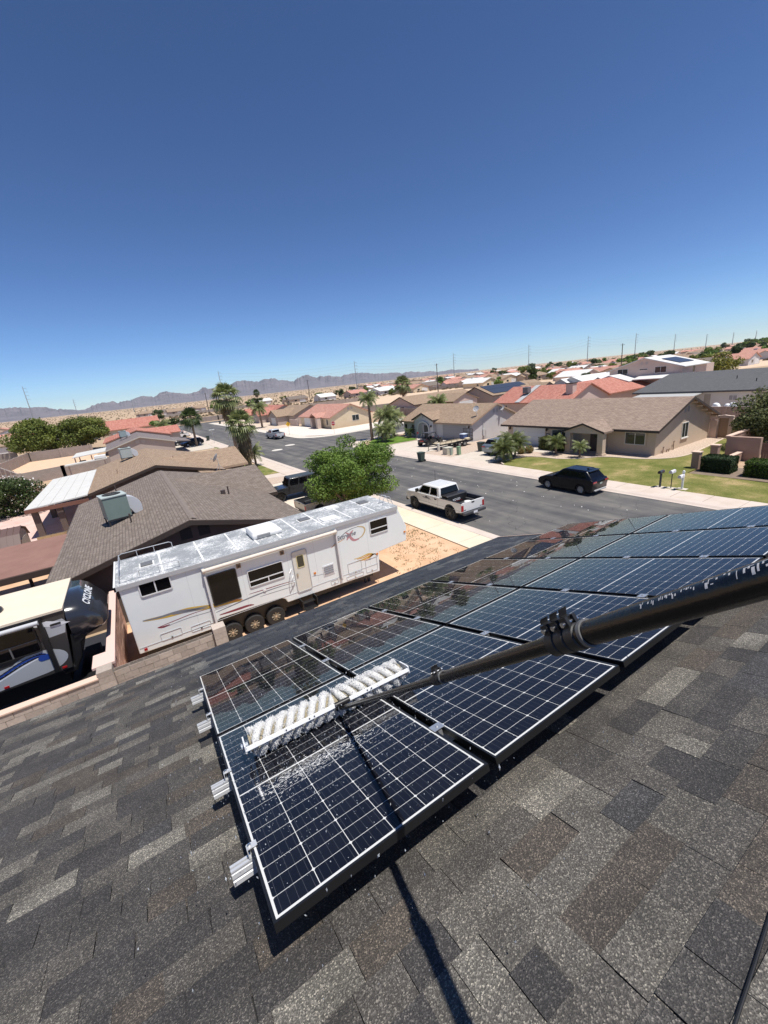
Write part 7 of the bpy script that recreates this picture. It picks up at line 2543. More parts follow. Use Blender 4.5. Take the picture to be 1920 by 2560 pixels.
def hedge(name, label, x0, x1, y0, y1, h_, n, lm, size=.09, z0=.1, rz=0, rough=.05):
    cx, cy = (x0 + x1) / 2, (y0 + y1) / 2
    r_ = thing(name, label, 'hedge', (cx, cy, z0))
    a, b = (x1 - x0) / 2, (y1 - y0) / 2
    g = np.random.default_rng(int(x0 * 100))
    P_ = g.uniform(-1, 1, (n, 3))
    ax = g.integers(0, 5, n)
    s = np.sign(g.normal(size=n))
    for i, (k, sg) in enumerate(((0, 1), (0, -1), (1, 1), (1, -1), (2, 1))):
        P_[ax == i, k] = sg
    P_ = P_ * (1 - np.abs(g.normal(0, rough, (n, 1))))
    P_ = P_ * np.array([a, b, h_ / 2]) + np.array([0, 0, h_ / 2])
    nor = g.normal(size=(n, 3)) + (P_ - np.array([0, 0, h_ / 2])) / np.array([a, b, h_ / 2]) * 1.2
    nor /= np.linalg.norm(nor, axis=1)[:, None]
    t1 = np.cross(nor, g.normal(size=(n, 3)))
    t1 /= np.linalg.norm(t1, axis=1)[:, None]
    t2 = np.cross(nor, t1)
    sz = size * g.uniform(.6, 1.3, n)[:, None]
    V = np.stack([P_ - t1 * sz * .5, P_ + t2 * sz * .35, P_ + t1 * sz * .5, P_ - t2 * sz * .35], axis=1).reshape(-1, 3)
    C = np.repeat(np.repeat(g.random(n)[:, None], 3, 1), 4, axis=0)
    np_mesh('foliage', V, np.arange(4 * n).reshape(n, 4), lm, r_, C)
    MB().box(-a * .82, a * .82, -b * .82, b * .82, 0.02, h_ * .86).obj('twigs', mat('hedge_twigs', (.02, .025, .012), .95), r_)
    for k in range(3):
        t = -a * .6 + k * a * .6
        MB().cyl((t, 0, -.1), (t, 0, h_ * .5), .03, n=6).obj('stem', BARK, r_)
    return r_
hedge('box_hedge', 'dark clipped box hedge beside the lawn at the right', 36.2, 37.6, 11.8, 13.7, 1.15, 9000, leafmat('box_leaf', (.016, .032, .012), (.055, .09, .03)), .09)
hedge('box_hedge', 'bright topped clipped hedge at the right edge of frame', 36.0, 37.6, 6.5, 11.0, 1.1, 15000, leafmat('bright_box_leaf', (.025, .05, .01), (.12, .19, .03)), .09)
hedge('rounded_shrub', 'large clipped shrub before the window of the tan house', 38.2, 39.5, 27.0, 30.0, 1.35, 7000, leafmat('shrub_leaf', (.06, .08, .02), (.24, .26, .08)), .1)
kind(sheet('soil_bed', [(35.3, 5.0), (38.6, 5.0), (38.6, 14.0), (35.3, 14.0)], .112, mat('dark_soil', (.16, .12, .09), .95, c2=(.24, .18, .13), scale=3), .1))

# small bushes
for (x, y, s, lab) in ((35.6, 30.1, .45, 'small dry yellow bush by the driveway, left of two'), (36.3, 29.6, .5, 'small dry yellow bush by the driveway, right of two')):
    r = thing('dry_bush', lab, 'bush', (x, y, .1))
    V, F, C = leaf_cloud([(0, 0, s * .8)], [(s, s, s * .85)], 1400, .1, int(y * 10))
    np_mesh('foliage', V, F, leafmat('dry_bush_leaf', (.12, .1, .03), (.34, .26, .09)), r, C)
    MB().cyl((0, 0, -.1), (0, 0, s), .03, n=6).obj('stem', BARK, r)

# ---- palms
def frond(g, L, droop, az, el0, kind_, w=.05, nleaf=26):
    """one feather frond as a strip of leaflets along a drooping rachis; returns quads"""
    V, C = [], []
    d = Vector((math.cos(az), math.sin(az), 0))
    p = Vector((0, 0, 0))
    el = el0
    steps = nleaf
    side = Vector((-d.y, d.x, 0))
    prev = p.copy()
    for k in range(steps):
        t = (k + 1) / steps
        el = el0 - droop * t ** 1.3
        dv = d * math.cos(el) + Vector((0, 0, 1)) * math.sin(el)
        p = prev + dv * L / steps
        up = side.cross(dv)
        V.append([prev - side * w * .25, prev + side * w * .25, p + side * w * .2, p - side * w * .2])
        C.append(.35)
        ll = L * .34 * math.sin(math.pi * min(1, .12 + t * .86)) ** .7
        for s in (-1, 1):
            ld = (side * s * .8 + dv * .65 - Vector((0, 0, 1)) * .28 + up * .2).normalized()
            ww = dv * w * .55
            tip = p + ld * ll * g.uniform(.85, 1.1) - Vector((0, 0, ll * .22))
            V.append([p - ww, p + ww, tip + ww * .25, tip - ww * .25])
            C.append(g.random())
        prev = p.copy()
    return V, C
def fanleaf(g, az, el, petiole, R_, droop, n=18):
    V, C = [], []
    d = Vector((math.cos(az) * math.cos(el), math.sin(az) * math.cos(el), math.sin(el)))
    side = Vector((-math.sin(az), math.cos(az), 0))
    up = side.cross(d) * -1
    tip = d * petiole + Vector((0, 0, -.12 * petiole))
    V.append([Vector((0, 0, 0)) - side * .03, Vector((0, 0, 0)) + side * .03, tip + side * .02, tip - side * .02])
    C.append(.3)
    for k in range(n):
        a = -1.9 + 3.8 * k / (n - 1)
        dd = (d * math.cos(a) + side * math.sin(a)).normalized()
        ww = (side * math.cos(a) - d * math.sin(a)) * R_ * .075
        m_ = tip + dd * R_ * .6
        e = tip + dd * R_ * g.uniform(.9, 1.08) + Vector((0, 0, -droop * R_))
        V.append([tip - ww * .2, tip + ww * .2, m_ + ww, m_ - ww])
        V.append([m_ - ww, m_ + ww, e + ww * .2, e - ww * .2])
        c = g.random()
        C += [c, c * .9]
    return V, C
def to_np(Vq, Cq, off):
    V = np.array([[tuple(a + off) for a in q] for q in Vq]).reshape(-1, 3)
    n = len(Vq)
    C = np.repeat(np.repeat(np.array(Cq)[:, None], 3, 1), 4, axis=0)
    return V, np.arange(4 * n).reshape(n, 4), C
PTRUNK = mat('palm_trunk', (.2, .14, .1), .95, c2=(.3, .22, .16), scale=6, bump=.9, bscale=12)
def palm(name, label, x, y, h, kind_='feather', nf=30, L=2.2, trunk=.16, skirt=0.0, seed=1, z0=.05, stems=((0, 0, 0),), group=None, lm=None):
    r_ = thing(name, label, 'palm tree', (x, y, z0), 0, group)
    g = random.Random(seed)
    for (sx, sy, dh) in stems:
        hh = h + dh
        lx, ly = sx * 2.2, sy * 2.2
        tk = MB()
        pts, rad = [], []
        n_ = max(6, int(hh / .22))
        for k in range(n_ + 1):
            t = k / n_
            pts.append((sx + (lx - sx) * t, sy + (ly - sy) * t, -.1 + (hh + .1) * t))
            rad.append(trunk * (1.25 - .4 * t) * (1.0 + (.07 if k % 2 else -.04)))
        tk.tube(pts, rad, 10)
        tk.obj('trunk', PTRUNK, r_, smooth=True)
        Vq, Cq, Vd, Cd = [], [], [], []
        for k in range(nf):
            az = k * 2.39996 + g.uniform(-.25, .25)
            t = k / nf
            if kind_ == 'feather':
                el = R(82) - t * R(95) + g.uniform(-.12, .12)
                v, c = frond(g, L * g.uniform(.85, 1.1), R(70) + t * R(25), az, el, 0, w=.07 * L / 2, nleaf=20)
            else:
                el = R(80) - t * R(120) + g.uniform(-.15, .15)
                v, c = fanleaf(g, az, el, L * .55, L * .55, .15 + .5 * t, 15)
            Vq += v
            Cq += c
        V, F, C = to_np(Vq, Cq, Vector((lx, ly, hh - .1)))
        np_mesh('crown', V, F, lm or L_PALM, r_, C)
        if skirt:
            for k in range(int(60 * skirt)):
                az = g.uniform(0, 6.283)
                zz = hh - .2 - g.random() * skirt
                v, c = fanleaf(g, az, R(-62) + g.uniform(-.3, .2), L * .35, L * .42, .55, 9)
                Vd += [[a + Vector((0, 0, zz)) for a in q] for q in v]
                Cd += c
            V, F, C = to_np(Vd, Cd, Vector((lx, ly, 0)))
            np_mesh('dry_skirt', V, F, L_DRY, r_, C)
    return r_
palm('fan_palm', 'stout fan palm with shaggy dry skirt on the near corner verge', 12.3, 54.0, 5.9, 'fan', 30, 2.0, .34, 3.0, 2, z0=.1)
palm('fan_palm', 'taller fan palm with dark crown behind the shaggy corner palm', 13.0, 62.5, 9.3, 'fan', 26, 2.3, .22, 1.5, 3, z0=.05)
palm('feather_palm', 'short palm at the left foot of the shaggy corner palm', 9.9, 53.5, 2.2, 'feather', 22, 1.9, .13, 0, 4, z0=.1)
palm('feather_palm', 'short palm at the right foot of the shaggy corner palm', 13.6, 55.5, 1.9, 'feather', 20, 1.7, .13, 0, 5, z0=.1)
palm('street_palm', 'thin palm beside the black hatchback far up the near side', 11.9, 94.6, 6.0, 'fan', 34, 2.4, .2, 0, 6, lm=L_DARK)
palm('yard_palm', 'small bright palm by the parked white pickup far up the street', 8.8, 128, 3.6, 'feather', 26, 2.8, .18, 0, 7)
palm('corner_palm', 'tall feather palm on the far corner by the stop sign', 34.0, 59.3, 6.6, 'feather', 30, 2.0, .2, 0, 8, z0=.11)
palm('date_palm', 'bushy mid height palm right of the tall corner palm', 36.0, 57.5, 3.6, 'feather', 34, 2.6, .22, 0, 9, z0=.1)
palm('date_palm', 'bushy palm close to the grey house left wall', 37.9, 58.6, 2.9, 'feather', 30, 2.5, .2, 0, 10, z0=.1)
palm('date_palm', 'low palm on the corner lawn in front of the grey house', 33.4, 55.0, 2.0, 'feather', 26, 1.9, .14, 0, 11, z0=.11, stems=((0, 0, 0), (.25, -.3, -.3)))
palm('pygmy_palm', 'small dwarf palm at the wall of the grey house left window', 37.9, 54.0, 1.0, 'feather', 16, 1.2, .1, 0, 12, z0=.1, lm=L_DARK)
palm('pygmy_palm', 'drooping dwarf palm nearest the driveway of the tan house', 31.9, 29.2, 1.35, 'feather', 36, 1.6, .12, 0, 13, z0=.1, lm=leafmat('pygmy_leaf', (.05, .075, .02), (.17, .19, .06), .2, .5))
palm('pygmy_palm', 'triple stemmed dwarf palm before the steel grey SUV', 33.7, 29.7, 1.7, 'feather', 24, 1.5, .1, 0, 14, z0=.1, stems=((.1, .15, 0), (-.15, -.05, .2), (.12, -.2, -.1)), lm=leafmat('pygmy_leaf', (.05, .075, .02), (.17, .19, .06), .2, .5))
palm('pygmy_palm', 'branching dwarf palm in front of the clipped shrub', 37.1, 26.9, 1.25, 'feather', 20, 1.25, .09, 0, 15, z0=.1, stems=((.12, .1, 0), (-.12, -.1, .1)), lm=leafmat('shrub_palm_leaf', (.055, .08, .02), (.18, .2, .06), .2, .5))
palm('pygmy_palm', 'small dwarf palm beside the entry column of the tan house', 36.6, 23.9, 1.15, 'feather', 22, 1.0, .08, 0, 16, z0=.1)
palm('fan_palm', 'slim fan palm standing alone behind the grey house', 74.2, 107.5, 7.6, 'fan', 40, 2.9, .34, .8, 17)
palm('date_palm', 'round date palm before the low tan roofed house', 66, 81, 2.6, 'feather', 44, 3.2, .3, 0, 18)
palm('fan_palm', 'street palm in front of the red tiled twin gable house', 32.4, 117, 5.4, 'feather', 32, 2.8, .24, 0, 19)
palm('fan_palm', 'dark fan palm on the plain left of the big trees row', 150, 540, 11, 'fan', 40, 4.6, .4, 1.5, 20, lm=L_DARK)
# ------------------------------------------------------------------ mailboxes, signs
def mailbox(x, y, label, col, post, h=1.0, arm=False, flagc=(.5, .05, .05)):
    r_ = thing('mailbox', label, 'mailbox', (x, y, .11), 0, 'mailboxes at the lawn edge')
    pr_ = [(-.1, 0), (.1, 0), (.1, .1)] + [(.1 * math.cos(t), .1 + .1 * math.sin(t)) for t in np.linspace(0, math.pi, 8)][1:-1] + [(-.1, .1)]
    bm_ = mat('mail_' + col[1], col[0], .35, coat=.3)
    off = -.28 if arm else 0
    b = MB().prism(pr_, 'x', -.27 + off, .27 + off)
    b.xf(Matrix.Translation((0, 0, h)))
    b.obj('box', bm_, r_, smooth=35)
    d = MB().prism(pr_, 'x', -.285 + off, -.271 + off)
    d.xf(Matrix.Translation((0, 0, h)))
    d.obj('door', mat('mail_door_' + col[1], col[2], .4), r_)
    pm = mat('post_' + post[1], post[0], .6)
    w = post[2]
    MB().box(-w, w, -w, w, -.1, h + (.32 if arm else -.002)).obj('post', pm, r_)
    if arm:
        MB().box(-.4, .0 - w - .002, -w * .8, w * .8, h - .06, h - .004).obj('arm', pm, r_)
        MB().tube([(-.3, 0, h - .06), (-w, 0, h - .3)], .025, 6).obj('brace', pm, r_)
        MB().ball((0, 0, h + .38), .07, n=10, m=8).obj('finial', pm, r_, smooth=True)
        MB().box(-.08, .08, -.08, .08, h + .322, h + .34).obj('cap', pm, r_)
    MB().box(.05 + off, .07 + off, -.112, -.104, h + .08, h + .22).obj('flag', mat('flag_metal', flagc, .5), r_)
    MB().box(-.2, .25, -.3, .3, -.1, .006).obj('foot_pad', CONCRETE, r_)
    return r_
mailbox(30.62, 13.8, 'dark grey mailbox on a dark post, leftmost of the three', ((.05, .055, .06), 'dark', (.01, .01, .01)), ((.035, .04, .05), 'dark', .05), 1.0)
mailbox(30.72, 13.15, 'white mailbox on a thin dark post, middle of the three', ((.72, .72, .74), 'white', (.4, .4, .43)), ((.04, .035, .03), 'thin', .022), 1.08)
mailbox(30.9, 12.55, 'white mailbox hung on a white finial post, rightmost of the three', ((.72, .72, .74), 'white', (.4, .4, .43)), ((.68, .7, .68), 'whitewood', .05), .85, True)

r = thing('warning_sign', 'yellow diamond warning sign on a post at the crossing corner', 'sign', (29.5, 86.7, .1))
MB().cyl((0, 0, -.1), (0, 0, 2.7), .03, n=8).obj('post', ALU, r)
MB().prism([(0, -.53), (.53, 0), (0, .53), (-.53, 0)], 'y', -.045, -.032).xf(Matrix.Translation((0, 0, 2.3))).obj('plate', mat('sign_yellow', (.75, .42, .02), .4), r)
MB().prism([(0, -.2), (.1, -.2), (.1, .1), (.2, .1), (.05, .25), (-.1, .1), (0, .1)], 'y', -.048, -.046).xf(Matrix.Translation((0, 0, 2.28))).obj('symbol', BLACK, r)
r.rotation_euler.z = R(-12)
r = thing('stop_sign', 'red stop sign seen at the corner behind the street tree', 'sign', (34.7, 67.0 - 5.8, .12))
r.location = (34.4, 74.6, .12)
MB().cyl((0, 0, -.1), (0, 0, 2.5), .03, n=8).obj('post', ALU, r)
oc = [(.4 * math.cos(R(22.5 + 45 * k)), .4 * math.sin(R(22.5 + 45 * k))) for k in range(8)]
MB().prism(oc, 'y', -.045, -.032).xf(Matrix.Translation((0, 0, 2.1))).obj('plate', mat('sign_red', (.45, .02, .025), .4), r)
o2 = [(.43 * math.cos(R(22.5 + 45 * k)), .43 * math.sin(R(22.5 + 45 * k))) for k in range(8)]
MB().prism(o2, 'y', -.0315, -.025).xf(Matrix.Translation((0, 0, 2.1))).obj('rim', WHITE, r)
me = text_mesh('STOP', .3, .006)
put_text(me, 'lettering', mat('white_ink', (.75, .75, .75), .5), r, frame_m((-.34, -.048, 2.0), (1, 0, 0), (0, 0, 1)))
r = thing('street_name_sign', 'street name sign on a slim post at the near kerb up the street', 'sign', (15.5, 95.0, .12))
MB().cyl((0, 0, -.1), (0, 0, 2.7), .03, n=8).obj('post', ALU, r)
MB().box(-.55, .55, -.01, .01, 2.72, 2.92).obj('blade', mat('sign_pale', (.6, .62, .6), .5), r)
MB().box(-.01, .01, -.55, .55, 2.93, 3.12).obj('blade', mat('sign_pale', (.6, .62, .6), .5), r)
def lamp_post(x, y, h, label, arm=1.6, az=0.0):
    t = thing('street_lamp', label, 'street lamp', (x, y, .1), az, 'street lamps')
    MB().tube([(0, 0, -.1), (0, 0, h)], [.09, .055], 10).obj('pole', mat('lamp_steel', (.32, .32, .33), .5, metal=.3), t, smooth=True)
    MB().tube([(0, 0, h - .1), (arm * .6, 0, h + .25), (arm, 0, h + .28)], .03, 8).obj('arm', mat('lamp_steel', (.32, .32, .33), .5, metal=.3), t)
    MB().box(arm - .1, arm + .45, -.12, .12, h + .22, h + .34).obj('lantern', mat('lantern_grey', (.4, .4, .4), .5), t, bev=.03)
lamp_post(15.7, 80.0, 6.2, 'slim street lamp beside the shaggy palm')
lamp_post(15.7, 130.0, 7.2, 'slim street lamp by the white pickup far up the street')

# ------------------------------------------------------------------ power poles
STEEL = mat('pole_steel', (.32, .34, .37), .5, c2=(.26, .28, .31), scale=.3, metal=.2)
WOODP = mat('pole_wood', (.06, .045, .037), .9)
BIG = [(-72.8, 532, 38.9), (-63.4, 912.8, 32.7), (25.1, 999, 25.7), (99.7, 489.8, 36.6), (232.9, 427.6, 32.9), (380.1, 430.2, 32.9), (458.9, 375.9, 32.8), (512.2, 329.5, 35), (633, 335.6, 35.1), (906.3, 409.1, 34.9), (1102.7, 436, 31.8), (1378.1, 486, 34.1), (1492, 476, 33)]
for i, (x, y, z) in enumerate(BIG):
    t = thing('power_pole', 'tall steel transmission pole, number %s from the left against the sky' % ('one two three four five six seven eight nine ten eleven twelve thirteen'.split()[i]), 'power pole', (x, y, 0), math.atan2(y, x), 'steel transmission poles')
    d = math.hypot(x, y)
    w = .55 * (1 + max(0, (d - 600) / 900))
    MB().tube([(0, 0, -.5), (0, 0, z)], [w * .95, w * .42], 10).obj('shaft', STEEL, t, smooth=True)
    for k in range(4):
        zz = z - 2 - k * 3.4
        s = 1 if k % 2 else -1
        MB().tube([(0, 0, zz), (0, -2.6, zz + .25)], .13, 6).obj('cross_arm', STEEL, t)
        MB().tube([(0, -2.6, zz + .2), (0, -2.6, zz - 1.1)], .08, 6).obj('insulator', mat('insulator_grey', (.3, .3, .32), .4), t)
for i, (x, y, z) in enumerate(((52.7, 316.1, 13.6), (117.8, 288.8, 15.1), (144.6, 176.9, 14.5), (220.9, 123.4, 14.3), (-105, 300, 12))):
    t = thing('wooden_pole', 'short dark wooden utility pole, %s of the wooden ones from the left' % ('second third fourth fifth first'.split()[i]), 'utility pole', (x, y, 0), math.atan2(y, x), 'wooden utility poles')
    MB().tube([(0, 0, -.5), (0, 0, z)], [.24, .17], 8).obj('shaft', WOODP, t, smooth=True)
    MB().box(-.06, .06, -.9, .9, z - .7, z - .58).obj('cross_arm', WOODP, t)
    for s in (-.8, 0, .8):
        MB().cyl((0, s, z - .58), (0, s, z - .38), .05, n=6).obj('insulator', mat('insulator_grey', (.3, .3, .32), .4), t)
# sagging conductors between the steel poles
for k in range(3):
    pts = []
    for (a, b_) in zip(BIG[3:-1], BIG[4:]):
        for j in range(8):
            s = j / 8
            z = (a[2] * (1 - s) + b_[2] * s) - 2.5 - k * 3.4 - 14 * s * (1 - s)
            pts.append((a[0] * (1 - s) + b_[0] * s, a[1] * (1 - s) + b_[1] * s, z))
    o = MB().tube(pts, .035, 4).obj('power_line', mat('conductor', (.2, .2, .21), .5))
    tag(o, '%s of the three thin power lines sagging between the steel poles' % ('topmost', 'middle one', 'lowest')[k], 'power line', 'conductors between the poles')

# ------------------------------------------------------------------ mountains
PROF = [(103, 1.2), (101.37, 1.25), (100.09, 1.18), (99.21, 1.15), (97.58, 1.0), (96.44, 0.91), (95.34, 0.57), (93.67, 0.24), (93.34, 0.26), (92.39, 0.59), (91.57, 0.81), (90.43, 0.87), (90.02, 0.69), (88.73, 0.74), (87.72, 1.02), (86.98, 1.07), (86.18, 0.88), (85.18, 1.41), (84.22, 1.24), (83.01, 0.94), (82.27, 0.77), (80.69, 1.35), (79.51, 1.21), (77.84, 1.34), (76.65, 1.71), (75.24, 1.71), (73.87, 1.43), (72.95, 1.7), (71.95, 1.6), (70.69, 1.26), (69.52, 1.14), (68.4, 1.6), (67.65, 1.6), (67.1, 1.26), (64.98, 1.26), (63.48, 1.04), (61.76, 1.3), (60.09, 1.13), (58.59, 0.83), (57.68, 0.88), (56.46, 0.78), (55.4, 0.57), (54.17, 0.69), (52.81, 0.49), (51.59, 0.54), (50.71, 0.27), (48.9, 0.33), (48.02, 0.28), (46.84, 0.12), (45.4, 0.02)]
paz = np.array([a for a, e in PROF][::-1])
pel = np.array([e for a, e in PROF][::-1])
def vnoise(x, y, seed):
    xi, yi = np.floor(x).astype(int), np.floor(y).astype(int)
    fx, fy = x - xi, y - yi
    fx, fy = fx * fx * (3 - 2 * fx), fy * fy * (3 - 2 * fy)
    def h_(i, j):
        s = np.sin(i * 127.1 + j * 311.7 + seed * 74.7) * 43758.5453
        return s - np.floor(s)
    return (h_(xi, yi) * (1 - fx) + h_(xi + 1, yi) * fx) * (1 - fy) + (h_(xi, yi + 1) * (1 - fx) + h_(xi + 1, yi + 1) * fx) * fy
NA, NR = 620, 46
az = np.linspace(45.4, 103, NA)
rr = np.linspace(5200, 8200, NR)
AZ, RR = np.meshgrid(np.radians(az), rr, indexing='ij')
ridge = np.interp(az, paz, pel)
ridge = (ridge + np.minimum(ridge, .6) * (.28 * (vnoise(az * 2.3, az * 0 + 3, 1) - .5) + .2 * (vnoise(az * 6.1, az * 0 + 7, 2) - .5)))[:, None]
t = (RR - 5200) / 3000
env = np.clip(np.where(t < .6, (t / .6) ** 1.25, 1 - (t - .6) / .4), 0, 1)
X, Y = RR * np.cos(AZ), RR * np.sin(AZ)
rid = np.zeros_like(X)
amp, fr = .42, 1 / 520.0
for k in range(5):
    n_ = 1 - np.abs(2 * vnoise(X * fr, Y * fr, k) - 1)
    rid += amp * n_
    amp *= .62
    fr *= 2.1
top = np.tan(np.radians(ridge)) * 7000 + 9.2
Z = top * env * (.12 + .95 * rid)
# make the skyline follow the observed one exactly
el_now = ((Z - 9.2) / RR).max(axis=1, keepdims=True)
Z = Z * np.clip(np.tan(np.radians(ridge)) / np.maximum(el_now, 1e-4), .2, 3)
Z = Z - 2
V = np.stack([X, Y, Z], axis=-1).reshape(-1, 3)
idx = np.arange(NA * NR).reshape(NA, NR)
F = np.stack([idx[:-1, :-1], idx[1:, :-1], idx[1:, 1:], idx[:-1, 1:]], axis=-1).reshape(-1, 4)
kind(np_mesh('mountains', V, F, mat('mountain_rock', (.11, .1, .112), .95, c2=(.2, .175, .18), scale=.004, bump=.0, contrast=.4, detail=8), smooth=False))

# ------------------------------------------------------------------ far houses
fr_ = random.Random(21)
WMS = [ST_TAN, ST_PINK, ST_TAUPE, ST_CREAM, ST_GREY]
RMS = {'red': TILE2, 'brown': SH_TAN, 'white': WROOF, 'dark': SH_BROWN}
RLAB = {'red': 'salmon red', 'brown': 'tan', 'white': 'white', 'dark': 'dark brown'}
def far_house(x, y, rc, w, d, axis, label, group, detail=True, h=2.8, rz=4.8):
    r_ = thing('far_house', label, 'house', (x, y, 0), 0, group)
    wm = fr_.choice(WMS)
    x0, x1, y0, y1 = x - w / 2, x + w / 2, y - d / 2, y + d / 2
    gable(r_, x0, x1, y0, y1, h, rz, axis, wm, RMS[rc], oh=.5, goh=.4)
    if detail:
        if fr_.random() < .6:
            yy = fr_.uniform(y0 + 3, y1 - 3)
            gable(r_, x0 - 2.4, x0 + w * .35, yy - 2.6, yy + 2.6, h, h + 1.2, 'x', wm, RMS[rc], oh=.4, goh=.3)
        f_ = FX(x0, -1)
        a = y0 + d * .2
        window(r_, f_, a, a + 1.6, .9, 2.1, panes=1)
        f_ = FY(y0, -1)
        window(r_, f_, x0 + w * .25, x0 + w * .25 + 1.8, .9, 2.1, panes=1)
        garage(r_, f_, x0 + w * .55, x0 + w * .55 + 4.2, 2.2, mat('white_garage_door', (.7, .69, .67), .6), 1)
        if fr_.random() < .5:
            MB().box(x - .7, x + .7, y + d * .1, y + d * .1 + 1.4, rz - 1.2, rz + .4).obj('rooftop_cooler', mat('unit_lid2', (.45, .46, .46), .6), r_, world=True)
    return r_
SEEN = [(159, 218, 'red'), (152, 245, 'white'), (176, 228, 'dark'), (192, 214, 'red'), (188, 194, 'white'), (198, 182, 'brown'), (232, 206, 'white'), (212, 172, 'brown'), (220, 152, 'red'), (113, 305, 'dark'), (120, 268, 'white'), (144, 268, 'red'), (107, 372, 'white'), (58, 403, 'brown'), (20, 440, 'brown'), (31, 415, 'dark'), (38, 381, 'brown'), (46, 350, 'dark'), (-76, 409, 'red'), (-58, 341, 'red'), (-36, 196, 'red'), (-34, 160, 'brown'), (287, 190, 'white'), (287, 172, 'brown'), (263, 149, 'brown'), (232, 118, 'white'), (294, 106, 'dark'), (273, 84, 'red'), (360, 118, 'red'), (330, 90, 'white')]
CNT = {}
for (x, y, rc) in SEEN:
    d = math.hypot(x, y)
    side_ = 'beyond the sand strip on the right' if x > 150 and y < 260 else 'beyond the sandy ground in the middle' if x > 90 else 'left of the street end' if x > 0 else 'at the far left'
    far_house(x, y, rc, fr_.uniform(11, 14), fr_.uniform(12, 16), fr_.choice('xy'), 'small house with %s roof %s' % (RLAB[rc], side_), '%s roofed houses %s' % (RLAB[rc], side_))
# the subdivision beyond: rows of roofs towards the horizon
placed = [(x, y) for x, y, _ in SEEN] + [(100, 48), (112, 70), (94, 86), (80, 28)]
cnt = 0
for a in range(4000):
    if cnt >= 150:
        break
    azd = fr_.uniform(13, 62)
    dist = 190 + 900 * fr_.random() ** 1.7
    if azd > 48 and dist < 300:
        continue
    x, y = dist * math.cos(R(azd)), dist * math.sin(R(azd))
    x, y = round(x / 24) * 24 + fr_.uniform(-2, 2), round(y / 19) * 19 + fr_.uniform(-1.5, 1.5)
    if y < 60 or (130 < x < 150 and y < 150):
        continue
    if any(abs(x - q[0]) < 17 and abs(y - q[1]) < 16 for q in placed):
        continue
    placed.append((x, y))
    rc = fr_.choices(['red', 'brown', 'white', 'dark'], [.42, .36, .13, .09])[0]
    big = dist < 420
    far_house(x, y, rc, fr_.uniform(11, 14), fr_.uniform(12, 15), fr_.choice('xy'), 'distant house with %s roof in the subdivision on the right' % RLAB[rc], 'distant %s roofs on the right' % RLAB[rc], detail=big)
    cnt += 1
# walls along the sand strip
SW = brickmat('strip_wall', (.3, .26, .23), (.34, .3, .27), (.25, .21, .19), .4, .2, .01, bump=.1)
def long_wall(label, a, b_, h=2.0):
    r_ = thing('subdivision_wall', label, 'wall', ((a[0] + b_[0]) / 2, (a[1] + b_[1]) / 2, 0), 0, 'walls along the sand strip')
    d = Vector((b_[0] - a[0], b_[1] - a[1]))
    nv = Vector((-d.y, d.x)).normalized() * .12
    MB().prism([(a[0] + nv.x, a[1] + nv.y), (b_[0] + nv.x, b_[1] + nv.y), (b_[0] - nv.x, b_[1] - nv.y), (a[0] - nv.x, a[1] - nv.y)], 'z', 0, h).obj('wall_run', SW, r_, world=True)
    k = int(d.length / 12)
    for i in range(k + 1):
        p = Vector(a) + d * i / k
        MB().box(p.x - .25, p.x + .25, p.y - .25, p.y + .25, 0, h + .1).obj('pier', SW, r_, world=True)
long_wall('long wall beyond the sand strip under the distant roofs', (140, 250), (300, 60))
long_wall('long wall on the near side of the sand strip behind the second row', (64, 118), (130, 92))
long_wall('long wall far left beyond the street end houses', (-20, 330), (90, 330))
long_wall('low wall in front of the small houses far left', (-110, 190), (-20, 186))
# parched berm strip
kind(sheet('sand_strip', [(60, 135), (128, 98), (150, 78), (250, 40), (290, 62), (205, 150), (135, 245), (70, 205)], .02, mat('pale_berm', (.52, .38, .26), .95, c2=(.62, .47, .33), scale=.05, bump=.3), .01))
# far trees as individuals
FT = [(130, 300, 3.2), (100, 360, 4), (86, 330, 3.4), (168, 300, 4.2), (152, 310, 3.6), (205, 250, 4.2), (262, 200, 3.8), (330, 205, 5), (345, 190, 5), (318, 215, 4), (250, 165, 3), (236, 143, 3.4), (300, 160, 4.2), (270, 128, 4), (252, 136, 3.6), (205, 120, 3.2), (215, 108, 3.6), (310, 120, 4.5), (340, 128, 4.4), (380, 122, 4.6), (420, 140, 5), (455, 150, 5), (500, 165, 6), (560, 180, 6), (610, 180, 6), (660, 210, 6), (700, 190, 6), (470, 240, 5), (520, 260, 5), (410, 250, 5), (430, 300, 5), (600, 300, 6), (-40, 300, 4), (-70, 280, 4), (20, 300, 3.4), (62, 345, 3), (116, 338, 3.5), (180, 340, 4), (790, 240, 7), (860, 250, 7), (12.5, 150, 2.6), (10, 158, 2.8), (345, 96, 4), (150, 96, 2.4), (172, 160, 2.6), (140, 215, 2.6), (280, 95, 5), (300, 88, 5)]
for i, (x, y, s) in enumerate(FT):
    lm = [L_OLIVE, L_DARK, L_BRIGHT][i % 3]
    side_ = 'on the right' if math.atan2(y, x) < R(38) else 'in the middle' if math.atan2(y, x) < R(70) else 'on the left'
    tree('far_tree', 'distant round green tree among the far roofs ' + side_, x, y, (0, 0, s * .95), (s * 1.15, s * 1.15, s * .8), 9, 900, s * .26, lm, .2, 100 + i, group='distant trees ' + side_, z0=0)
ft = random.Random(77)
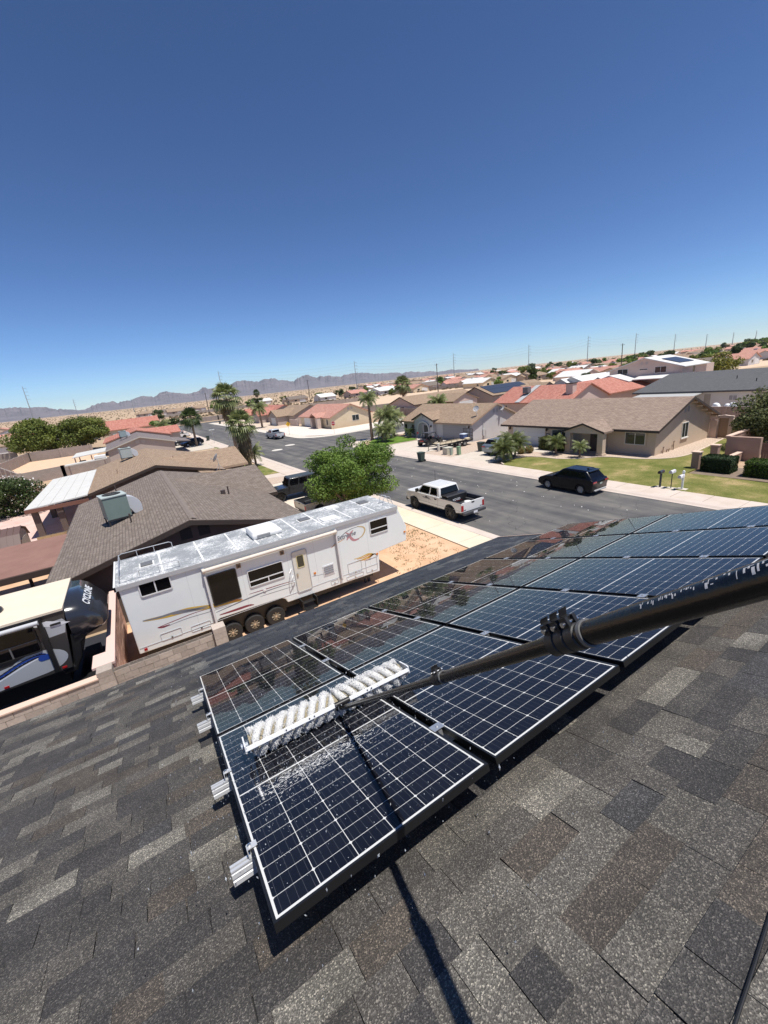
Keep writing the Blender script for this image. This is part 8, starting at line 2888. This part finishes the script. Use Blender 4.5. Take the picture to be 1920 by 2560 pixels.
for i in range(60):
    a_, d = R(ft.uniform(12, 44)), 230 + 800 * ft.random() ** 1.4
    x, y = d * math.cos(a_), d * math.sin(a_)
    if any(abs(x - q[0]) < 10 and abs(y - q[1]) < 10 for q in placed):
        continue
    s = ft.uniform(2.2, 4.2) * (1 + d / 1500)
    tree('far_tree', 'distant round green tree among the far roofs on the right', x, y, (0, 0, s * .9), (s * 1.2, s * 1.2, s * .75), 7, 420, s * .34, [L_OLIVE, L_DARK, L_DARK][i % 3], .2, 300 + i, group='distant trees on the right', z0=0)
# scrub on the plain: nobody could count it
V, F, Cc = [], [], []
g = np.random.default_rng(3)
for i in range(9000):
    a_ = R(g.uniform(12, 102))
    d = 260 + 3200 * g.random() ** 2.0
    x, y = d * math.cos(a_), d * math.sin(a_)
    s = g.uniform(.3, 1.0) * (1 + d / 2200)
    o = len(V)
    k = g.uniform(0, 3.14)
    for q in range(2):
        cx, sx = math.cos(k + q * 1.57) * s, math.sin(k + q * 1.57) * s
        V += [(x - cx, y - sx, 0), (x + cx, y + sx, 0), (x + cx * .6, y + sx * .6, s * .8), (x - cx * .6, y - sx * .6, s * .8)]
        F.append((o + 4 * q, o + 4 * q + 1, o + 4 * q + 2, o + 4 * q + 3))
        Cc += [[g.random()] * 3] * 4
kind(np_mesh('desert_scrub', V, F, leafmat('scrub_leaf', (.16, .13, .08), (.3, .24, .16), .1, .9), cols=Cc), 'stuff')

# labels that single out each far house and tree: by the numbered steel poles and how near it stands
NUM = 'one two three four five six seven eight nine ten eleven twelve thirteen'.split()
ORDN = ['nearest'] + [w_ + ' nearest' for w_ in 'second third fourth fifth sixth seventh eighth ninth tenth eleventh twelfth thirteenth fourteenth fifteenth sixteenth seventeenth eighteenth nineteenth twentieth'.split()]
paz_ = [math.atan2(y, x) for x, y, z in BIG]
bins = {}
for o in list(COL.objects):
    if o.parent is None and (o.name.startswith('far_house') or o.name.startswith('far_tree')):
        a_ = math.atan2(o.location.y, o.location.x)
        k = sum(1 for q in paz_ if q > a_)
        where = 'left of steel pole one' if k == 0 else 'right of steel pole thirteen' if k == 13 else 'between steel poles %s and %s' % (NUM[k - 1], NUM[k])
        if o.name.startswith('far_house'):
            col_ = next(v_ for k_, v_ in RLAB.items() if v_ in o['label'] and not (v_ == 'tan' and 'distant' in o['label'] and ' tan ' not in o['label']))
            what = 'distant house with %s roof' % col_
        else:
            what = 'distant round green tree'
        bins.setdefault((what, where), []).append((o.location.xy.length, o))
for (what, where), L_ in bins.items():
    for i, (d, o) in enumerate(sorted(L_, key=lambda q: q[0])):
        o['label'] = '%s %s, %s there' % (what, where, ORDN[min(i, 19)])

# ------------------------------------------------------------------ the desert air between us and the mountains
hz = MB().box(-8900, 8900, -8900, 8900, -4, 250).obj('haze', None or mat('haze_empty', (1, 1, 1)))
hm, hn, hl, hb_ = _nt('desert_haze')
hn.remove(hb_)
pv = N(hn, 'ShaderNodeVolumePrincipled')
pv.inputs['Color'].default_value = (.8, .88, 1.0, 1)
pv.inputs['Density'].default_value = 4.6e-5
pv.inputs['Anisotropy'].default_value = .2
hl.new(pv.outputs[0], hn['Material Output'].inputs['Volume'])
hz.data.materials.clear()
hz.data.materials.append(hm)
kind(hz, 'stuff')
